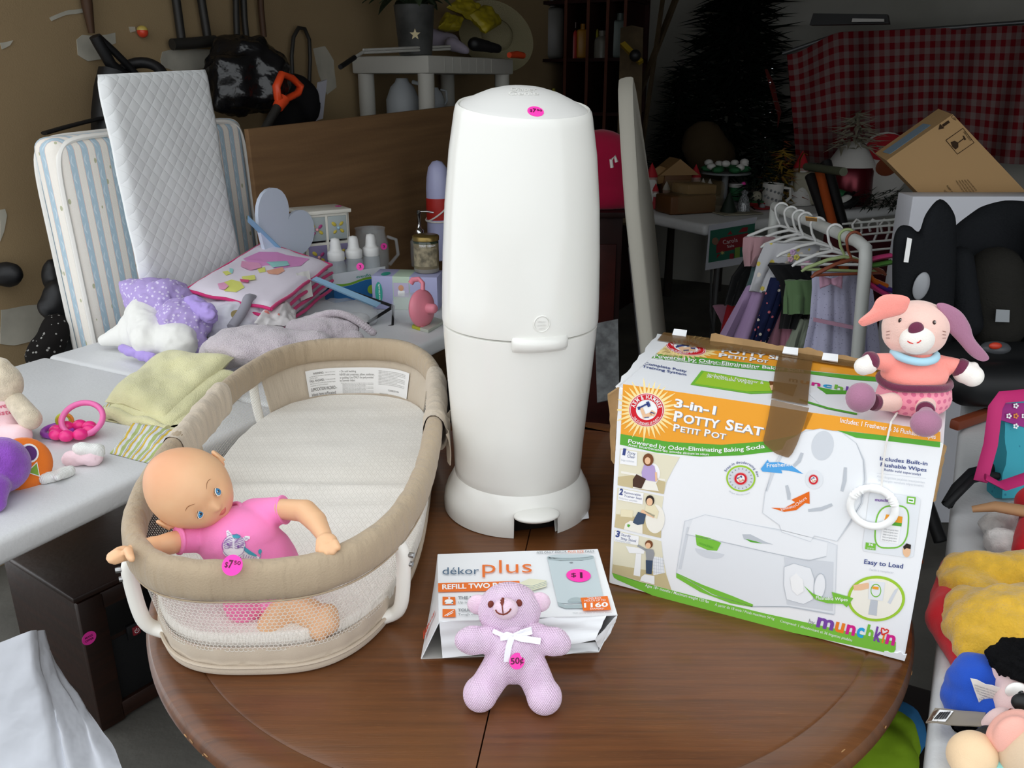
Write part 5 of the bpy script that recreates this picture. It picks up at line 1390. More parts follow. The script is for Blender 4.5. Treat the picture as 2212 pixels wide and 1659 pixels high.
def pslab(corners, th, m, name, parent=None, amp=.0, freq=3, seed=0, n=26, e=6, creases=0, sag=0, z0=.741, **kw):
    """soft rounded slab (folded cloth, pad) spanning four world corners"""
    a, b, c, d = [Vector(p) for p in corners]; nn = (b - a).cross(d - a).normalized()
    if nn.z < 0: nn = -nn
    vs, us = [], []
    for lay in (1, -1):
        for j in range(n):
            for i in range(n):
                u, v = i / (n - 1), j / (n - 1)
                q = a * (1 - u) * (1 - v) + b * u * (1 - v) + c * u * v + d * (1 - u) * v
                k = max(0, (1 - abs(2 * u - 1) ** e) * (1 - abs(2 * v - 1) ** e)) ** .5
                w = amp * fbm(Vector((u * freq + seed, v * freq, seed * 1.7)), 3)
                if creases: w -= creases * abs(noise.noise(Vector((u * freq * .8 + v * 2 + seed, v * 1.2 - u, seed)))) ** .5
                w_ = q + nn * (lay * th * .5 * k * (1 + .3 * w / max(th, .001)) + w - sag * ((2 * u - 1) ** 2 + (2 * v - 1) ** 2) * .5)
                if z0 is not None and w_.z < z0: w_.z = z0 + .0004 * (lay > 0)
                vs.append(w_); us.append((u, v))
    o = n * n; fs = []
    for j in range(n - 1):
        for i in range(n - 1):
            q = [j * n + i, j * n + i + 1, (j + 1) * n + i + 1, (j + 1) * n + i]; fs.append(q); fs.append([x + o for x in q][::-1])
    mb = MB(); mb.add(vs, fs, 0, us)
    if parent is not None: return mb.build(name, m, parent, 80, world=True)
    return mb.build(name, m, None, 80, world=True, loc=(a + b + c + d) / 4, **kw)
def cblob(parts, m, name, parent=None, vox=.006, it=2, amp=.006, freq=30, seed=0, z0=None, ridge=0, **kw):
    """crumpled cloth lump"""
    b = blob(parts, vox, it)
    c = sum(b.V, Vector()) / len(b.V)
    for i, v in enumerate(b.V):
        w = amp * fbm(v * freq + Vector((seed, 0, 0)), 3)
        if ridge: w -= ridge * abs(noise.noise(v * freq * .6 + Vector((seed, 9, 0))))
        d = (v - c).normalized(); v = v + d * w
        if z0 is not None and v.z < z0: v.z = z0
        b.V[i] = v
    if parent is not None: return b.build(name, m, parent, 80, world=True)
    lo = c.copy(); lo.z = z0 if z0 is not None else min(v.z for v in b.V)
    return b.build(name, m, None, 80, world=True, loc=lo, **kw)
# ---- crib mattress behind the table
def stripes(n):
    k = (n.x + n.y * .9 + .4) * 26; f = k.fr(); blue = (f - .5).ab().gt(.27); ln = ((f - .5).ab() - .25).ab().lt(.012)
    fl, _ = n.vor(34, stretch=(1, 1, .55)); ro = (((n.z * 150).sn() * .1 + f - .98).ab()).lt(.05)
    c = n.mix(blue, '#ece6dd', '#aec4d1'); c = n.mix(ln, c, '#dba99a'); c = n.mix(ro * .6, c, '#d7e0e6')
    return n.mix(fl.lt(.13) * (1 - blue) * .7, c, '#9aa06e'), n.noise(300, 2)
m_strp = PM('striped_ticking', stripes, .85, .2, bump_d=.0008)
m_pipe = M('white_piping', '#e9e6e0', .8, .2)
def frame_from(a, b, c):
    """matrix with origin a, x towards b, z towards c (down->up), y away from the camera"""
    ex = (b - a).normalized(); ez = (c - a); ez = (ez - ex * ez.dot(ex)).normalized(); ey = ez.cross(ex)
    return Matrix(((ex.x, ey.x, ez.x, a.x), (ex.y, ey.y, ez.y, a.y), (ex.z, ey.z, ez.z, a.z), (0, 0, 0, 1)))
a, b, c = PN(112, 300, 2.0), PN(527, 254, 2.0), PN(228, 745, 2.0)
ex = (b - a); W_m = ex.length; dn = (c - a); Hm = 1.2
fx = frame_from(a, b, a - dn)
cm = thing('crib_mattress', 'blue and cream striped crib mattress leaning behind the folding table', 'mattress', a)
cm.matrix_basis = fx @ Matrix.Translation((W_m / 2, .05, -Hm))
bmx = MB().box((0, .0, Hm / 2), (W_m, .10, Hm), None, .032, 0, 5); bmx.build('ticking', m_strp, cm, 60)
for yy in (-.043, .043):
    P = []
    for i in range(64):
        t = 2 * math.pi * i / 64; x = math.copysign(abs(math.cos(t)) ** .18, math.cos(t)) * (W_m / 2 - .004); z = Hm / 2 + math.copysign(abs(math.sin(t)) ** .12, math.sin(t)) * (Hm / 2 - .004); P.append((x, yy, z))
    MB().tube(P, .007, 6, closed=True).build('piping', m_pipe, cm, 60)
# ---- quilted white pad standing on the table
def quilt(n):
    s_ = 26; p = ((n.x + n.z) * s_ * 3.14159).sn(); q = ((n.x - n.z) * s_ * 3.14159).sn()
    return '#f4f6f6', p.ab().pw(.5) * q.ab().pw(.5) + n.noise(8, 2) * .7
m_quilt = PM('quilted_white', quilt, .85, .2, bump_d=.0013)
a, b, c = PN(226, 160, 1.80), PN(457, 149, 1.86), PN(336, 610, 1.78)
ex = b - a; Wq = ex.length; fq = frame_from(a, b, a + (a - c)); Hq = ((a.z - LZ) / max(.2, (fq.to_3x3() @ Vector((0, 0, 1))).z)) - .012
qp = thing('quilted_pad', 'tall white diamond-quilted foam pad leaning on the striped mattress', 'pad', a)
qp.matrix_basis = fq @ Matrix.Translation((Wq / 2, .02, -Hq))
def padf(a_, b_, s_):
    x = (a_ - .5) * Wq; z = b_ * Hq; k = max(0, (1 - abs(2 * a_ - 1) ** 14) * (1 - abs(2 * b_ - 1) ** 30)) ** .5
    return Vector((x, s_ * .02 * k + .006 * math.sin(b_ * 3) + .004 * noise.noise(Vector((a_ * 3, b_ * 6, 0))), z))
mb = MB(); mb.grid(40, 80, lambda a_, b_: padf(a_, b_, -1)); mb.grid(40, 80, lambda a_, b_: padf(1 - a_, b_, 1)); mb.build('foam_pad', m_quilt, qp, 80)
# ---- heart-shaped panel with blue strap
def heartpoly(w, h):
    P = []
    for i in range(48):
        t = 2 * math.pi * i / 48; P.append((w * .5 * math.sin(t) ** 3, h * (.42 * math.cos(t) - .17 * math.cos(2 * t) - .07 * math.cos(3 * t) - .03 * math.cos(4 * t))))
    return P
hp_ = thing('heart_panel', 'pale heart-shaped panel with a blue strap beside the quilted pad', 'toy', PN(610, 560, 1.74))
f0 = frame_from(PN(560, 560, 1.76), PN(640, 548, 1.76), PN(520, 470, 1.76)); f0.translation = PN(606, 500, 1.76)
hh = MB().prism(heartpoly(.25, .25), .012, f0 @ Matrix.Rotation(R(90), 4, 'X') @ Matrix.Rotation(R(-32), 4, 'Z')); hh.build('heart', M('pale_blue_white', '#d3dcec', .5, .3), hp_, 40, world=True)
MB().slab(12, 3, lambda u, v: PN(535 + 90 * u, 465 + 88 * u + 14 * v, 1.735 + .02 * v), .002).build('strap', M('strap_blue', '#8fbcdc', .7), hp_, 50, world=True)
# ---- small chest of drawers
m_ivory = M('ivory_paint', '#dedbd0', .45, .35); m_dgrey = M('grey_drawer_paint', '#a7b0b0', .5, .3); m_dpur = M('purple_drawer_paint', '#8b82a6', .5, .3)
cA, cB, cD = PN(655, 465, 1.77), PN(752, 452, 1.70), PN(612, 449, 1.8)
chw, chd, chh = .17, .11, cA.z - LZ
exx = Vector(((cB - cA).x, (cB - cA).y, 0)).normalized()
ct = thing('drawer_chest', 'small ivory chest with grey and purple butterfly drawers', 'chest', Vector((cA.x, cA.y, LZ)), (0, 0, math.atan2(exx.y, exx.x)))
chw = Vector(((cB - cA).x, (cB - cA).y, 0)).length
mb = MB()
mb.box((chw / 2, chd / 2, chh + .004), (chw + .016, chd + .014, .012), None, .003); mb.build('top', m_ivory, ct)
mb = MB(); t_ = .008
for x in (t_ / 2, chw / 2, chw - t_ / 2): mb.box((x, .006, chh / 2), (t_, .012, chh - .006), None, .001)
for z in (.006, chh * .32, chh * .63, chh - .006): mb.box((chw / 2, .006, z), (chw, .0118, t_), None, .001)
mb.box((t_ / 2, chd / 2, chh / 2), (t_, chd, chh - .004)); mb.box((chw - t_ / 2, chd / 2, chh / 2), (t_, chd, chh - .004)); mb.box((chw / 2, chd - t_ / 2, chh / 2), (chw, t_, chh - .004))
mb.build('carcass', m_ivory, ct)
bc_ = [M('petal_yellow', '#c9b545', .5), M('petal_plum', '#b0407e', .5), M('knob_pink', '#e6a3a8', .4), M('knob_blue', '#9cc4d8', .4)]
for r_, z in enumerate((.10, .475, .815)):
    for s_ in (0, 1):
        w = chw / 2 - .012; x = (s_ + .5) * chw / 2 + (.002 if s_ == 0 else -.002)
        d = MB().box((x, .05, z * chh), (w, .1, chh * .29), None, .002).build('drawer', m_dgrey if r_ == 2 else m_dpur, ct)
        for k, (dx, dz_, m, rx) in enumerate([(-.012, .012, 0, .009), (.012, .008 if s_ == 0 else .012, 1 if s_ == 0 else 0, .008), (.013, -.01, 0, .008), (-.01, -.012, 1 if s_ == 0 else 0, .007)]):
            MB().ell((x + dx, -.002, z * chh + dz_), (rx, .002, rx * .6), Euler((0, (-.7 if dx * dz_ > 0 else .7), 0)).to_matrix().to_4x4(), 12, 8).build('butterfly_petal', bc_[m], d)
        MB().ell((x, -.006, z * chh), .005, None, 12, 8).build('knob', bc_[2 + s_], d)
sticker(ct, cA + exx * .1 + Vector((0, .06, .012)), (0, 0, 1), .01, [('2', -.3, .3, -.4, .8, .02)], up=(0, 1, 0))
# ---- three baby bottles in a card sleeve
m_cap = M('frosted_white_cap', '#e8e8e6', .35, .4); m_clear = GL('clear_bottle', '#dfe6ea', .05, 1.3, .35); m_slv = None
b0 = PZ(724, 655, LZ) ; bu = Vector((.78, .63, 0)).normalized()
bt_ = thing('bottle_pack', 'three clear baby bottles with white caps in a blue card sleeve', 'bottles', Vector((b0.x, b0.y, LZ)), (0, 0, math.atan2(bu.y, bu.x)))
for i in range(3):
    x = .028 + i * .06
    k = MB().lathe([(0, 0), (.025, 0), (.027, .004), (.027, .11), (.024, .122), (.022, .126)], 24, Matrix.Translation((x, .028, .001))).build('bottle', m_clear, bt_, 60)
    MB().lathe([(.0245, .122), (.0255, .124), (.0255, .143), (.024, .147), (.0185, .150), (.0165, .158), (.0145, .178), (.012, .186), (0, .189)], 24, Matrix.Translation((x, .028, .001))).build('cap', m_cap, k, 60)
def sleevecol(n):
    h = n.z; w = (n.x * 40).sn() * .005
    c = n.mix((h + w).lt(.052), '#dfe4e8', '#2f76b4'); return n.mix(((h + w - .056).ab()).lt(.0035), c, '#7fb43a')
m_slv = PM('bottle_sleeve_print', sleevecol, .4)
MB().box((.088, -.001, .045), (.18, .002, .088)).build('card_sleeve', m_slv, bt_); MB().box((.088, .057, .045), (.18, .002, .088)).build('card_sleeve', m_slv, bt_); MB().box((-.002, .028, .045), (.002, .06, .088)).build('card_sleeve', m_slv, bt_)
q = MB(); vs, fs, w = text_mesh('evenflo', .01); q.add([(.075 + x / w * .05, -.003, .066 + y * .012) for x, y in vs], fs).build('sleeve_lettering', M('teal_print', '#2f9a8c', .5), bt_, 0)
q = MB(); q.lathe([(0, 0), (.014, 0), (0, .0005)], 24, Matrix.Translation((.125, -.0025, .025)) @ Matrix.Rotation(R(90), 4, 'X')).build('leaf_badge', M('print_lime', '#7fb43a', .5), bt_)
sticker(bt_, PZ(778, 576, .86), (0, -1, .3), .011, [('3', -.3, .3, -.4, .8, .02)], up=(0, 0, 1))
# ---- lavender carton
la, lb = PZ(806, 668, LZ), PZ(946, 672, LZ); lv = (lb - la).normalized()
lc = thing('lavender_box', 'lavender carton with teal oval labels under the candle jar', 'box', la, (0, 0, math.atan2(lv.y, lv.x)))
lw = (lb - la).length
def lavcol(n): return n.mix(((n.x - lw * .45).ab()).lt(lw * .13), '#aeb0d6', '#bfd3bd')
MB().box((lw / 2, .05, .05), (lw, .1, .098), None, .0015).build('carton', PM('lavender_print', lavcol, .45), lc)
m_teal = M('teal_print2', '#37a593', .5)
mb = MB(); mb.ell((.02, -.001, .05), (.011, .0006, .032), None, 28, 10); mb.ell((.035, .03, .1), (.013, .025, .0008), None, 28, 10); mb.build('teal_oval', m_teal, lc)
vs, fs, w = text_mesh('lansinoh', .01); MB().add([(.024 - y * .008, -.0022, .024 + x / w * .052) for x, y in vs], fs).build('oval_lettering', m_whp, lc, 0)
mb = MB(); mb.box((lw * .45, -.0012, .06), (.045, .0008, .042), None, 0, 0); mb.ell((lw * .45, -.002, .066), (.008, .0006, .009), None, 16, 8, 1); mb.box((lw * .45, -.0018, .05), (.02, .0006, .016), None, 0, 2)
mb.build('small_picture', [M('picture_lilac', '#c5bcd8', .5), M('picture_skin', '#d9a07c', .5), m_whp], lc)
# ---- candle jar on the carton
cj = PZ(922, 586, LZ + .101)
jr = thing('candle_jar', 'glass jar candle with gold lid and winter label on the lavender box', 'candle', cj)
def jar(n): return n.mix(n.z.lt(.012), n.mix(n.z.gt(.085), '#7a6f55', '#2f3a2c'), '#8d8a80')
MB().lathe([(0, 0), (.034, 0), (.037, .004), (.037, .088), (.034, .094), (0, .094)], 36).build('jar', PM('wax_jar', jar, .12, .6), jr, 50)
MB().lathe([(.035, .092), (.039, .093), (.039, .104), (.036, .107), (0, .108)], 36).build('lid', M('gold_tin', '#8a7440', .3, .5, metal=.7), jr, 50)
MB().lathe([(.0372, .02), (.0372, .074)], 20, None, 0, 1, 1, R(200), R(330)).build('picture_label', M('winter_label', '#a89c80', .5, var=(60, .4)), jr)
mbx = MB(); 
for (t, z, h, a0, a1) in (('TERRY REDLIN', .0785, .0055, 245, 320),):
    vs, fs, w = text_mesh(t, .01); mbx.add([(.0378 * math.cos(R(a0 + (a1 - a0) * x / w)), .0378 * math.sin(R(a0 + (a1 - a0) * x / w)), z + y * h / .7) for x, y in vs], fs)
mbx.build('lettering', m_whp, jr, 0)
# ---- glass pitcher, soap pump, thermos, sippy cup, booklet
m_glass = GL('clear_glass', '#e6edf0', .03, 1.45, .16)
gp = PZ(805, 600, LZ)
g1 = thing('glass_pitcher', 'clear glass pitcher with a pink sticker behind the baby bottles', 'pitcher', gp)
MB().lathe([(0, .002), (.05, .002), (.056, .01), (.06, .06), (.058, .12), (.05, .15), (.048, .162), (.052, .168), (.049, .166), (.046, .155), (.054, .118), (.056, .06), (.05, .014), (0, .01)], 40).build('pitcher_body', m_glass, g1, 70)
MB().ell((0, 0, .16), (.03, .03, .014), None, 24, 12).build('lid', m_glass, g1, 70)
MB().tube([(.055, 0, .14), (.085, 0, .13), (.09, 0, .08), (.06, 0, .045)], .006, 8).build('handle', m_glass, g1, 70)
sticker(g1, gp + Vector((.05, -.045, .115)), (.5, -1, .1), .011, [('3', -.3, .3, -.4, .8, .02)])
sp_ = PZ(912, 590, LZ + .0); sp_ = G(2.40, 1.72, LZ)
s1 = thing('soap_dispenser', 'glass soap dispenser with a tall chrome pump behind the candle', 'dispenser', PZ(908, 575, LZ))
m_chr = M('chrome', '#c9c9c9', .12, .5, metal=1)
MB().lathe([(0, 0), (.03, 0), (.033, .005), (.033, .09), (.02, .11), (.014, .115), (0, .115)], 28).build('bottle', m_glass, s1, 60)
MB().lathe([(.015, .113), (.016, .13), (.009, .135), (.006, .15), (.006, .185), (.009, .187), (.009, .2), (0, .201)], 20).build('pump', m_chr, s1, 60)
MB().tube([(0, 0, .195), (.03, -.005, .196), (.055, -.008, .192)], .0035, 8).build('spout', m_chr, s1, 60)
th = PZ(950, 560, LZ)
t1 = thing('thermos_flask', 'lavender flask with a red band and white cords beside the pail', 'flask', th)
m_lavp = M('lavender_plastic', '#b9bbe0', .3, .4)
MB().lathe([(0, 0), (.04, 0), (.043, .005), (.043, .26), (.04, .30), (.033, .335), (.018, .355), (0, .36)], 36).build('flask_body', m_lavp, t1, 60)
MB().lathe([(.0438, .15), (.0442, .152), (.0442, .225), (.0438, .227)], 36).build('red_band', M('red_band', '#b3261f', .5), t1)
MB().tube([(.046 * math.cos(t), .046 * math.sin(t), .18 + .035 * math.sin(t * 1.0 + 1.2)) for t in [2 * math.pi * i / 40 for i in range(40)]], .003, 6, closed=True).build('cord', m_cordw, t1)
MB().tube([(.0465 * math.cos(t), .0465 * math.sin(t), .148 + .004 * math.sin(t)) for t in [2 * math.pi * i / 40 for i in range(40)]], .003, 6, closed=True).build('cord', m_cordw, t1)
sc_ = PZ(868, 700, LZ)
ax = (PY(905, 660, sc_.y - .02) - PY(862, 668, sc_.y)).normalized()
s2 = thing('sippy_cup', 'clear sippy cup with a pink two-handled lid lying on its side', 'cup', sc_)
mx = Matrix.Translation(PY(862, 665, sc_.y)) @ rot_to(ax + Vector((0, -.25, -.12))) @ Matrix.Scale(1.3, 4)
MB().lathe([(0, 0), (.026, 0), (.031, .006), (.034, .05), (.035, .062), (.033, .062), (.032, .05), (.029, .008), (0, .004)], 32, mx).build('cup_body', m_glass, s2, 60, world=True)
m_pk = M('pink_rubber', '#e58797', .4, .4)
MB().lathe([(.037, .056), (.0395, .06), (.0385, .065), (.031, .071), (.019, .075), (.011, .078), (.0095, .094), (.006, .098), (0, .098)], 32, mx).build('pink_lid', m_pk, s2, 60, world=True)
for s_ in (-1, 1):
    P = [mx @ Vector((s_ * r_ * .25, s_ * r_, z)) for r_, z in ((.036, .062), (.05, .062), (.058, .052), (.057, .036), (.05, .03))]
    MB().tube(P, [.009, .0085, .008, .008, .008], 10, flat=.7).build('handle', m_pk, s2, 80, world=True)
bk = [PZ(890, 706, LZ + .005), PZ(925, 716, LZ + .005), PZ(960, 695, LZ + .005), PZ(915, 680, LZ + .005)]
o = MB().slab(4, 4, lambda u, v: bk[0] * (1 - u) * (1 - v) + bk[1] * u * (1 - v) + bk[2] * u * v + bk[3] * (1 - u) * v, .008).build('booklet', [PM('booklet_cover', lambda n: n.mix(n.u.lt(.5), '#b8bdb0', '#b9b93a'), .5)], None, 40, label='thin lime and grey booklet under the sippy cup', cat='book', world=True, loc=bk[0])
# ---- comforter in pink-bound folds, printed birds
m_qw = fabric('comforter_print_white', '#e9e0ec'); m_mag = fabric('magenta_binding', '#d53a78')
A, B_, C_, D_ = PN(398, 628, 1.70), PN(570, 524, 1.80), PN(716, 572, 1.60), PN(585, 668, 1.48)
cf = thing('folded_comforter', 'folded white and pink comforter with magenta binding and bird print', 'comforter', Vector(((A + C_).x / 2, (A + C_).y / 2, LZ)))
up_ = Vector((0, 0, -.022))
for i in range(4): 
    o = pslab([p + up_ * i + (Vector((-.004, .004, 0)) * i) for p in (A, D_, C_, B_)], .024, m_qw, 'fold_layer', cf, .004, 3, 3 + i, e=10)
    if i == 0: top_q = o
    for s0, s1 in ((A, D_), (D_, C_)):
        MB().tube([s0.lerp(s1, t / 12) + up_ * i + Vector((0, 0, .002 * math.sin(t * 1.3 + i))) for t in range(13)], .0045, 8).build('binding', m_mag, cf, 60, world=True)
MB().tube([C_.lerp(B_, t / 12) for t in range(13)], .004, 8).build('binding', m_mag, cf, 60, world=True); MB().tube([B_.lerp(A, t / 12) for t in range(13)], .004, 8).build('binding', m_mag, cf, 60, world=True)
pq = FaceB(bvh_of(top_q), None, .0016)
cq = {k: M('cf_' + k, v, .85, .1) for k, v in dict(pink='#e39ad0', aqua='#9ed6d2', yel='#dfe07a', org='#eeae94', rose='#e6a2c4', sk='#b9dfe4', red='#d85a86').items()}
pq.poly([(560, 545), (600, 532), (640, 545), (668, 560), (650, 575), (600, 582), (548, 575), (525, 560)], cq['pink']); pq.poly([(600, 530), (640, 536), (650, 548), (610, 545)], cq['sk'], 2)
pq.poly([(575, 568), (620, 566), (625, 575), (590, 580)], cq['aqua'], 2); pq.poly([(522, 566), (560, 570), (566, 580), (540, 586), (520, 578)], cq['rose'], 2)
pq.poly([(480, 612), (500, 605), (520, 610), (528, 622), (510, 632), (485, 630)], cq['yel']); pq.poly([(470, 615), (484, 612), (494, 620), (486, 628), (474, 626)], cq['rose'], 2); pq.poly([(522, 600), (550, 596), (552, 606), (526, 610)], cq['yel'], 2); pq.poly([(518, 606), (538, 608), (536, 614), (520, 612)], cq['red'], 3)
pq.poly([(575, 586), (610, 578), (615, 586), (600, 594), (580, 592)], cq['org']); pq.poly([(556, 582), (572, 578), (574, 588), (560, 590)], cq['yel']); pq.poly([(480, 588), (492, 586), (500, 592), (488, 596)], cq['yel']); pq.poly([(496, 580), (504, 582), (502, 592), (496, 590)], cq['aqua'])
o = pq.done('bird_print', cf); o['label'] = 'printed pink and yellow birds'
quadslab((PN(640, 590, 1.575), PN(668, 585, 1.56), PN(676, 640, 1.53), PN(650, 650, 1.54)), .002, 'paper_band', M('paper_grey', '#c9c6c2', .7), cf, 6, .004)
quadslab((PN(672, 604, 1.5), PN(682, 598, 1.5), PN(822, 655, 1.42), PN(812, 664, 1.42)), .006, 'blue_ruler', M('ruler_blue', '#9cc6e4', .5), None, 4).parent
_r = bpy.data.objects.get('blue_ruler'); tag(_r, 'flat light blue stick lying across the baby bottle pack', 'stick')
# ---- clear zip bag with black piping
zb = [PZ(600, 690, LZ + .004), PZ(848, 706, LZ + .004), PZ(850, 668, LZ + .05), PZ(690, 628, LZ + .06)]
zt = [PN(598, 670, 1.60), PN(842, 665, 1.36), PN(720, 622, 1.6), PN(655, 622, 1.68)]
zb_ = thing('zip_bag', 'clear vinyl zip bag with black piping lying by the sippy cup', 'bag', PZ(740, 700, LZ))
m_film = GL('clear_vinyl', '#cfd3d6', .08, 1.3, .3)
P = [PN(612, 690, 1.62), PN(600, 672, 1.64), PN(690, 622, 1.66), PN(735, 622, 1.6), PN(850, 662, 1.38), PN(848, 704, 1.35), PN(790, 718, 1.40)]
MB().tube(P, .0045, 8, closed=True).build('black_piping', m_black, zb_, 60, world=True)
MB().tube([P[4], PN(790, 700, 1.40)], .0045, 8).build('black_piping', m_black, zb_, 60, world=True)
b_ = blob([('c', PN(640, 690, 1.58), PN(790, 685, 1.42), .03, .035), ('e', PN(730, 670, 1.5), (.09, .06, .03))], .006, 3)
for i, v in enumerate(b_.V):
    v = v + Vector((0, 0, .006)) * fbm(v * 25, 3)
    if v.z < LZ + .002: v.z = LZ + .002
    b_.V[i] = v
b_.build('vinyl_body', m_film, zb_, 80, world=True)
cblob([('c', PN(650, 695, 1.56), PN(780, 695, 1.42), .02, .026)], M('white_tissue', '#c4c2c2', .7, var=(30, .2)), 'contents', zb_, .006, 2, .01, 30, 4, LZ + .003, .01)
# ---- crumpled bedding
def lavc(n):
    d, _ = n.vor(95); return n.mix(d.lt(.28) * .8, '#b29fd4', '#e2daf0'), n.noise(40, 3)
m_lavd = PM('lavender_dotted_cotton', lavc, .9, .1, bump_d=.002); m_lav = fabric('lavender_cotton', '#b29ce0'); m_wht = fabric('white_cotton', '#ecebe6')
lvt = thing('sheet_bundle', 'bundle of white sheet and lavender dotted cotton by the mattress foot', 'bedding', PZ(330, 770, LZ))
cblob([('e', PN(345, 650, 1.74), (.085, .07, .06)), ('e', PN(400, 690, 1.62), (.07, .06, .055)), ('c', PN(300, 640, 1.8), PN(420, 740, 1.58), .05, .03)], m_lavd, 'dotted_sheet', lvt, .005, 2, .014, 22, 2, LZ + .002, .02)
cblob([('c', PN(225, 735, 1.84), PN(300, 715, 1.76), .016, .045), ('c', PN(300, 715, 1.76), PN(390, 740, 1.58), .05, .045), ('c', PN(310, 680, 1.74), PN(330, 740, 1.66), .045, .05)], m_wht, 'white_sheet', lvt, .005, 3, .008, 18, 6, LZ + .002, .006)
cblob([('c', PN(262, 752, 1.73), PN(330, 775, 1.62), .012, .014)], m_lav, 'lavender_edge', lvt, .004, 2, .006, 40, 1, LZ + .002, .008)
cblob([('c', PN(420, 660, 1.60), PN(455, 680, 1.54), .026, .022)], m_lav, 'lavender_edge', lvt, .004, 2, .008, 40, 8, LZ + .03, .01)
def golddots(n):
    d, c = n.vor(15); return n.mix(d.lt(.24), '#d9d8e2', '#a08f63'), n.noise(30, 3)
m_gd = PM('gold_dot_flannel', golddots, .9, .1, bump_d=.003)
o = cblob([('e', PN(500, 690, 1.60), (.1, .09, .055)), ('e', PN(560, 680, 1.58), (.07, .06, .06)), ('e', PN(470, 650, 1.72), (.06, .06, .06))], m_gd, 'dotted_blanket', None, .006, 2, .012, 20, 9, LZ + .002, .014, label='white flannel blanket with gold dots beside the comforter', cat='blanket')
m_gryt = fabric('grey_trim', '#9b99a3')
MB().tube([PN(500 + 60 * t + 10 * math.sin(t * 5), 708 - 60 * t, 1.52 + .03 * t) + Vector((0, 0, .03 * math.sin(t * 3.1))) for t in [i / 14 for i in range(15)]], [.012] * 15, 10).build('rolled_trim', m_gryt, o, 80, world=True)
def coral(n):
    d, c = n.vor(26); return n.mix(d.lt(.2), '#e4dfdf', '#e08f86'), n.noise(40, 3)
pslab([PN(548, 700, 1.46), PN(640, 706, 1.42), PN(640, 668, 1.5), PN(590, 642, 1.56)], .02, PM('coral_print_flannel', coral, .9, .1, bump_d=.002), 'burp_cloth', None, .01, 3, 4, label='white cloth with coral print and a folded corner', cat='cloth')
def terry(h): return PM('terry_' + h, lambda n: (n.mix((n.noise(40, 3) - .3) * 2, '#c9bcc4', '#d8cdd2'), n.noise(380, 2)), .98, .05, bump_d=.004, sheen=.6)
cblob([('e', PN(560, 745, 1.36), (.12, .08, .042)), ('c', PN(500, 750, 1.42), PN(690, 752, 1.24), .045, .04), ('e', PN(490, 760, 1.44), (.06, .05, .04))], terry('lilac'), 'plush_throw', None, .006, 3, .008, 16, 3, LZ + .002, .004, label='lilac-grey plush throw bunched behind the bassinet', cat='blanket')
bn = cblob([('e', PN(700, 715, 1.34), (.085, .06, .04)), ('c', PN(640, 715, 1.4), PN(770, 735, 1.25), .03, .022)], terry('grey'), 'terry_bonnet', None, .005, 3, .008, 25, 7, LZ + .002, .004, label='pinkish terry bonnet with a ruffled edge behind the bassinet', cat='bonnet')
mb = MB(); 
for i in range(34):
    t = i / 33; p = PN(655 + 150 * t, 705 - 32 * math.sin(math.pi * t) + 18 * t, 1.38 - .15 * t); mb.ell(p + Vector((0, 0, .006)), (.011, .009, .009), None, 8, 6)
mb.build('ruffle', terry('grey'), bn, 80, world=True)
# ---- yellow blanket on striped cloth
def flan(n): return n.mix((n.noise(9, 3) - .38) * 3, '#d3cfa2', '#ece7b6'), n.noise(500, 2) + n.noise(18, 3) * 3
m_yel = PM('pale_yellow_flannel', flan, .95, .1, bump_d=.0018, sheen=.4)
def strp2(n):
    k = (n.u * 5.2 + n.v * .4 + (n.v * 5).sn() * .04).fr()
    c = n.mix(k.lt(.3), '#dcdde0', '#b3bf7c'); c = n.mix(((k - .62).ab()).lt(.1), c, '#d8b850'); return n.mix(((k - .45).ab()).lt(.03), c, '#9aa3ad'), n.noise(600, 2)
m_st2 = PM('green_yellow_stripe', strp2, .9, .1, bump_d=.0008)
yb = thing('folded_blanket', 'pale yellow flannel blanket folded in a heap on striped cloth', 'blanket', PZ(350, 900, LZ))
for i, (c4, th_, sd_, am, fr_, ee) in enumerate([
    ([PN(225, 915, 1.44), PN(365, 952, 1.28), PN(512, 852, 1.30), PN(330, 810, 1.52)], .026, 2, .004, 2, 5),
    ([PN(236, 900, 1.445), PN(378, 938, 1.29), PN(512, 832, 1.31), PN(330, 800, 1.53)], .030, 5, .005, 2, 5),
    ([PN(230, 884, 1.445), PN(366, 926, 1.30), PN(512, 806, 1.32), PN(335, 785, 1.54)], .034, 9, .006, 2, 5),
    ([PN(226, 868, 1.46), PN(356, 912, 1.32), PN(506, 772, 1.35), PN(345, 772, 1.54)], .062, 14, .014, 1.5, 4)]):
    pslab(c4, th_, m_yel, 'fold_layer', yb, am, fr_, sd_, e=ee, n=36)
MB().tube([PN(232, 892, 1.44).lerp(PN(362, 930, 1.295), t / 12) + Vector((0, 0, .004 * math.sin(t))) for t in range(13)], .0125, 12).build('rolled_edge', m_yel, yb, 80, world=True)
sc2 = pslab([PN(238, 985, 1.295) , PN(335, 1018, 1.185), PN(430, 940, 1.22), PN(285, 915, 1.36)], .018, m_st2, 'striped_cloth', None, .005, 3, 3, e=8, label='green and yellow striped cloth folded under the yellow blanket', cat='cloth')
pslab([PN(222, 880, 1.47), PN(262, 915, 1.40), PN(330, 850, 1.46), PN(285, 830, 1.53)], .014, m_st2, 'striped_cloth', None, .005, 3, 7, e=8, label='striped cloth corner sticking out left of the yellow blanket', cat='cloth')
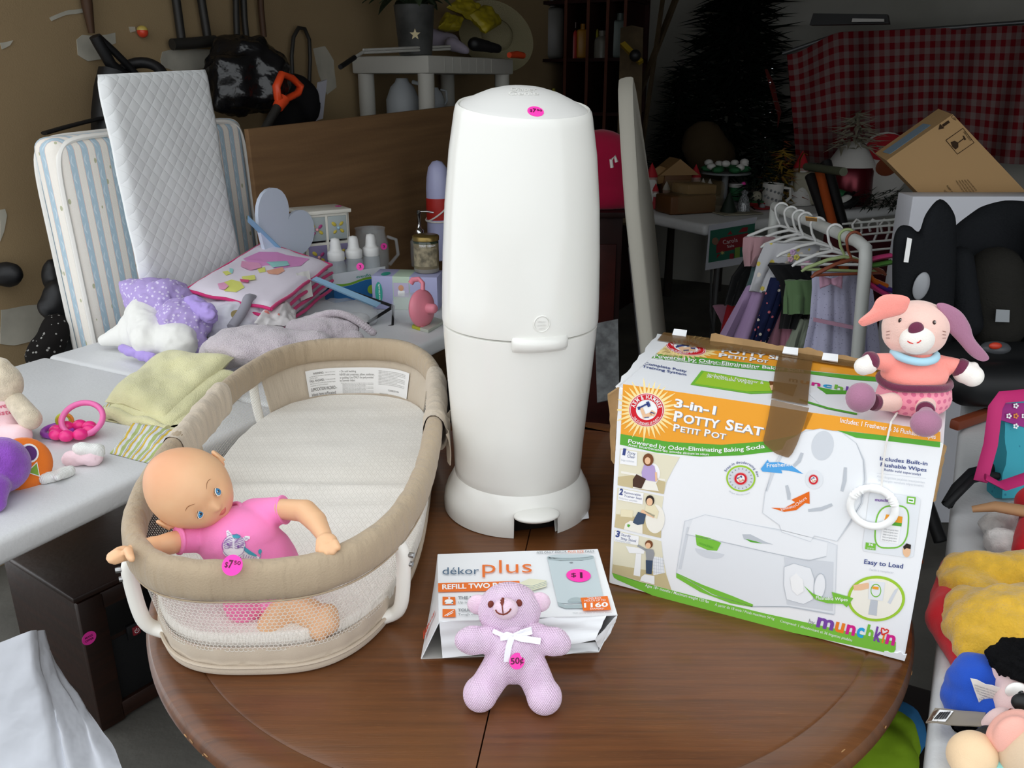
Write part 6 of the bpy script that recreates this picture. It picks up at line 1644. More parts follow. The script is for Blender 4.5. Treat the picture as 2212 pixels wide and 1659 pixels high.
# ---- ring rattle
rt = thing('ring_rattle', 'hot pink flower rattle with pink and purple rings', 'toy', PZ(158, 945, LZ))
m_hot = M('hot_pink_plastic', '#f0308a', .3, .5); m_rpk = M('rose_plastic', '#ea6fae', .3, .5); m_pur = M('purple_plastic', '#a44fc0', .3, .5)
c0 = PZ(158, 930, LZ + .014)
for i in range(8):
    t = 2 * math.pi * i / 8; MB().ell(c0 + Vector((.031 * math.cos(t), .026 * math.sin(t), 0)), (.0135, .0125, .011), None, 16, 12).build('petal_bead', m_hot, rt, 80, world=True)
for cpx, mm, r1, r2, tilt_ in ((PZ(180, 918, LZ + .022), m_rpk, .038, .033, .8), (PZ(125, 930, LZ + .008), m_pur, .026, .022, .1)):
    MB().tube([cpx + Vector((r1 * math.cos(t), r2 * math.sin(t) * math.cos(tilt_), r2 * math.sin(t) * math.sin(tilt_) + (.012 if tilt_ > .5 else 0))) for t in [2 * math.pi * i / 48 for i in range(48)]], .0055, 10, closed=True).build('ring', mm, rt, 80, world=True)
for k, hcol in enumerate(('#c9d84a', '#f0a84a')):
    cc_ = PZ(137 + k * 5, 908, LZ + .02); MB().tube([cc_ + Vector((.011 * math.cos(t), .004 * math.cos(t), .012 * math.sin(t))) for t in [2 * math.pi * i / 24 for i in range(24)]], .003, 8, closed=True).build('small_ring', M('ring_' + hcol, hcol, .35), rt, 80, world=True)
# ---- socks
def ribbed(n): return '#efefec', ((n.x + n.y) * 2200).sn()
m_rib = PM('white_rib', ribbed, .9, .1, bump_d=.00025); m_spk = fabric('pale_pink_knit_sock', '#efd3da')
sk = thing('pink_sock', 'pale pink baby sock with a white ribbed cuff', 'sock', PZ(172, 1000, LZ))
cblob([('c', PZ(150, 990, LZ + .012), PZ(205, 990, LZ + .012), .014, .015), ('c', PZ(195, 985, LZ + .014), PZ(205, 975, LZ + .016), .015, .014)], m_spk, 'foot', sk, .003, 2, .003, 60, 1, LZ + .001, .003)
cblob([('c', PZ(172, 970, LZ + .028), PZ(210, 972, LZ + .026), .0125, .0125), ('c', PZ(180, 978, LZ + .02), PZ(210, 978, LZ + .02), .013, .013)], m_rib, 'cuff', sk, .003, 2, .002, 60, 2, LZ + .001)
cblob([('c', PZ(95, 1035, LZ + .008), PZ(150, 1018, LZ + .009), .010, .011), ('c', PZ(150, 1018, LZ + .009), PZ(125, 1030, LZ + .012), .009, .007)], m_rib, 'white_sock', None, .003, 2, .003, 60, 3, LZ + .001, .003, label='crumpled white baby sock near the table edge', cat='sock')
# ---- plush with orange patch, lamb
oc = thing('purple_plush', 'purple plush toy with an orange shape-print pad', 'toy', PZ(20, 1050, LZ))
m_pp = plush('purple_plush_fur', '#9a55c9'); m_op = fabric('orange_satin', '#ef7d2c')
blob([('e', PZ(0, 1005, LZ + .05), (.045, .045, .046)), ('e', PZ(-40, 1030, LZ + .04), (.05, .05, .04)), ('c', PZ(-20, 1060, LZ + .03), PZ(-12, 1085, LZ + .016), .03, .018)], .004, 3).build('plush_body', m_pp, oc, 80, world=True)
dc = PY(50, 1003, PZ(40, 1050, LZ).y + .012); dn_ = Vector((.62, -.72, .3)).normalized(); du = ZV.cross(dn_).normalized(); dv = dn_.cross(du)
mxd = Matrix(((du.x, dv.x, dn_.x, dc.x), (du.y, dv.y, dn_.y, dc.y), (du.z, dv.z, dn_.z, dc.z), (0, 0, 0, 1))) @ Matrix.Scale(1.27, 4)
pad_ = MB().lathe([(.0, -.012), (.03, -.01), (.035, 0), (.033, .008), (.022, .0125), (0, .014)], 36, mxd).build('orange_pad', m_op, oc, 80, world=True)
for poly, hcol in (([(math.cos(t) * .0085 + .008, math.sin(t) * .010 + .013) for t in [2 * math.pi * i / 20 for i in range(20)]], '#5a2a72'), ([(-.016, .009), (-.002, .007), (.0, -.007), (-.014, -.008)], '#3f93bd'), ([(.001, -.010), (.013, -.002), (.012, -.018)], '#7fa83a')):
    cx_, cy_ = sum(p[0] for p in poly) / len(poly), sum(p[1] for p in poly) / len(poly)
    MB().prism([(cx_ + (x - cx_) * 1.25, cy_ + (y - cy_) * 1.25) for x, y in poly], .003, mxd @ Matrix.Translation((0, 0, .0115))).build('shape_border', m_whp, pad_, world=True)
    MB().prism(poly, .003, mxd @ Matrix.Translation((0, 0, .0122))).build('shape_patch', M('patch_' + hcol, hcol, .7), pad_, world=True)
lm = thing('plush_lamb', 'cream plush animal in a pale pink dress at the table end', 'toy', PZ(20, 945, LZ))
m_cpl = plush('cream_plush', '#e6d8bf'); m_dpk = fabric('pale_pink_dress', '#f1cfd3')
y_ = PZ(20, 945, LZ).y
blob([('e', PY(-2, 828, y_), (.042, .036, .042)), ('e', PY(0, 795, y_), (.02, .02, .02))], .004, 3).build('head', m_cpl, lm, 80, world=True)
dr = blob([('e', PY(0, 880, y_), (.04, .036, .048)), ('e', PY(5, 920, y_), (.05, .045, .035))], .004, 3); dr.V = [Vector((v.x, v.y, max(v.z, LZ + .001))) for v in dr.V]
dress = dr.build('pink_dress', m_dpk, lm, 80, world=True)
blob([('c', PY(32, 865, y_ - .01), PY(65, 905, y_ - .03), .018, .021)], .004, 3).build('arm', m_cpl, lm, 80, world=True)
blob([('c', PY(10, 935, y_ - .03), PY(45, 940, y_ - .045), .018, .02)], .004, 3).build('foot', fabric('pink_bootie', '#f3d2d6'), lm, 80, world=True)
ft_ = FaceB(bvh_of(dress), None, .001); m_rdp = M('rose_print', '#d0607a', .8)
for t, a_, b_, h in (('Sweet', (-14, 884), (30, 878), 10), ('Big Sister', (-42, 902), (37, 892), 10)):
    ft_.text(t, a_, b_, h, m_rdp, 1, .01)
ft_.done('dress_lettering', lm)
# ================================================================== LOWER LEFT: HEATER AND WHITE SHEET
m_dkw = PM('dark_cabinet_wood', lambda n: (n.mix((n.noise(5, 4, (1, 1, 14)) - .3) * 2, '#1d110c', '#341b12'), n.noise(60, 2)), .4, .4, bump_d=.0005)
hA = PZ(219, 1583, 0); hB = PZ(372, 1490, 0)
e1 = (hB - hA).normalized(); Hh = .352
hw = .40; hdp = .34
ht = thing('cabinet_heater', 'dark wooden cabinet heater with black grille and pink sticker', 'heater', hA, (0, 0, math.atan2(e1.y, e1.x)))
MB().box((hw / 2, hdp / 2, Hh / 2), (hw - .01, hdp - .012, Hh - .02)).build('carcass', m_dkw, ht)
MB().box((hw / 2, hdp / 2, Hh - .006), (hw + .012, hdp + .012, .014), None, .003).build('top_board', m_dkw, ht)
for x in (hw - .028, .028): stile = MB().box((x, .002, Hh / 2 - .006), (.056, .016, Hh - .02), None, .002).build('frame_stile', m_dkw, ht)
for z in (.03, Hh - .035): MB().box((hw / 2, .001, z), (hw - .1, .014, .04), None, .002).build('frame_rail', m_dkw, ht)
MB().box((hw / 2, .008, .125), (hw - .11, .006, .16), None, .001).build('front_grille', M('black_mesh', '#0d0d0f', .6, .3, bump=(900, .001)), ht)
MB().box((hw / 2, .006, .26), (hw - .11, .008, .085), None, .001).build('glass_strip', M('black_glass', '#08090b', .2, .5), ht)
cp = MB().box((.165, .0015, .205), (.14, .008, .036), None, .002).build('control_panel', m_black, ht)
MB().box((.115, -.0035, .205), (.018, .004, .022), None, .003).build('power_button', M('button_red', '#8c2630', .4), cp)
pwb = MB(); pwb.tube([(.115 + .005 * math.sin(t), -.006, .205 + .005 * math.cos(t)) for t in [R(35 + 290 * i / 16) for i in range(17)]], .0006, 5); pwb.tube([(.115, -.006, .205), (.115, -.006, .212)], .0006, 5); pwb.build('power_mark', m_whp, cp)
MB().box((.145, -.0035, .206), (.022, .004, .02), None, .003).build('display', M('display_green', '#6aa58a', .4), cp)
MB().box((hw / 2, hdp / 2, .006), (hw - .02, hdp - .02, .012)).build('plinth', m_dkw, ht)
q, n_ = hit(bvh_of(stile), 192, 1378)
if q: sticker(ht, q + n_ * .0008, n_, .0155, [('MAKE', -.55, .55, .1, .3, .02), ('OFFER', -.6, .6, -.4, .3, .02)])
# white vinyl sheet hanging over something low in the left corner
m_vin = M('white_vinyl_sheet', '#e3e6ee', .5, .35, bump=(14, .01))
ap = PY(66, 1362, 1.12)
def sheet(u, v):
    # u: across the ridge (-1 left .. 1 right), v: 0 top .. 1 bottom
    ridge = PY(66 + 62 * v, 1362 + 420 * v, 1.12 - .08 * v)
    s_ = u * 2 - 1
    if s_ < 0: q = ridge.lerp(PY(-190 + 20 * v, 1462 + 420 * v, 1.05 - .06 * v), -s_)
    else: q = ridge.lerp(PY(86 + 260 * v, 1370 + 420 * v, 1.2 - .12 * v), s_)
    w = .012 * fbm(Vector((u * 4, v * 3, 2)), 3) - .014 * math.exp(-((s_ - .45 - .1 * v) / .12) ** 2) - .01 * math.exp(-((s_ - .12) / .07) ** 2)
    return q + Vector((-.3, -.8, .4)).normalized() * w
MB().slab(48, 36, sheet, .002).build('vinyl_sheet', m_vin, None, 80, label='creased white vinyl sheet hanging in the lower left corner', cat='sheet', world=True, loc=Vector((ap.x, ap.y, 0)))
# ================================================================== LEFT WALL: TOOLS AND LARGE BOARD
m_tool = M('dark_tool_steel', '#2a2825', .5, .4); m_ash = M('brown_tool_handle', '#4a3424', .6, .3)
def walltool(pts, r, name, label, cat, m, n=WN - .03, flat=1):
    P = [PN(x, y, n) for x, y in pts]
    return MB().tube(P, r, 10, flat=flat).build(name, m, None, 60, label=label, cat=cat, world=True, loc=P[-1])
walltool([(178, -60), (188, 10), (198, 72)], [.016, .016, .009], 'broom_handle', 'brown wooden tool handle hanging at the far left of the wall', 'tool', m_ash)
sq = thing('wall_rack', 'black steel U-shaped hanger on the drywall above the pads', 'rack', PN(420, 92, WN - .03))
for a, b in (((372, -60), (392, 84)), ((425, -60), (448, 80))): MB().tube([PN(*a, WN - .03), PN(*b, WN - .03)], .014, 10).build('bar', m_tool, sq, 60, world=True)
MB().tube([PN(372, 96, WN - .04), PN(420, 93, WN - .045), PN(464, 88, WN - .04)], .018, 12).build('cross_bar', m_tool, sq, 60, world=True)
for i, pts in enumerate([[(509, -60), (510, 30), (513, 108)], [(523, -60), (528, 40), (534, 100)], [(560, -60), (564, 20), (570, 80)]]):
    walltool(pts, .011, 'garden_tool', ['dark tool handle hanging left above the black bag', 'thin dark tool handle hanging above the black bag', 'brown tapered tool handle right above the black bag'][i], 'tool', m_tool if i < 2 else m_ash)
# fishing float
fb = PN(308, 69, WN - .02); f = thing('fishing_float', 'small red and yellow fishing float hung on the drywall', 'float', fb)
MB().ell((0, 0, 0), .017, None, 20, 12).build('red_half', M('float_red', '#d8452c', .3), f); MB().ell((0, 0, .006), (.0165, .0165, .013), None, 20, 12).build('yellow_half', M('float_yellow', '#c9b05a', .3), f)
# folded stroller frame behind the pad
stf = thing('folded_stroller', 'black folded stroller frame hanging behind the quilted pad', 'stroller', PN(260, 200, WN - .1))
for pts, r in (([(205, 78), (214, 95), (240, 140), (300, 190)], .017), ([(212, 80), (245, 110), (275, 140), (320, 190)], .011), ([(250, 160), (240, 200), (235, 250), (235, 300)], .05)):
    MB().tube([PN(x, y, WN - .1) for x, y in pts], r, 10).build('frame_tube', m_black, stf, 60, world=True)
MB().tube([PN(300, 150, WN - .12) + Vector((.07 * math.cos(t), .03 * math.sin(t), .05 * math.sin(t) - .03)) for t in [2 * math.pi * i / 28 for i in range(28)]], .016, 10, closed=True).build('wheel', m_black, stf, 60, world=True)
walltool([(95, 288), (140, 275), (190, 262), (245, 250)], .014, 'black_strap', 'black webbing strap behind the top of the striped mattress', 'strap', m_black, WN - .12, .4)
# black refuse sack, shovel with orange grip, satchel, wire loop, white panel
m_bag = PM('black_film', lambda n: ('#0e0e11', n.noise(9, 4)), .25, .5, bump_d=.02)
cblob([('e', PN(535, 165, WN - .2), (.15, .1, .13)), ('e', PN(500, 180, WN - .2), (.1, .08, .11)), ('c', PN(540, 170, WN - .2), PN(545, 225, WN - .2), .09, .03)], m_bag, 'refuse_sack', None, .012, 2, .02, 14, 4, None, .02, label='shiny black plastic sack on the wall beside the orange grip', cat='bag')
sh_ = thing('shovel', 'shovel with an orange D-shaped grip leaning on the wall', 'shovel', PN(570, 285, 2.06))
m_org = M('orange_grip', '#d8471f', .4, .4)
dg_ = [(600, 232), (594, 205), (600, 178), (612, 160), (628, 168), (648, 182), (650, 200), (632, 214), (614, 222)]
MB().tube([PN(x, y, 2.06) for x, y in [(600, 212), (597, 188), (608, 160), (630, 168), (649, 186), (643, 202), (618, 214)]], .0155, 10, closed=True, flat=.7).build('d_grip', m_org, sh_, 60, world=True)
MB().tube([PN(612, 213, 2.06), PN(600, 232, 2.06)], [.022, .018], 12).build('grip_socket', m_org, sh_, 60, world=True)
MB().tube([PN(600, 230, 2.06), PN(560, 300, 2.06), PN(480, 440, 2.06)], .014, 12).build('shaft', m_tool, sh_, 60, world=True)
cblob([('e', PN(640, 225, WN - .1), (.09, .05, .11)), ('e', PN(620, 260, WN - .1), (.07, .05, .08))], M('black_canvas', '#141316', .8, .2), 'black_satchel', None, .01, 3, .008, 12, 3, label='black canvas satchel hanging behind the orange grip', cat='bag')
lp = [(632, 170), (630, 120), (634, 80), (645, 60), (658, 62), (668, 85), (670, 130), (668, 178)]
walltool(lp, .0075, 'wire_loop', 'thin dark hose loop hanging on the drywall', 'hose', m_tool)
pa = [PN(688, 178, 2.25), PN(704, 172, 2.25), PN(695, 256, 2.25), PN(678, 262, 2.25)]
quadslab(pa, .012, 'white_board_end', M('white_panel_paint', '#b9b9c4', .6), None, 3); tag(bpy.data.objects['white_board_end'], 'narrow white board end standing above the plywood', 'board')
# things low on the wall left of the mattress
cblob([('e', PN(12, 592, WN - .05), (.05, .03, .035))], m_black, 'black_pouch', None, .006, 3, .004, 20, 1, label='small black pouch on the drywall at the left edge', cat='pouch')
ml = thing('oven_mitt', 'black and white speckled mitt hanging between wall and mattress', 'mitt', PN(110, 740, 2.12))
def speck(n):
    d, _ = n.vor(75); return n.mix(d.lt(.22), '#191716', '#8e8c88')
cblob([('c', PN(122, 705, 2.12), PN(95, 770, 2.12), .035, .045)], PM('speckled_cloth', speck, .9, .1), 'speckled_part', ml, .006, 3, .004, 20, 1)
cblob([('e', PN(125, 650, 2.2), (.04, .04, .06)), ('c', PN(105, 665, 2.2), PN(160, 690, 2.2), .03, .05), ('e', PN(115, 600, 2.25), (.03, .03, .05)), ('c', PN(150, 690, 2.2), PN(150, 780, 2.2), .05, .06)], m_black, 'black_part', ml, .008, 3, .006, 20, 2)
# plywood panel
ply = PM('brown_plywood', lambda n: (n.mix((n.noise(3, 5, (.5, 1, 9)) - .3) * 2, '#6e5238', '#8a6a48'), n.noise(90, 2)), .7, .25, bump_d=.0006)
pA, pB = PN(536, 279, 1.955), PN(1200, 205, 1.955)
mxp = frame_from(Vector((pA.x, pA.y, pA.z)), pB, pA + ZV); Lp = (pB - pA).length
pw2 = thing('plywood_panel', 'long brown plywood panel standing behind the folding table', 'panel', pA); pw2.matrix_basis = mxp
MB().box((Lp / 2, .009, -.58), (Lp, .018, 1.16), None, .002).build('plywood_sheet', ply, pw2)
# ================================================================== GREY PLASTIC SHELF WITH PLANT
m_gsh = M('grey_shelf_plastic', '#b5b3ab', .6, .3)
sA, sL, sRr = PN(925, 119, 1.85), PN(788, 116, 2.3), PU(1093, 114, 3.9)
sA = PN(925, 119, 1.99); su = sA.dot(U); sz = sA.z
sw_n = .38; sl_u = .72
gs = thing('grey_shelf', 'grey plastic utility shelf with round legs holding a potted plant', 'shelf', Vector((sA.x, sA.y, 0)), (0, 0, -AZ))
# local x = -NL (towards camera right), y = U; the shelf spans x in [-sw_n, 0], y in [0, sl_u]
for z, nm in ((sz, 'shelf_board'), (sz - .45, 'shelf_board'), (sz - .95, 'shelf_board')):
    MB().box((-sw_n / 2, sl_u / 2, z - .034), (sw_n, sl_u, .068), None, .008).build(nm, m_gsh, gs)
for x in (-sw_n + .04, -.04):
    for y in (.04, sl_u - .04): MB().lathe([(0, 0), (.034, 0), (.034, sz - .06), (0, sz - .06)], 16, Matrix.Translation((x, y, 0))).build('leg', m_gsh, gs)
for i in range(7): MB().box((-.001, .12 + i * .065, sz - .034), (.004, .006, .055)).build('rib', m_gsh, gs)
# potted plant
pp = PN(898, 114, 2.08); pp.z = sz + .001
plt = thing('potted_plant', 'leafy plant in a grey pot with a gold star on the grey shelf', 'plant', pp)
MB().lathe([(0, 0), (.062, 0), (.066, .004), (.08, .18), (.082, .185), (.076, .186), (.07, .17), (0, .165)], 32).build('pot', M('galvanised_pot', '#5c5d5c', .5, .4, metal=.4, var=(12, .3)), plt, 50)
st5 = [((.022 if i % 2 == 0 else .009) * math.sin(math.pi * i / 5), (.022 if i % 2 == 0 else .009) * math.cos(math.pi * i / 5)) for i in range(10)]
dcm = (Vector((0, 0, CAMZ)) - pp); dcm.z = 0; dcm.normalize(); sx_ = Vector((-dcm.y, dcm.x, 0))
if sx_.x < 0: sx_ = -sx_
mxs = Matrix(((sx_.x, 0, dcm.x, dcm.x * .073 + .0), (sx_.y, 0, dcm.y, dcm.y * .073), (0, 1, 0, .075), (0, 0, 0, 1)))
MB().prism(st5, .006, mxs).build('gold_star', M('gold_star', '#c9b98a', .4, .5), plt)
m_lf = M('grey_green_leaf', '#3d4a34', .5, .3, var=(20, .3))
lfm = None
for i in range(26):
    a = i * 2.4; L = random.uniform(.12, .24); dr = random.uniform(.35, 1.2)
    def leaf(u, v, L=L, dr=dr):
        x = (v - .5) * .05 * math.sin(math.pi * min(1, u * .97 + .03)) ** .7; r_ = .01 + L * u * (.5 + .35 * dr); z = .17 + L * 1.05 * u - dr * L * .9 * u * u
        return Vector((r_, x, z - abs(v - .5) * .01))
    mb = MB().slab(8, 4, leaf, .0016); rm = Matrix.Rotation(a, 4, 'Z'); mb.V = [rm @ v for v in mb.V]; mb.build('leaf', m_lf, plt, 60)
# things on the shelf
m_yr = M('yellow_satin', '#b3a11e', .5, .4, var=(10, .25))
yr = thing('yellow_bow', 'large dark yellow satin bow on the grey shelf', 'bow', PN(1005, 100, 2.13))
pslab([PN(945, 60, 2.11), PN(990, 68, 2.08), PN(1000, 42, 2.11), PN(960, 28, 2.13)], .05, m_yr, 'loop', yr, .01, 3, 1, z0=None); pslab([PN(1015, 30, 2.08), PN(1050, 72, 2.03), PN(1085, 50, 2.05), PN(1045, 10, 2.10)], .05, m_yr, 'loop', yr, .01, 3, 2, z0=None); pslab([PN(965, 15, 2.13), PN(1020, 45, 2.08), PN(1040, 15, 2.09), PN(1000, -10, 2.13)], .03, m_yr, 'knot', yr, .01, 3, 3, z0=None)
hat = thing('straw_hat', 'pale straw sun hat lying behind the yellow bow', 'hat', PN(1075, 90, 2.13)); mh = Matrix.Translation(PN(1072, 78, 2.15)) @ rot_to(Vector((.35, -.8, .5)))
MB().lathe([(0, .05), (.05, .05), (.075, .03), (.08, .005), (.16, -.002), (.19, .004), (.19, .0), (.16, -.006), (0, -.004)], 40, mh).build('hat_body', M('straw', '#8d8568', .8, .2, bump=(220, .002)), hat, 50, world=True)
fr = thing('white_bracket', 'long white metal bracket lying across the grey shelf top', 'bracket', PN(860, 112, 1.9)); m_wm = M('white_enamel', '#b9b8b2', .4, .4)
for dy in (0, 6): MB().tube([PN(785, 108 + dy, 2.06), PN(870, 104 + dy, 2.04), PN(972, 100 + dy, 2.02)], .005, 8).build('rail', m_wm, fr, 60, world=True)
MB().tube([PN(785, 112, 2.06), PN(765, 125, 2.04)], .006, 8).build('rail', m_wm, fr, 60, world=True); MB().tube([PN(766, 124, 2.04), PN(735, 145, 2.02)], .009, 8).build('dark_grip', m_black, fr, 60, world=True)
cblob([('c', PN(935, 82, 2.18), PN(975, 90, 2.13), .04, .035), ('c', PN(975, 95, 2.08), PN(1005, 108, 2.03), .03, .02)], M('pale_lilac_cloth', '#8f8794', .85, .1), 'rolled_cloth', None, .008, 3, .006, 15, 2, sz + .001, label='pale rolled cloth with red stripe beside the plant pot', cat='cloth')
cblob([('c', PN(1025, 95, 2.03), PN(1075, 105, 1.98), .03, .02)], m_black, 'black_shoe', None, .008, 3, .004, 15, 2, sz + .001, label='black slipper lying under the straw hat brim', cat='shoe')
walltool([(1100, 119), (1116, 118), (1130, 120)], [.012, .016, .014], 'orange_scraper', 'short orange plastic tool handle beside the grey shelf', 'tool', m_org, 1.9)
for px, py, nm, lab, s_ in ((870, 215, 'white_jug', 'white plastic jug standing under the grey shelf', 1.0), (940, 215, 'white_figurine', 'small white figurine beside the jug under the grey shelf', .6)):
    p = PN(px, py, 2.2); b = thing(nm, lab, 'jug' if s_ == 1 else 'figurine', p)
    MB().lathe([(0, -.12), (.06, -.12), (.07, -.1), (.07, .0), (.05, .05), (.03, .07), (.025, .085), (0, .085)], 24, Matrix.Scale(s_, 4)).build('jug_body', M('milky_plastic', '#9fa3a6', .5, .3), b, 60)
    MB().tube([Vector((.045, 0, .07)) * s_, Vector((.085, -.02, .06)) * s_, Vector((.09, -.02, -.01)) * s_, Vector((.068, 0, -.04)) * s_], .009 * s_, 8).build('handle', M('milky_plastic', '#9fa3a6'), b, 60)
# ================================================================== DARK RED PIGEON-HOLE SHELVING IN THE CORNER
m_red = M('oxblood_shelf', '#2e1110', .7, .2, var=(6, .3)); m_edge = M('shelf_front_edge', '#5a352a', .7, .2)
SU = 4.9
bs0, bs1 = PU(1088, 60, SU), PU(1362, 60, SU)
bw_ = (bs1 - bs0).length; n0_, n1_ = bs0.dot(NL), bs1.dot(NL)
shf = thing('cubby_shelving', 'dark red cubby shelving full of garage bottles at the back', 'shelving', G(SU, n0_, 0), (0, 0, -AZ))
zs = [PU(1200, y, SU).z for y in (440, 350, 245, 130, 5)]
MB().box((bw_ / 2, .3, (zs[-1]) / 2 + .2), (bw_, .02, zs[-1] + .4)).build('back_board', m_red, shf)
xs_ = [(PU(px, 60, SU) - bs0).length for px in (1112, 1168, 1222, 1270, 1312, 1350)]
for x in [0] + xs_: 
    d = MB().box((x, .15, zs[-1] / 2 + .1), (.018, .3, zs[-1] + .2)).build('divider', m_red, shf); MB().box((x, -.002, zs[-1] / 2 + .1), (.018, .004, zs[-1] + .2)).build('divider_edge', m_edge, d)
for z in zs: MB().box((bw_ / 2, .148, z), (bw_, .29, .018)).build('shelf_board', m_red, shf)
def bottle(px, py, h, r, hcol, name, label, cap='#b9b9b9', u=SU + .12, shape=0):
    p = PU(px, py, u); b = thing(name, label, 'bottle', p, group='bottles in the cubby shelving'); m = M('bt_' + hcol, hcol, .4, .4)
    if shape == 0: MB().lathe([(0, 0), (r, 0), (r, h * .6), (r * .9, h * .7), (r * .35, h * .8), (r * .35, h * .86), (0, h * .86)], 16).build('bottle_body', m, b, 50)
    else: MB().box((0, 0, h * .42), (r * 2, r * 1.2, h * .84), None, r * .3).build('bottle_body', m, b, 50)
    MB().lathe([(r * .42, h * .84), (r * .42, h), (0, h)], 12).build('cap', M('cap_' + cap, cap, .4), b, 50)
z1 = zs[3] + .011
for px, h, r, hcol, nm, lab, cap, sh in ((1190, .34, .075, '#6c6a66', 'grey_jug', 'tall grey jug in the cubby shelving', '#55534f', 1), (1238, .2, .035, '#a8302c', 'red_bottle', 'red spray bottle in the cubby shelving', '#c8c0b8', 0), (1258, .19, .035, '#b07a1e', 'orange_can', 'amber drill-shaped can in the cubby shelving', '#b07a1e', 1), (1282, .22, .03, '#a39a3a', 'yellow_bottle', 'slim yellow bottle in the cubby shelving', '#a39a3a', 0), (1300, .15, .05, '#7d7a70', 'cream_tub', 'round cream tub in the cubby shelving', '#7d7a70', 0), (1338, .24, .05, '#6f7a76', 'pale_carton', 'pale carton at the right end of the cubby shelving', '#55605c', 1)):
    p = PU(px, 100, SU + .12); q = PU(px, 120, SU + .12); b = (px, h); bottle(px, 830, h, r, hcol, nm, lab, cap, SU + .12, sh); bpy.data.objects[nm].location.z = z1
    bpy.data.objects[nm].location.x, bpy.data.objects[nm].location.y = p.x, p.y
z2 = zs[2] + .011
for px, h, r, hcol, nm, lab, cap in ((1128, .16, .05, '#b3a43a', 'yellow_tub', 'yellow and white tub on the lower cubby shelf', '#c9c9c0'), (1196, .13, .025, '#b5a92a', 'glue_bottle', 'small yellow glue bottle on the lower cubby shelf', '#b5a92a'), (1150, .1, .04, '#8d8f8c', 'grey_tub', 'small grey tub on the lower cubby shelf', '#a0a09c')):
    bottle(px, 200, h, r, hcol, nm, lab, cap); p = PU(px, 200, SU + .12); bpy.data.objects[nm].location = (p.x, p.y, z2)
# ================================================================== RIGHT FOLDING TABLE
folding_table('folding_table', 'white folding table on the right edge with plush toys on it', .0, 2.44, -.80, -.045, LZ, PZ(1990, 1322, LZ).dot(U))
fleece = plush('yellow_fleece', '#e9b93c'); m_redp = fabric('red_fleece', '#cf1f2c')
# hooded costume lying down: red lining and yellow fur
hdn = thing('plush_costume', 'yellow and red furry child costume lying on the right table', 'costume', PZ(2120, 1330, LZ))
cblob([('c', PZ(2075, 1235, LZ + .014), PZ(2056, 1340, LZ + .014), .026, .03), ('c', PZ(2056, 1340, LZ + .014), PZ(2105, 1430, LZ + .012), .03, .024), ('c', PZ(2085, 1240, LZ + .012), PZ(2160, 1240, LZ + .012), .016, .02)], m_redp, 'red_lining', hdn, .004, 3, .003, 25, 1, LZ + .001)
cblob([('c', PZ(2085, 1250, LZ + .035), PZ(2230, 1270, LZ + .04), .035, .045), ('c', PZ(2085, 1265, LZ + .035), PZ(2120, 1300, LZ + .035), .03, .03)], fleece, 'yellow_fur', hdn, .004, 3, .006, 30, 2, LZ + .002)
cblob([('e', PZ(2150, 1370, LZ + .03), (.055, .055, .045)), ('c', PZ(2100, 1330, LZ + .03), PZ(2130, 1410, LZ + .025), .035, .035), ('c', PZ(2160, 1360, LZ + .035), PZ(2240, 1350, LZ + .035), .05, .05)], fleece, 'yellow_fur', hdn, .004, 3, .006, 30, 3, LZ + .002)
cblob([('c', PZ(2125, 1290, LZ + .05), PZ(2165, 1300, LZ + .05), .010, .008)], M('pink_felt', '#e0608a', .9, .1), 'pink_tongue', hdn, .003, 2, 0)
# plush toys in the lower right corner
pt1 = thing('plush_dog', 'pale plush dog with black hair and blue hat by the table edge', 'toy', PZ(2200, 1560, LZ))
m_blup = fabric('royal_blue_felt', '#2450b8'); m_blkp = M('black_long_fur', '#0c0c0e', .9, .1, bump=(300, .003)); m_palep = fabric('pale_pink_plush', '#e6c8c6')
hy_ = PZ(2200, 1560, LZ).y
cblob([('e', PY(2112, 1480, hy_ + .02), (.032, .03, .035)), ('c', PY(2100, 1510, hy_ + .015), PY(2150, 1530, hy_), .03, .03)], m_blup, 'blue_hat', pt1, .003, 3, .003, 30, 1, LZ + .001)
hdg = blob([('e', PY(2215, 1490, hy_), (.036, .034, .042)), ('c', PY(2205, 1520, hy_ - .02), PY(2225, 1530, hy_ - .025), .026, .026)], .003, 3).build('head', m_palep, pt1, 80, world=True)
cblob([('e', PY(2210, 1432, hy_ + .004), (.034, .032, .018)), ('e', PY(2184, 1446, hy_ + .008), (.014, .016, .02))], m_blkp, 'hair_tuft', pt1, .003, 1, .006, 90, 2)
blob([('e', PY(2165, 1455, hy_ + .005), (.012, .010, .022))], .003, 2).build('ear', m_palep, pt1, 80, world=True)
q, n_ = hit(bvh_of(hdg), 2194, 1491)
ey = MB().ell(q if q else PY(2194, 1491, hy_ - .03), (.0105, .004, .009), None, 20, 12).build('eye', m_scl, pt1, 80, world=True); MB().ell((q if q else PY(2194, 1491, hy_ - .03)) + Vector((.003, -.0035, -.001)), (.0035, .002, .0035), None, 12, 8).build('pupil', m_pup, ey, 80, world=True)
MB().ell(PY(2210, 1517, hy_ - .047), (.011, .008, .009), None, 20, 12).build('nose', m_black, pt1, 80, world=True)
MB().tube([PY(2170, 1548, hy_ - .045), PY(2185, 1537, hy_ - .048), PY(2205, 1542, hy_ - .048)], .003, 8).build('mouth', M('brown_felt', '#6a2a22', .9), pt1, 80, world=True)
blob([('c', PY(2090, 1530, hy_ + .02), PY(2080, 1540, hy_ + .01), .016, .014)], .003, 2).build('black_paw', m_black, pt1, 80, world=True)
MB().tube([PZ(2052, 1463, LZ + .012), PZ(2085, 1480, LZ + .02)], .008, 10).build('grey_foot', M('grey_felt', '#b7b5b8', .9), pt1, 80, world=True)
m_tag = M('card_tag', '#ece9e2', .5); 
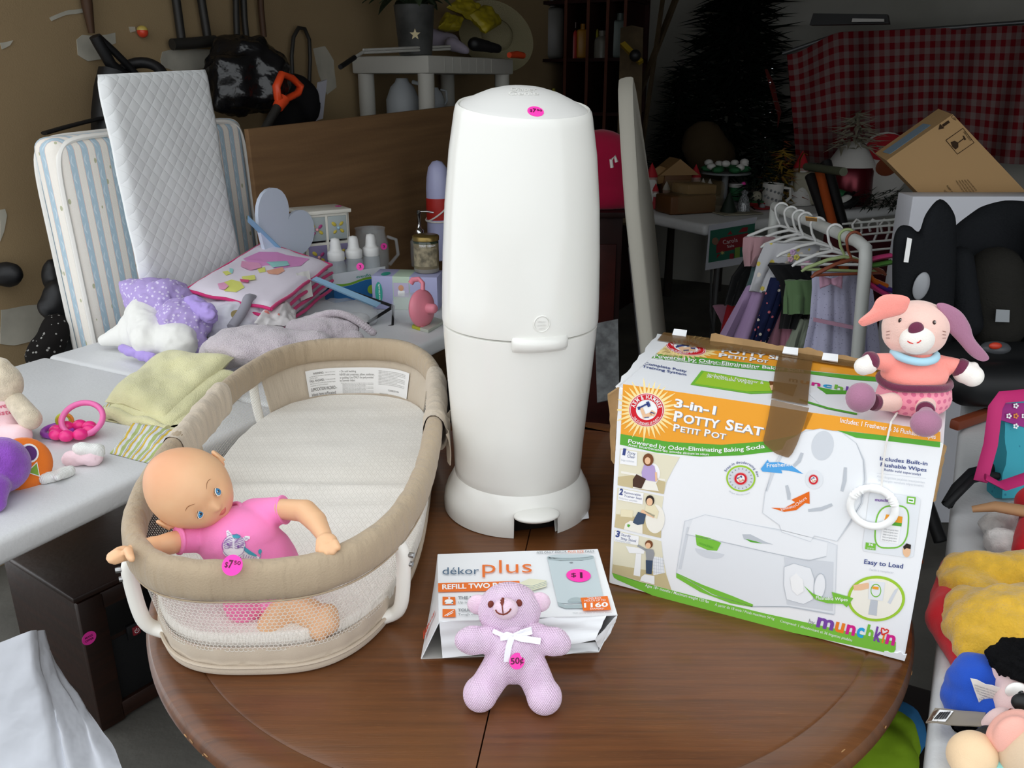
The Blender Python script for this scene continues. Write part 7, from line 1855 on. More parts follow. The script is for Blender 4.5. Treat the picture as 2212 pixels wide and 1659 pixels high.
tg = quadslab((PY(2096, 1465, hy_ - .012), PY(2160, 1486, hy_ - .015), PY(2165, 1540, hy_ - .012), PY(2116, 1522, hy_ - .010)), .0008, 'paper_tag', m_tag, pt1, 5, .003)
tf = FaceB(bvh_of(tg), None, .0006)
for i in range(7): tf.text('Surface washable only, not a pet toy', (2104 + i * 2, 1480 + i * 6), (2154 + i, 1496 + i * 6), 3, m_gr, 1)
tf.done('tag_print', pt1)
bt2 = quadslab((PZ(2000, 1561, LZ + .018), PZ(2120, 1570, LZ + .028), PZ(2130, 1540, LZ + .028), PZ(2020, 1530, LZ + .018)), .0012, 'barcode_tag', M('taupe_tag', '#8d8578', .4), pt1, 6, .002)
tf = FaceB(bvh_of(bt2), None, .0006); tf.poly([(2013, 1558), (2042, 1560), (2060, 1537), (2030, 1534)], m_whp, 1)
for i in range(14): tf.stroke([(2018 + i * 1.9, 1556 - i * .1), (2032 + i * 1.7, 1540 - i * .1)], .9 if i % 3 else 1.5, m_black, 2)
tf.poly([(2000, 1560), (2010, 1561), (2027, 1533), (2018, 1531)], M('tag_brown', '#5a4232', .5), 1)
tf.done('barcode', pt1)
cblob([('e', PY(2100, 1592, hy_ - .01), (.022, .02, .016))], m_blkp, 'black_tail', pt1, .003, 1, .006, 90, 5, LZ + .001)
pt2 = thing('plush_mouse', 'plush figure with big pink ear and aqua trousers in the corner', 'toy', PZ(2190, 1650, LZ))
hy2 = PZ(2190, 1650, LZ).y
blob([('e', PY(2190, 1590, hy2 - .01), (.026, .014, .030)), ('e', PY(2186, 1588, hy2 - .02), (.018, .008, .022))], .003, 3).build('pink_ear', fabric('salmon_plush', '#f2b3a4'), pt2, 80, world=True)
blob([('e', PY(2160, 1580, hy2 + .02), (.02, .014, .028))], .003, 3).build('inner_ear', m_palep, pt2, 80, world=True)
blob([('e', PY(2235, 1620, hy2 - .02), (.034, .03, .035))], .003, 3).build('head', fabric('tan_plush', '#d8bfa2'), pt2, 80, world=True)
cblob([('c', PY(2140, 1610, hy2), PY(2185, 1640, hy2), .018, .02)], m_black, 'black_sash', pt2, .003, 2, .002, 40, 1)
hf = blob([('e', PY(2100, 1630, hy2 - .01), (.024, .02, .024)), ('e', PY(2088, 1645, hy2 - .015), (.016, .016, .016))], .003, 3); hf.V = [Vector((v.x, v.y, max(v.z, LZ + .001))) for v in hf.V]; hf.build('cream_paw', fabric('cream_felt', '#eccda6'), pt2, 80, world=True)
tr = blob([('c', PY(2150, 1655, hy2 - .005), PY(2215, 1690, hy2 - .02), .026, .03)], .003, 3); tr.V = [Vector((v.x, v.y, max(v.z, LZ + .001))) for v in tr.V]; tro = tr.build('aqua_trousers', fabric('aqua_felt', '#9fe0dc'), pt2, 80, world=True)
zz = FaceB(bvh_of(tro), None, .0012); zz.stroke([(2141 + (3 if i % 2 else -3) - i * .9, 1628 + i * 6) for i in range(8)], 5, M('yellow_ricrac', '#e8b93a', .8), 1); zz.done('ricrac_trim', pt2)
# white and red plush legs, wooden hanger, garland, bag
wl_ = thing('santa_plush', 'white furry plush legs in red cloth under the wooden stick', 'toy', PZ(2190, 1190, LZ))
m_wf = plush('white_fur', '#e4e0dc')
for pts in (((2158, 1170), (2200, 1180)), ((2150, 1135), (2200, 1110))):
    a, b = [PZ(*p, LZ + .02) for p in pts]; cblob([('e', a, (.022, .02, .02)), ('c', a, b, .018, .022)], m_wf, 'furry_leg', wl_, .004, 3, .004, 60, 1, LZ + .001)
cblob([('c', PZ(2228, 1195, LZ + .03), PZ(2250, 1130, LZ + .05), .024, .03), ('c', PZ(2230, 1085, LZ + .05), PZ(2260, 1100, LZ + .05), .024, .03)], m_redp, 'red_cloth', wl_, .004, 3, .003, 25, 2, LZ + .002)
MB().tube([PZ(2100, 1100, LZ + .05), PZ(2150, 1094, LZ + .06), PZ(2260, 1112, LZ + .07)], [.006, .010, .012], 12, flat=.7).build('wooden_stick', M('raw_wood', '#b98d66', .6, .3), None, 60, label='pale flat wooden stick lying over the white plush legs', cat='stick', world=True, loc=PZ(2150, 1100, LZ))
gd = thing('black_sling', 'black padded bag handle arched on the right table', 'handle', PZ(2040, 1100, LZ))
m_gl = M('black_webbing', '#17181a', .6, .3)
for off, r in ((0, .009), (14, .006)):
    MB().tube([PZ(2046 - off * .2, 1090 + off * .3, LZ + .012), PZ(2066, 1056 + off, LZ + .03), PZ(2100, 1022 + off, LZ + .04), PZ(2140, 1012 + off, LZ + .04), PZ(2190, 1020 + off, LZ + .03)], r, 10).build('webbing', m_gl, gd, 60, world=True)
mb = MB()
for i in range(26):
    t = i / 25; mb.ell(PZ(2048 + 90 * t, 1085 - 50 * math.sin(t * 1.5), LZ + .03), (.006, .004, .004), (t * 9, t * 7, 0), 6, 5)
mb.build('twisted_cord', m_gl, gd)
tb_ = thing('gift_bag', 'teal and magenta flowered gift bag with magenta straps', 'bag', PZ(2180, 1070, LZ))
def bagp(n):
    d, _ = n.vor(60); return n.mix(d.lt(.12), '#3f9fb0', '#2d7f95')
bgA, bgB = PZ(2150, 1075, LZ), PZ(2290, 1070, LZ); by = bgA.y
bq = [PY(2148, 1075, by), PY(2300, 1070, by + .02), PY(2300, 862, by + .08), PY(2150, 905, by + .05)]
quadslab(bq, .045, 'bag_body', PM('teal_print_cloth', bagp, .7, .2), tb_, 10, .006)
quadslab([PY(2152, 905, by + .02), PY(2300, 950, by + .045), PY(2300, 872, by + .05), PY(2168, 868, by + .03)], .006, 'magenta_flap', M('magenta_flap', '#9c2b80', .7), tb_, 6)
fg = Face(PY(2180, 900, by + .024), (PY(2168, 868, by + .03) - PY(2152, 905, by + .02)).cross(PY(2300, 950, by + .045) - PY(2152, 905, by + .02)), None, .004)
if fg.n.y > 0: fg.n = -fg.n
for cx, cy, m in ((2175, 898, m_whp), (2208, 898, m_whp), (2190, 876, m_whp), (2190, 898, M('flower_orange', '#e08a3a', .6)), (2190, 920, m_whp)):
    for k in range(5): fg.ell(cx + 4 * math.cos(k * 1.257), cy + 4 * math.sin(k * 1.257), 2.2, 2.2, m, 1, n=10)
fg.done('flower_print', tb_)
quadslab([PY(2160, 868, by + .03), PY(2300, 866, by + .05), PY(2300, 858, by + .05), PY(2168, 860, by + .03)], .01, 'teal_hem', M('teal_hem', '#3aa0b4', .7), tb_, 4)
m_mgs = M('magenta_strap', '#c2286e', .7)
def strap(pts, w, name, parent, m):
    P = [Vector(p) for p in pts]; n = len(P)
    MB().tube(P, w, 8, flat=.25, up=(0, 0, 1)).build(name, m, parent, 60, world=True)
strap([PY(2118, 1040, by - .03), PY(2140, 960, by), PY(2150, 880, by + .01), PY(2165, 858, by + .02), PY(2230, 852, by + .04)], .010, 'strap', tb_, m_mgs)
strap([PY(2128, 1030, by - .05), PY(2165, 1050, by - .06), PY(2240, 1025, by - .05)], .012, 'strap', tb_, m_mgs)
# things under and beside the right table, low
cblob([('e', PZ(1905, 1640, .45), (.05, .05, .05)), ('e', PZ(1925, 1600, .45), (.04, .04, .05))], M('lime_plush', '#8fb52a', .9, .1), 'lime_toy', None, .006, 3, .004, 30, 1, label='lime green toy showing below between the two tables', cat='toy')
cblob([('e', PZ(1940, 1580, .4), (.04, .04, .05))], M('blue_toy_cloth', '#3a7ab0', .9, .1), 'blue_toy', None, .006, 3, .004, 30, 1, label='blue toy showing below between the two tables', cat='toy')
crt = MB().box(PZ(1930, 1640, .3) - Vector((-.05, 0, .14)), (.4, .4, .28), ROTG, .01).build('toy_crate', M('dark_crate', '#2c2624', .7, .2), None, 40, label='dark toy crate on the floor between the tables', cat='crate', world=True, loc=PZ(1930, 1640, 0))
# ================================================================== CAR SEAT
m_seat = M('black_seat_cloth', '#15171a', .85, .15, bump=(260, .0015)); m_seat2 = M('charcoal_seat_cloth', '#23221f', .9, .1, bump=(260, .0015)); m_shell = M('black_seat_shell', '#0f1012', .5, .35)
cs = thing('car_seat', 'black child car seat with side wings behind the plush rabbit', 'car seat', PZ(2140, 870, LZ))
Y0 = 1.72
bk_ = blob([('c', PY(2150, 560, Y0 + .1), PY(2150, 840, Y0 + .05), .13, .15), ('e', PY(2150, 530, Y0 + .12), (.15, .05, .07))], .01, 4); bk_.V = [Vector((v.x, Y0 + .06 + (v.y - Y0 - .06) * .45, max(v.z, LZ + .003))) for v in bk_.V]; bk_.build('backrest', m_seat, cs, 80, world=True)
def wing(sg):
    o_ = [(2030, 430), (2058, 455), (2066, 500), (2062, 640), (2050, 760), (2005, 800), (1945, 790), (1930, 700), (1928, 540), (1940, 492), (1965, 488), (1985, 500), (2000, 462)]
    if sg < 0: o_ = [(2300 - (x - 2000), y + 20) for x, y in o_]
    P = [Vector((x, y)) for x, y in o_]; c = Vector((sum(p.x for p in P) / len(P), sum(p.y for p in P) / len(P))); Q = []
    for i in range(len(P)):
        a, b, d, e = P[i - 1], P[i], P[(i + 1) % len(P)], P[(i + 2) % len(P)]
        for k in range(4):
            t = k / 4; Q.append(.5 * ((2 * b) + (-a + d) * t + (2 * a - 5 * b + 4 * d - e) * t * t + (-a + 3 * b - 3 * d + e) * t ** 3))
    vs, fs = [], []; N = len(Q); rings = [(0, 1), (.4, .97), (.75, .85), (.93, .55), (1, 0), (.93, -.55), (.7, -.9), (0, -1)]
    for f, h in rings:
        for q in Q: w = c + (q - c) * f; vs.append(PY(w.x, w.y, Y0 - .03) - ray(w.x, w.y).normalized() * h * .035)
    for j in range(len(rings) - 1):
        for i in range(N): fs.append([j * N + i, j * N + (i + 1) % N, (j + 1) * N + (i + 1) % N, (j + 1) * N + i])
    w_ = MB().add(vs, fs).build('side_wing', m_seat, cs, 80, world=True); return w_
w1 = wing(1); wing(-1)
blob([('c', PY(2150, 590, Y0 - .0), PY(2150, 700, Y0 - .0), .055, .06)], .008, 4).build('back_cushion', m_seat2, cs, 80, world=True)
for px in (2072, 2235): blob([('c', PY(px, 560, Y0), PY(px + (20 if px < 2150 else -20), 700, Y0 - .02), .028, .03)], .008, 4).build('side_bolster', m_seat, cs, 80, world=True)
sb_ = blob([('c', PY(2050, 800, Y0 - .06), PY(2250, 800, Y0 - .06), .06, .06), ('c', PY(2090, 830, Y0 - .14), PY(2250, 830, Y0 - .14), .045, .045)], .01, 4); sb_.V = [Vector((v.x, v.y, max(v.z, LZ + .003))) for v in sb_.V]; sb_.build('seat_base', m_shell, cs, 80, world=True)
MB().ell(PY(1990, 618, Y0 - .066), (.016, .006, .028), (0, R(6), 0), 24, 14).build('silver_button', M('silver_plastic', '#8e9094', .3, .5), cs, 80, world=True)
quadslab((PY(1952, 566, Y0 - .068), PY(1962, 567, Y0 - .068), PY(1970, 516, Y0 - .068), PY(1960, 513, Y0 - .068)), .001, 'white_label', m_lab, cs, 3)
quadslab((PY(2150, 695, Y0 - .066), PY(2180, 696, Y0 - .066), PY(2181, 670, Y0 - .066), PY(2152, 668, Y0 - .066)), .001, 'grey_label', M('grey_label', '#8b8f92', .6), cs, 3)
bk2 = MB().ell(PY(2150, 752, Y0 - .08), (.03, .02, .014), None, 20, 12).build('buckle', M('buckle_grey', '#4a4c50', .4), cs, 80, world=True); MB().ell(PY(2150, 747, Y0 - .1), (.013, .006, .007), None, 16, 10).build('red_button', M('buckle_red', '#c23a24', .4), cs, 80, world=True)
MB().box(PZ(2100, 905, LZ + .012), (.12, .02, .02), ROTG @ Matrix.Rotation(R(60), 4, 'Z'), .004).build('wooden_block', M('orange_wood', '#7c3a22', .5), None, 40, label='reddish wooden block on the table below the car seat', cat='block', world=True, loc=PZ(2100, 905, LZ))
# ================================================================== WHITE CARTON AND TILTED CARDBOARD BOX
yw = 2.5; wz = PY(1965, 425, yw).z; wx0 = PY(1965, 470, yw).x
wc = thing('white_carton', 'tall white carton behind the car seat', 'box', (wx0 + .3, yw + .05, 0))
MB().box((0, 0, wz / 2 + .001), (.6, .1, wz), None, .003).build('carton', M('matt_white_card', '#d5d6dd', .7, .2), wc)
st8 = [((.022 if i % 2 == 0 else .008) * math.sin(math.pi * i / 5), (.022 if i % 2 == 0 else .008) * math.cos(math.pi * i / 5)) for i in range(10)]
MB().prism(st8, .002, Matrix.Translation(PY(2126, 494, yw - .004)) @ Matrix.Rotation(R(90), 4, 'X')).build('red_star', M('red_star', '#c8402c', .6), wc, world=True)
kA, kB, kC = PY(1915, 347, 2.62), PY(2058, 247, 2.62), PY(2246, 446, 2.62)
kD = kA + (kC - kB) * .82; kn = (kB - kA).cross(kD - kA).normalized()
if kn.y > 0: kn = -kn
m_kr = M('kraft_board', '#b08e63', .8, .2, bump=(30, .001)); kb_ = thing('cardboard_box', 'brown cardboard box tilted on its corner behind the white carton', 'box', kD)
kq = [kA, kB, kC, kD]; kq2 = [p - kn * .12 + Vector((.012, 0, .012)) for p in kq]
MB().add(kq + kq2, [[0, 1, 2, 3], [7, 6, 5, 4]] + [[i, i + 4, (i + 1) % 4 + 4, (i + 1) % 4] for i in range(4)]).build('carton', m_kr, kb_, world=True)
el = (kB - kA).cross(kn).normalized()
if el.z < 0: el = -el
quadslab([kA.lerp(kB, .12) - kn * .03 + el * .001, kA.lerp(kB, .75) - kn * .03 + el * .002, kA.lerp(kB, .75) - kn * .08 + el * .004, kA.lerp(kB, .12) - kn * .08 + el * .004], .001, 'clear_tape', M('blue_tape', '#7f93a3', .3), kb_, 4)
fk = Face(kA + kn * .0008, kn, None, .0006); m_ink = M('stamp_ink', '#3b2c1f', .8, .1)
fk.stroke([(2050, 262), (2036, 272)], 6, m_ink); fk.poly([(2027, 280), (2040, 277), (2030, 267)], m_ink); fk.text('UP', (2054, 252), (2062, 262), 5, m_ink)
fk.done('arrow_stamp', kb_); fk = Face(kA + kn * .0008, kn, None, .0006)
gq = [(2043, 303), (2080, 277), (2104, 308), (2068, 333), (2043, 303)]; fk.stroke(gq, 1.6, m_ink)
fk.poly([(2053, 307), (2062, 304), (2070, 308), (2070, 318), (2064, 323), (2057, 317)], m_ink); fk.stroke([(2070, 308), (2082, 299)], 2.2, m_ink); fk.poly([(2079, 293), (2082, 293), (2087, 301), (2083, 303)], m_ink); fk.text('FRAGILE', (2080, 286), (2096, 305), 4, m_ink)
fk.done('fragile_stamp', kb_); fk = Face(kA + kn * .0008, kn, None, .0006)
for i in range(5): fk.text('HANDLE WITH CARE THIS SIDE', (2064 + i * 6, 391 + i * -.5), (2084 + i * 6, 421 - i * 2), 3.2, m_ink)
fk.text('KEEP DRY', (2044, 402), (2060, 424), 4, m_ink); fk.text('QTY 1', (2038, 412), (2048, 424), 4, m_ink)
fk.done('stamped_lettering', kb_)
# ================================================================== IRONING BOARD
ib0, ib1 = PY(1412, 735, 2.62), PY(1352, 168, 2.75)
ia = (ib1 - ib0).normalized(); vd = Vector((ib0.x, ib0.y, 0)).normalized()
iw = (vd * math.cos(R(5)) + Vector((vd.y, -vd.x, 0)) * math.sin(R(5))); iw = (iw - ia * iw.dot(ia)).normalized(); inn = ia.cross(iw).normalized()
Li = (ib1 - ib0).length + .45
outl = []
for i in range(41):
    t = i / 40; w = .17 * min(1, (1 - t) * 3.2 + .0) ** .6 if t > .6 else .17; outl.append((w, t * Li))
poly_ = [(w, l) for w, l in outl] + [(-w, l) for w, l in outl[::-1]]
orig = ib1 - ia * Li
mi_ = Matrix(((iw.x, ia.x, inn.x, orig.x), (iw.y, ia.y, inn.y, orig.y), (iw.z, ia.z, inn.z, orig.z), (0, 0, 0, 1)))
ibt = thing('ironing_board', 'pale ironing board standing upright on its end behind the pail', 'ironing board', Vector((orig.x, orig.y, 0)))
mb = MB(); N = len(poly_); vs = []
for f, z in ((.97, -.022), (1.0, -.016), (1.015, 0), (1.0, .016), (.97, .022)):
    for x, y in poly_: vs.append(mi_ @ Vector((x * f, Li / 2 + (y - Li / 2) * (1 - (1 - f) * .2), z)))
fs = [[j * N + i, j * N + (i + 1) % N, (j + 1) * N + (i + 1) % N, (j + 1) * N + i] for j in range(4) for i in range(N)] + [list(range(N))[::-1], [4 * N + i for i in range(N)]]
mb.add(vs, fs).build('padded_top', M('putty_cover', '#b8b4a8', .8, .2), ibt, 50, world=True)
LEGS = .034 if inn.dot(Vector((0, 0, CAMZ)) - ib0) < 0 else -.034
for s_ in (-.08, .08): MB().tube([mi_ @ Vector((s_, .15, LEGS)), mi_ @ Vector((s_, Li * .6, LEGS * .8))], .01, 8).build('leg_tube', m_gmet, ibt, 60, world=True)
# red tote and dark chest behind, framed papers on the floor
ch_ = thing('dark_chest', 'dark red wooden chest behind the diaper pail', 'chest', PY(1330, 700, 3.0)); cz = PY(1310, 470, 3.0).z; cp0 = PY(1345, 500, 3.0)
m_chw = M('dark_red_wood', '#2c120f', .5, .3, var=(8, .3))
ch_.location = (cp0.x - .2, 3.0, 0)
MB().box((0, .2, cz / 2), (.4, .4, cz), None, .004).build('chest_body', m_chw, ch_); MB().box((0, .2, cz + .01), (.43, .43, .02), None, .004).build('chest_top', m_chw, ch_)
for x in (-.095, .095):
    for z in (cz * .3, cz * .72): p_ = MB().box((x, -.004, z), (.17, .012, cz * .36), None, .003).build('raised_panel', M('chest_panel', '#4a1c17', .5, .3, var=(9, .3)), ch_)
tt = PY(1300, 400, 3.05); rt_ = thing('red_tote', 'crimson fabric tote with a white toggle on the dark chest', 'bag', (tt.x, 3.12, cz + .021))
tq = blob([('e', Vector((tt.x, 3.12, cz + .14)), (.14, .09, .15)), ('e', Vector((tt.x, 3.12, cz + .06)), (.15, .1, .07))], .01, 4); tq.V = [Vector((v.x, v.y, max(v.z, cz + .022))) for v in tq.V]; tq.build('tote_body', fabric('crimson_cloth', '#a3123a'), rt_, 80, world=True)
MB().tube([PY(1322, 362, 2.98), PY(1320, 345, 2.98), PY(1328, 338, 2.98), PY(1332, 350, 2.98)], .006, 8).build('toggle', m_cordw, rt_, 60, world=True)
fpz = [PY(1290, 870, 2.35), PY(1338, 860, 2.35), PY(1335, 690, 2.5), PY(1285, 700, 2.5)]
quadslab(fpz, .008, 'framed_sheet', M('grey_print_sheet', '#6d6f70', .6, var=(40, .3)), None, 4); tag(bpy.data.objects['framed_sheet'], 'grey framed sheet leaning low behind the pail', 'frame')
# ================================================================== GARMENT RACK
m_rack = M('pale_rack_tube', '#c4c6c2', .4, .4); m_hgw = M('white_hanger', '#dcdcda', .4, .4)
RB0, RB1 = PZ(1866, 527, 1.0), PZ(1688, 452, 1.0)
gr = thing('garment_rack', 'small white tube garment rack hung with little girl clothes', 'rack', Vector((RB0.x, RB0.y, 0)))
MB().tube([RB1 + (RB1 - RB0) * .1, RB1, RB0 + (RB1 - RB0) * .06, RB0 + (RB0 - RB1).normalized() * .012 - ZV * .008, RB0 + (RB0 - RB1).normalized() * .022 - ZV * .04, PY(1852, 770, RB0.y - .02), Vector((RB0.x, RB0.y - .02, .02))], .0155, 12).build('end_frame', m_rack, gr, 60, world=True)
MB().tube([RB1 + (RB1 - RB0) * .1, Vector((RB1.x, RB1.y + .05, .02))], .0155, 12).build('end_frame', m_rack, gr, 60, world=True)
MB().tube([Vector((RB0.x, RB0.y - .02, .12)), Vector((RB1.x, RB1.y + .05, .12))], .012, 10).build('foot_rail', m_rack, gr, 60, world=True)
bd = (RB1 - RB0).normalized(); acr = Vector((bd.y, -bd.x, 0))
if acr.x < 0: acr = -acr
def hanger(t, w, m, name, label, rot=0, drop=.0):
    c = RB0.lerp(RB1, t); h = thing(name, label, 'hanger', c, group='hangers on the garment rack')
    a = (Matrix.Rotation(rot, 3, 'Z') @ acr)
    hook = [c + ZV * (.019 * math.sin(s_)) + a * (.019 * math.cos(s_)) for s_ in [R(-50 + 230 * i / 14) for i in range(15)]]
    hook += [c + a * -.012 - ZV * .025, c - ZV * .045]
    MB().tube(hook, .0035, 8).build('hook', m, h, 60, world=True)
    n = c - ZV * (.05 + drop)
    MB().tube([n - a * w - ZV * w * .42, n - a * w * .9 - ZV * w * .33, n - a * w * .4 - ZV * w * .1, n, n + a * w * .4 - ZV * w * .1, n + a * w * .9 - ZV * w * .33, n + a * w - ZV * w * .42], [.004, .0065, .006, .006, .006, .0065, .004], 8, flat=.8).build('arms', m, h, 60, world=True)
    MB().tube([n - a * w * .9 - ZV * w * .36, n + a * w * .9 - ZV * w * .36], .004, 8).build('bar', m, h, 60, world=True)
hl = ['white plastic hanger at the far end of the rack', 'white plastic hanger second from the far end of the rack', 'white plastic hanger third from the far end of the rack', 'white plastic hanger with an orange size tag on the rack', 'white plastic hanger in the middle of the rack', 'white plastic hanger just behind the green one on the rack', 'pale green hanger near the front of the rack', 'red-brown hanger at the front end of the rack']
for i, t in enumerate((1.0, .86, .74, .66, .5, .3, .17, .1)):
    hanger(t, .1, m_hgw if i < 6 else M('green_hanger', '#9fb07a', .4) if i == 6 else M('brown_hanger', '#8a4a34', .4), 'clothes_hanger', hl[i], random.uniform(-.25, .15))
quadslab((PZ(1740, 468, 1.03), PZ(1765, 471, 1.03), PZ(1765, 478, 1.015), PZ(1741, 476, 1.015)), .002, 'size_tag', M('orange_tag', '#d99a3a', .5), gr, 3)
def garment(rows, y, name, label, m, cat='dress', ny=14, nx=22, fold=.008, th=.012, seed=0, extra=None):
    """rows: list of (px, py, half-width px) down the garment; y: distance"""
    t = thing(name, label, cat, PY(rows[0][0], rows[0][1], y), group='clothes on the garment rack')
    def fn(a, b):
        f = b * (len(rows) - 1); i = min(int(f), len(rows) - 2); k = f - i; k = k * k * (3 - 2 * k)
        px = rows[i][0] * (1 - k) + rows[i + 1][0] * k; py = rows[i][1] * (1 - k) + rows[i + 1][1] * k; w = rows[i][2] * (1 - k) + rows[i + 1][2] * k
        s_ = a * 2 - 1; d = fold * b * (math.sin(s_ * 9 + seed) + .6 * math.sin(s_ * 17 + seed * 2)) + .02 * s_ * s_
        return PY(px + s_ * w, py + 4 * noise.noise(Vector((a * 4, seed, b))) * b, y + d)
    MB().slab(nx, ny, fn, th).build('cloth', m, t, 80, world=True)
    if extra: extra(t)
    return t
def eyelet(n):
    d, _ = n.vor(130); return n.mix(d.lt(.16), '#b9b8d2', '#7f7d98'), n.noise(60, 2)
m_eyl = PM('lavender_eyelet', eyelet, .85, .1, bump_d=.002)
def floral(b, fl, s_=48):
    def f(n):
        d, c = n.vor(s_); e, _ = n.vor(s_ * .6); k = n.mix(d.lt(.2), b, fl); return n.mix(e.lt(.12), k, '#d9cfc0')
    return f
m_navy = PM('navy_floral', floral('#1b2140', '#c76a72'), .85, .1); m_wfl = PM('white_floral', floral('#b9b9bd', '#c9b85a', 30), .85, .1)
def bow(t, px, py, y, m):
    for s_ in (-1, 1): pslab([PY(px, py - 6, y), PY(px + s_ * 26, py - 14, y), PY(px + s_ * 24, py + 16, y), PY(px, py + 6, y)], .01, m, 'bow_loop', t, .003, 3, 1, 10, z0=None)
m_pbow = fabric('rose_ribbon', '#c99ab2')
def g1x(t):
    bow(t, 1795, 608, 2.13, m_pbow); quadslab((PY(1757, 694, 2.14), PY(1845, 712, 2.14), PY(1846, 704, 2.14), PY(1758, 686, 2.14)), .006, 'waist_ribbon', m_pbow, t, 6)
garment([(1805, 585, 50), (1800, 620, 44), (1800, 690, 50), (1795, 780, 66), (1790, 880, 80)], 2.17, 'lavender_dress', 'lavender eyelet dress with pink bow at the front of the rack', m_eyl, seed=1, extra=g1x)
garment([(1845, 610, 34), (1850, 700, 40), (1855, 800, 46)], 2.24, 'lavender_dress', 'second lavender dress half hidden behind the rack post', m_eyl, seed=4)
garment([(1735, 605, 38), (1742, 640, 46), (1740, 678, 44)], 2.25, 'green_bolero', 'sage green velvet bolero on the garment rack', fabric('sage_velvet', '#5f7a54'), 'jacket', seed=2)
garment([(1700, 570, 40), (1725, 600, 46), (1722, 660, 30), (1708, 710, 22)], 2.31, 'black_cardigan', 'black cardigan hanging behind the green bolero', fabric('black_knit', '#101012'), 'cardigan', seed=3)
def g3x(t):
    for px, py, hc in ((1713, 545, '#c3a0c4'), (1721, 556, '#c9c060'), (1708, 560, '#c9a0b0')): 
        for k in range(5): MB().ell(PY(px + 4 * math.cos(k * 1.257), py + 4 * math.sin(k * 1.257), 2.3), (.004, .002, .004), None, 8, 6).build('petal', M('pet' + hc, hc, .8), t, 80, world=True)
    pslab([PY(1728, 568, 2.29), PY(1750, 562, 2.29), PY(1755, 580, 2.29), PY(1732, 582, 2.29)], .01, m_pbow, 'bow_loop', t, .002, 3, 3, 8, z0=None)
garment([(1712, 525, 58), (1700, 560, 62), (1670, 600, 42), (1655, 630, 36)], 2.36, 'white_bodice_dress', 'white sleeveless bodice with felt flowers on the rack', m_wfl, seed=5, extra=g3x)
garment([(1650, 618, 34), (1638, 660, 44), (1612, 740, 62)], 2.38, 'lilac_tutu', 'lilac tulle tutu skirt below the white bodice', fabric('lilac_tulle', '#9c82a6'), 'skirt', fold=.016, seed=6)
garment([(1690, 600, 22), (1672, 650, 20), (1650, 710, 18), (1636, 745, 16)], 2.33, 'floral_leggings', 'navy leggings with pink flowers hanging at a slant', m_navy, 'leggings', seed=7)
garment([(1705, 640, 30), (1692, 700, 44), (1680, 790, 60)], 2.36, 'pink_tulle_dress', 'dusty pink tulle dress low on the rack', fabric('pink_tulle', '#b97f92'), fold=.016, seed=8)
garment([(1742, 690, 20), (1728, 740, 26), (1715, 800, 34)], 2.3, 'sage_tulle_dress', 'pale sage tulle dress beside the lavender one', fabric('sage_tulle', '#8b9382'), fold=.016, seed=9)
garment([(1640, 512, 32), (1635, 540, 28), (1622, 575, 10)], 2.55, 'pink_blouse', 'plain pink top on a white hanger at the rack side', fabric('plain_pink', '#b89096'), 'top', seed=10)
garment([(1640, 560, 30), (1608, 600, 26), (1590, 660, 24)], 2.62, 'black_dress', 'black dress at the far left of the rack', fabric('black_knit2', '#0d0d0f'), seed=11)
garment([(1652, 560, 20), (1640, 600, 18), (1625, 640, 18)], 2.58, 'teal_blouse', 'grey teal top beside the black dress', fabric('grey_teal', '#4d6466'), 'top', seed=12)
garment([(1600, 640, 22), (1590, 700, 26), (1580, 760, 30)], 2.66, 'red_blue_dress', 'red and pale blue dress low behind the lilac tutu', PM('red_blue', lambda n: n.mix((n.noise(8, 1)).gt(.5), '#7d8f98', '#8d1f26'), .85, .1), seed=13)
garment([(1600, 660, 60), (1640, 700, 80), (1660, 790, 110)], 2.7, 'dark_pink_dress', 'muted pink dress at the bottom back of the rack', fabric('muted_pink', '#94677a'), seed=14)
walltool_ = None
# second set of kids hangers and wire shelf on the right of the rack
for i, (pts, hc, lab) in enumerate([([(1872, 563), (1900, 556), (1925, 552)], '#b8386c', 'magenta plastic child hanger'), ([(1872, 575), (1895, 572), (1925, 566)], '#4a7a35', 'green plastic child hanger'), ([(1868, 580), (1885, 605), (1915, 618)], '#c8641e', 'orange plastic child hanger'), ([(1868, 606), (1890, 622), (1922, 640)], '#d8407e', 'pink striped plastic child hanger'), ([(1895, 612), (1910, 622), (1928, 628)], '#4a2f86', 'purple plastic child hanger')]):
    P = [PY(x, y, 2.05) for x, y in pts]; o = MB().tube(P, .011, 8, flat=.6).build('child_hanger', M('kh' + hc, hc, .4), None, 60, label=lab + ' sticking out beside the car seat', cat='hanger', group='coloured child hangers', world=True, loc=P[0])
ws = thing('wire_shelf', 'white wire shelf with hangers below the Christmas table', 'shelf', PY(1890, 600, 2.9))
for k, y in enumerate((478, 490, 505, 522, 540, 560)): MB().tube([PY(1820, y + 6, 2.9 - k * .02), PY(1975, y - 8, 2.7 - k * .02)], .004, 6).build('wire', m_rack, ws, 60, world=True)
for px in (1845, 1880, 1905, 1935): MB().tube([PY(px, 500, 2.85), PY(px - 4, 485, 2.85), PY(px + 5, 474, 2.85), PY(px + 16, 480, 2.85), PY(px + 16, 500, 2.85), PY(px + 8, 520, 2.85)], .0045, 6).build('hook', m_hgw, ws, 60, world=True)
MB().box(PY(1900, 560, 3.0) * 1 - ZV * .29, (.4, .04, .8)).build('red_bin', M('maroon_bin', '#4a1018', .7), None, 40, label='maroon bin behind the white wire shelf', cat='bin', world=True, loc=PY(1900, 600, 3.0))
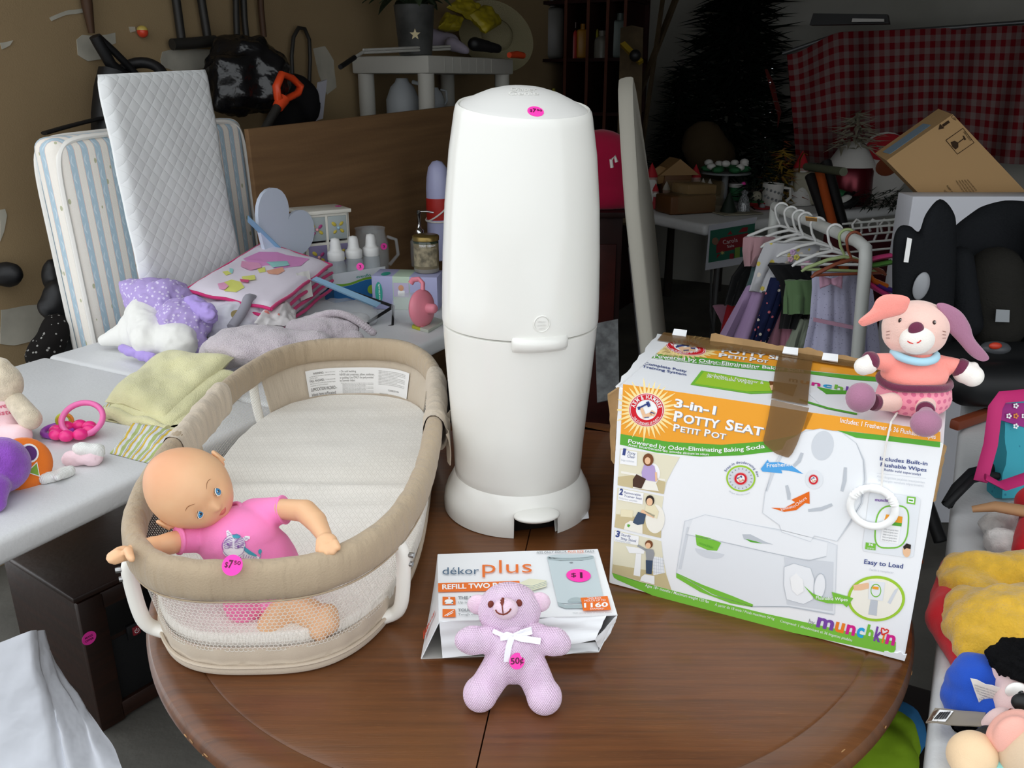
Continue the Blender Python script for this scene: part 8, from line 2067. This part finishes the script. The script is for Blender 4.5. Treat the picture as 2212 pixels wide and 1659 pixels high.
# ================================================================== CHRISTMAS TABLE AT THE BACK
XC = PZ(1530, 484, LZ); xe = (PZ(1960, 441, LZ) - XC).normalized(); xf = Vector((-xe.y, xe.x, 0))
xt = thing('display_table', 'grey-white folding table at the back crowded with Christmas ornaments', 'table', Vector((XC.x, XC.y, 0)), (0, 0, math.atan2(xe.y, xe.x)))
MB().box((.78, .49, LZ - .03), (1.6, .98, .055), None, .02, 0, 3).build('table_top', m_fold, xt)
for x in (.15, 1.45):
    for y in (.08, .9): MB().tube([(x, y, LZ - .05), (x, y, .012)], .014, 8).build('leg', m_gmet, xt)
MB().tube([Vector((.05, .02, LZ - .06)), Vector((.1, .05, .3)), Vector((.2, .08, .02))], .006, 6).build('dangling_cable', m_gmet, xt)
# sign taped to the front edge
sgy = XC.y - .012
sq_ = [PY(1523, 584, sgy), PY(1605, 570, sgy + .05), PY(1636, 468, sgy + .08), PY(1532, 487, sgy)]
sg = thing('christmas_sign', 'printed Christmas sale sign taped to the display table edge', 'sign', sq_[0])
quadslab(sq_, .001, 'paper', M('sign_paper', '#b5b6bf', .7), sg, 3)
fn_ = (sq_[1] - sq_[0]).cross(sq_[3] - sq_[0]); fn_ = -fn_ if fn_.y > 0 else fn_
szc = lambda X_, Y_: (1520 + X_ / 13.27, 465 + Y_ / 13.27)
fs_g = Face(sq_[0], fn_, szc, .0015); cg = {k: M('sg_' + k, v, .7) for k, v in dict(g='#1f5a49', r='#7d1a22', y='#b3a860', w='#c9bcc0', o='#6f8a3a', br='#7a5b48').items()}
fs_g.poly([(190, 440), (1470, 230), (1450, 580), (1150, 1180), (130, 1360)], cg['g'], 1)
fs_g.poly([(480, 650), (1270, 500), (1160, 880), (850, 980), (350, 1080), (360, 860)], cg['r'], 2); fs_g.poly([(660, 560), (760, 440), (820, 540)], cg['r'], 2); fs_g.poly([(980, 490), (1110, 350), (1260, 340), (1240, 460)], cg['r'], 2); fs_g.poly([(740, 1100), (860, 1090), (850, 1240), (730, 1250)], cg['r'], 2); fs_g.poly([(360, 1240), (380, 1120), (470, 1110)], cg['r'], 2)
fs_g.poly([(880, 930), (1030, 900), (1020, 1200), (870, 1220)], cg['o'], 3); fs_g.ell(320, 740, 100, 110, cg['br'], 3, n=9); fs_g.poly([(440 + (70 if i % 2 else 25) * 1.1 * math.cos(i * .45) + 80, 1070 + (70 if i % 2 else 25) * math.sin(i * .45)) for i in range(14)], cg['y'], 4)
fs_g.text('Carols', (545, 830), (960, 750), 120, cg['w'], 4).text('Sale', (660, 930), (860, 890), 80, cg['w'], 4).done('sign_print', sg)
XG = 'christmas ornaments on the back table'
def orn(px, py, name, label, cat, parts, rz=0):
    """parts: (part name, material, profile or callable(mb))"""
    q = py if py > 432 else 433 + (py - 372) * .28; p = PZ(px, q, LZ + .001); t = thing(name, label, cat, p, (0, 0, rz), XG); k = 1 + max(0, q - py) * .011; t.scale = (k, k, k)
    for nm, m, pr in parts:
        mb = MB(); pr(mb) if callable(pr) else mb.lathe(pr, 20)
        mb.build(nm, m, t, 50)
    return t
c_ = {k: M('orn_' + k, v, .55, .35) for k, v in dict(white='#c4c2be', red='#a81c28', green='#26603a', dk='#15231a', brown='#5f3d20', tan='#8c6c44', gold='#8a6f2a', silver='#85888c', blue='#7c86a3', yel='#a68a4a', grey='#6c6e70', pink='#9c7f78', black='#0e0e10', cream='#8f8a78', orange='#7a3a1e').items()}
m_gold = M('orn_gold_metal', '#c9a54a', .2, .5, metal=.9)
cone = lambda r, h, z=0: [(0, z), (r, z), (r * .55, z + h * .5), (0, z + h)]
ball = lambda r, z, sx=1: (lambda mb: mb.ell((0, 0, z), (r * sx, r * sx, r), None, 16, 10))
orn(1498, 460, 'wicker_hamper', 'brown two-tier wicker hamper wrapped in cellophane', 'basket', [('lower_tray', c_['brown'], lambda mb: mb.box((-.02, .05, .045), (.26, .16, .09), None, .008)), ('upper_tray', c_['tan'], lambda mb: mb.box((.03, .06, .115), (.18, .14, .05), (0, .05, .1), .008)), ('cellophane', GL('cellophane', '#8a7a5a', .05, 1.3, .25), lambda mb: mb.box((.02, .05, .08), (.27, .18, .15), None, .02))], .35)
mg = orn(1666, 446, 'snowflake_mug', 'white mug with grey snowflakes beside the poles', 'mug', [('mug_body', c_['white'], [(0, 0), (.045, 0), (.05, .006), (.055, .12), (.052, .12), (.047, .01), (0, .008)])])
MB().tube([(.05, 0, .1), (.085, -.02, .095), (.09, -.02, .05), (.065, -.005, .02), (.05, 0, .02)], .008, 8).build('handle', c_['white'], mg, 60)
mb = MB()
for i in range(14): a = R(200 + i * 11); mb.ell((.054 * math.cos(a), .054 * math.sin(a), .02 + (i * 37 % 80) / 1000), (.007, .004, .007), None, 8, 5)
mb.build('snowflake_print', c_['grey'], mg, kind='stuff')
orn(1588, 436, 'green_tin', 'green round tin with a white lid and pink sticker', 'tin', [('tin_body', c_['green'], [(0, 0), (.04, 0), (.04, .08), (0, .08)]), ('lid', c_['white'], [(.041, .08), (.043, .082), (.043, .1), (0, .102)]), ('price_sticker', M('sticker_pink', '#ff3fb4'), lambda mb: mb.ell((.03, -.03, .1), (.012, .004, .012), None, 12, 6))])
orn(1605, 458, 'glass_bell', 'small cut-glass bell in front of the green tin', 'bell', [('bell', M('cut_glass', '#9a9ea2', .1, .6, var=(200, .6)), [(.035, 0), (.03, .04), (.02, .075), (.012, .085), (.02, .1), (0, .112)])])
orn(1573, 460, 'felt_tree', 'dark green felt tree beside the wicker hamper', 'ornament', [('tree', c_['dk'], cone(.045, .11))])
orn(1632, 445, 'red_plate', 'red and green dish with a cream ball before the mug', 'dish', [('dish', c_['red'], [(0, 0), (.045, .002), (.06, .02), (.055, .022), (0, .01)]), ('green_band', c_['green'], [(.05, .02), (.052, .03), (0, .03)]), ('cream_ball', c_['cream'], ball(.03, .05))])
orn(1646, 452, 'red_saucer', 'small red saucer with tinsel by the mug', 'saucer', [('saucer', c_['red'], [(0, 0), (.04, .003), (.05, .012), (0, .008)]), ('tinsel', c_['silver'], ball(.015, .015))])
orn(1600, 463, 'square_mat', 'flat olive square mat under the glass bell', 'mat', [('mat', c_['cream'], lambda mb: mb.box((0, .03, .003), (.22, .12, .006), None, .002))], .3)
orn(1722, 436, 'moon_plaque', 'pale blue square plaque with a yellow moon', 'plaque', [('plaque', c_['blue'], lambda mb: mb.box((0, 0, .055), (.13, .03, .11), None, .004)), ('moon', c_['yel'], lambda mb: mb.ell((0, -.017, .05), (.028, .006, .03), None, 16, 8))], .4)
def figure(px, py, h, coat, hatc, name, label, beard=True):
    pr = [('coat', c_[coat], [(0, 0), (.3 * h, 0), (.26 * h, .2 * h), (.14 * h, .55 * h), (0, .6 * h)]), ('head', c_['pink'], ball(.15 * h, .66 * h)), ('hat', c_[hatc], cone(.16 * h, .34 * h, .74 * h))]
    if beard: pr.append(('beard', c_['white'], lambda mb: mb.ell((0, -.1 * h, .58 * h), (.13 * h, .08 * h, .13 * h), None, 12, 8)))
    orn(px, py, name, label, 'figurine', pr)
figure(1404, 425, .17, 'white', 'red', 'snowman_figure', 'snowman figurine in a red knit hat by the ironing board'); figure(1414, 432, .1, 'red', 'red', 'santa_figure', 'small santa figurine below the snowman')
figure(1498, 405, .14, 'red', 'red', 'gnome_figure', 'red felt gnome with pointed hat on the back table', False); figure(1722, 400, .18, 'white', 'red', 'tall_snowman', 'tall white snowman in red scarf and hat by the poles'); figure(1790, 395, .1, 'white', 'red', 'elf_figure', 'small elf figurine right of the poles'); figure(1838, 400, .1, 'white', 'yel', 'angel_figure', 'little angel figurine with red sash on the back table')
for i, (px, py, lab) in enumerate([(1444, 415, 'white kneeling nativity figurine at the left'), (1462, 408, 'white nativity figurine second from the left'), (1478, 414, 'white nativity figurine in the middle'), (1515, 402, 'white nativity figurine second from the right'), (1530, 404, 'white nativity figurine at the right end'), (1437, 450, 'thin white figurine beside the wicker hamper')]): figure(px, py, .09 if i < 5 else .13, 'white', 'white', 'nativity_figure', lab, False)
orn(1452, 410, 'gingerbread_house', 'brown wooden house ornament with a tan star', 'ornament', [('walls', c_['brown'], lambda mb: mb.box((0, 0, .06), (.11, .09, .12), None, .003)), ('roof', c_['tan'], lambda mb: mb.prism([(-.08, 0), (.08, 0), (0, .06)], .11, Matrix.Translation((0, .055, .12)) @ Matrix.Rotation(R(90), 4, 'X'))), ('star', c_['tan'], lambda mb: mb.ell((-.07, -.03, .12), (.035, .01, .035), None, 5, 4))], .2)
orn(1562, 396, 'cake_stand', 'glass cake stand holding a white flower wreath', 'stand', [('stand', c_['grey'], [(0, 0), (.06, 0), (.05, .008), (.012, .02), (.012, .1), (.09, .108), (.09, .114), (0, .112)]), ('greenery', c_['green'], lambda mb: [mb.ell((.06 * math.cos(i), .06 * math.sin(i), .125), (.03, .02, .012), (0, 0, i), 8, 6) for i in range(9)]), ('flowers', c_['white'], lambda mb: [mb.ell((.065 * math.cos(i * .9), .05 * math.sin(i * .9), .14 + .01 * math.sin(i * 3)), (.017, .017, .012), None, 8, 5) for i in range(8)])])
def spiky(mb, n, r, h, ln, z0=0, seed=1):
    rd = random.Random(seed)
    for i in range(n):
        t = rd.random() ** 1.4; z = z0 + h * t; a = rd.random() * 6.283; rr = r * (1 - t) * rd.uniform(.2, 1); L = ln * rd.uniform(.6, 1.2)
        o = Vector((rr * math.cos(a), rr * math.sin(a), z)); d = Vector((math.cos(a + rd.uniform(-.6, .6)), math.sin(a + rd.uniform(-.6, .6)), rd.uniform(-.5, .35))).normalized() * L
        s_ = d.cross(ZV).normalized() * L * .1; u_ = ZV * L * .07
        mb.add([o - s_, o + s_, o + u_, o + d], [[0, 1, 3], [1, 2, 3], [2, 0, 3], [0, 2, 1]])
orn(1640, 400, 'tinsel_tree', 'dark tabletop tree with a silver tinsel spire', 'tree', [('foliage', c_['dk'], lambda mb: spiky(mb, 260, .1, .24, .06, 0, 2)), ('tinsel', M('tinsel', '#c0c4c8', .15, .6, metal=.9), lambda mb: spiky(mb, 60, .07, .42, .03, .1, 3))])
orn(1680, 402, 'gold_tree', 'small gold and rust tinsel tree on the back table', 'tree', [('foliage', c_['gold'], lambda mb: spiky(mb, 200, .08, .2, .05, 0, 5)), ('berries', c_['orange'], lambda mb: spiky(mb, 60, .09, .2, .04, .03, 6))])
orn(1828, 398, 'red_lantern', 'dark red metallic lantern with a white cap and greenery', 'lantern', [('lantern_body', M('red_metal', '#5a0d1c', .25, .5, metal=.6), [(0, 0), (.08, 0), (.085, .01), (.08, .12), (.07, .14), (0, .14)]), ('white_cap', c_['white'], [(.085, .135), (.08, .15), (.05, .2), (.02, .22), (0, .225)]), ('greenery', c_['cream'], lambda mb: spiky(mb, 120, .09, .12, .07, .2, 8))])
orn(1895, 372, 'santa_plate', 'glass plate painted with a santa face standing upright', 'plate', [('plate', c_['white'], lambda mb: mb.ell((0, 0, .11), (.13, .012, .11), None, 28, 12)), ('hat_print', c_['red'], lambda mb: mb.ell((0, -.008, .17), (.09, .008, .045), None, 20, 10)), ('face_print', c_['orange'], lambda mb: mb.ell((.01, -.012, .11), (.05, .006, .03), None, 16, 8))], .4)
orn(1905, 432, 'pine_wreath', 'dark evergreen wreath lying at the right of the back table', 'wreath', [('foliage', c_['dk'], lambda mb: [spiky(mb, 26, .04, .06, .05, .01, 20 + i) or None for i in range(1)] + [mb.add([v + Vector((.12 * math.cos(i), .1 * math.sin(i), 0)) for v in mb.V[:104]], [list(f) for f in mb.F[:104]]) for i in range(1, 12)])])
orn(1828, 450, 'black_bird', 'black and white bird ornament near the table front', 'ornament', [('bird_body', c_['black'], lambda mb: mb.ell((0, 0, .03), (.07, .04, .03), (0, -.2, .4), 16, 10)), ('bird_head', c_['black'], ball(.022, .065)), ('white_wing', c_['white'], lambda mb: mb.ell((-.02, -.02, .05), (.045, .02, .02), (0, -.3, .4), 12, 8))])
orn(1800, 425, 'green_leaf_dish', 'dark green and gold leaf ornament beside the poles', 'ornament', [('leaf', c_['green'], lambda mb: mb.ell((0, 0, .06), (.07, .03, .02), (0, .2, 0), 14, 8)), ('base', c_['cream'], [(0, 0), (.03, 0), (.015, .05), (0, .05)])])
gb_ = orn(1735, 402, 'gold_ribbon_bag', 'cream gift bag with a shining gold ribbon by the poles', 'bag', [('bag', c_['cream'], lambda mb: mb.box((0, 0, .06), (.1, .06, .12), None, .01))])
MB().tube([PY(x_, y_, gb_.location.y - .06) for x_, y_ in ((1726, 372), (1728, 345), (1736, 330), (1744, 334))], .008, 8, flat=.4).build('gold_ribbon', m_gold, gb_, 60, world=True)
# bundle of poles in front of the table
pol = thing('pole_bundle', 'bundle of black and orange folded poles standing before the back table', 'poles', Vector((PY(1810, 600, 3.1).x, 3.1, 0)))
for a, b, m, r in (((1750, 380), (1800, 520), m_black, .02), ((1768, 362), (1800, 490), M('pole_orange', '#a4491c', .5), .017), ((1785, 350), (1830, 520), m_black, .019), ((1742, 360), (1778, 365), M('pole_olive', '#4e5240', .6), .014)):
    p0, p1 = PY(*a, 3.3), PY(*b, 3.1); MB().tube([p0, p1, p1 + (p1 - p0).normalized() * (p1.z / max(.05, (p0 - p1).normalized().z)) * (.97 if m != _mats['pole_olive'] else .01)], r, 10).build('pole', m, pol, 60, world=True)
# ================================================================== BACK WALL: TREES, GINGHAM CLOTH, LUMBER
m_fir = M('dark_fir', '#0f1a14', .9, .1, var=(8, .4)); m_bark = M('trunk', '#1f1712', .9)
def fir(px, y, r, h, z0, n, ln, name, label, seed):
    p = PY(px, 300, y); p.z = 0; t = thing(name, label, 'tree', p); mb = MB(); spiky(mb, n, r, h, ln, z0, seed); mb.build('foliage', m_fir, t, 0); MB().tube([(0, 0, 0), (0, 0, z0 + h * .9)], [.03, .01], 8).build('trunk', m_bark, t, 60); return t
big = fir(1575, 5.8, .4, 1.7, .8, 2600, .2, 'fir_tree', 'tall dark artificial fir tree behind the back table', 4)
fir(1462, 5.65, .2, .8, .65, 900, .13, 'small_fir_tree', 'smaller dark fir tree beside the ironing board', 9)
rbn = MB(); PR_ = [PY(1655, 150, 5.25), PY(1668, 185, 5.22), PY(1675, 215, 5.2), PY(1684, 245, 5.22), PY(1680, 275, 5.24)]
rbn.tube(PR_, [.02, .04, .035, .035, .008], 8, flat=.15).build('tree_ribbon', M('dark_red_ribbon', '#5a1812', .6), big, 60, world=True)
cblob([('e', PY(1520, 310, 5.1), (.13, .09, .12)), ('e', PY(1550, 335, 5.1), (.11, .09, .1)), ('c', PY(1530, 345, 5.1), PY(1530, 390, 5.1), .11, .12)], M('burlap', '#3c3122', .9, .1), 'burlap_sack', None, +.02, 3, .015, 10, 1, LZ + .002, label='brown burlap sack below the fir tree', cat='sack')
def gingham(n):
    a = (n.u * 28).fr().lt(.5); b = (n.v * 10).fr().lt(.5); return n.mix((a + b) * .5, '#7a6866', '#6e131c')
m_ging = PM('red_gingham', gingham, .9, .1)
def cloth_(u, v):
    tx, ty = 1700 + 620 * u, 118 - 45 * sm(0, .2, u) - 22 * u + 30 * math.exp(-((u - .42) / .05) ** 2) * 0; bx, by_ = 1720 + 560 * u, 345 + 10 * math.sin(u * 9)
    return PU(tx + (bx - tx) * v, ty + (by_ - ty) * v, 5.55 + .06 * math.sin(u * 34 + v * 2) * (.3 + .7 * v) + .04 * math.sin(u * 13))
gc = thing('gingham_cloth', 'red and white gingham tablecloth hung along the back wall', 'cloth', PU(1950, 330, 5.55)); MB().slab(110, 24, cloth_, .006).build('cloth_sheet', m_ging, gc, 80, world=True)
MB().tube([PU(1690, 116, 5.6), PU(1800, 78, 5.6), PU(2330, 40, 5.6)], .012, 8).build('hanging_rail', m_gmet, gc, 60, world=True)
quadslab((PU(1752, 55, 5.4), PU(1922, 52, 5.4), PU(1918, 32, 5.4), PU(1760, 30, 5.4)), .1, 'tool_bar', m_black, None, 4, .03); tag(bpy.data.objects['tool_bar'], 'dark tool rack bar above the gingham cloth', 'rack'); _w = quadslab((PU(1840, 48, 5.3), PU(1910, 47, 5.3), PU(1910, 41, 5.3), PU(1842, 40, 5.3)), .02, 'white_strip', c_['white'], None, 3); tag(_w, 'thin white strip on the dark tool rack bar', 'strip')
m_lum = M('raw_lumber', '#5a4c38', .8, .2, var=(10, .2))
for i, (a, b, w, lab) in enumerate([((1490, -80), (1370, 230), .05, 'long pale plank leaning at the left of the fir tree'), ((1440, -60), (1395, 260), .035, 'narrow pale plank leaning behind the ironing board'), ((1365, 60), (1360, 250), .06, 'short upright grey plank beside the cubby shelving')]):
    p0, p1 = PU(*a, 4.85 - i * .1), PU(*b, 4.6 - i * .1); MB().tube([p0, p1, p1 + (p1 - p0).normalized() * .6], w, 4, flat=.35).build('plank', m_lum, None, 0, label=lab, cat='plank', world=True, loc=p1)
lv = thing('spirit_level', 'yellow spirit level hooked beside the cubby shelving', 'level', PU(1370, 115, 4.45)); m_ly = M('level_yellow', '#9a7f22', .5)
MB().tube([PU(1345, 95, 4.45), PU(1385, 135, 4.45)], .035, 4, flat=.5).build('level_body', m_ly, lv, 0, world=True); MB().ell(PU(1372, 120, 4.41), .03, None, 12, 8).build('vial', m_black, lv, 60, world=True)

for _o in bpy.data.objects:
    if _o.name.split('.')[0] in ('flowers', 'greenery'): _o['kind'] = 'stuff'
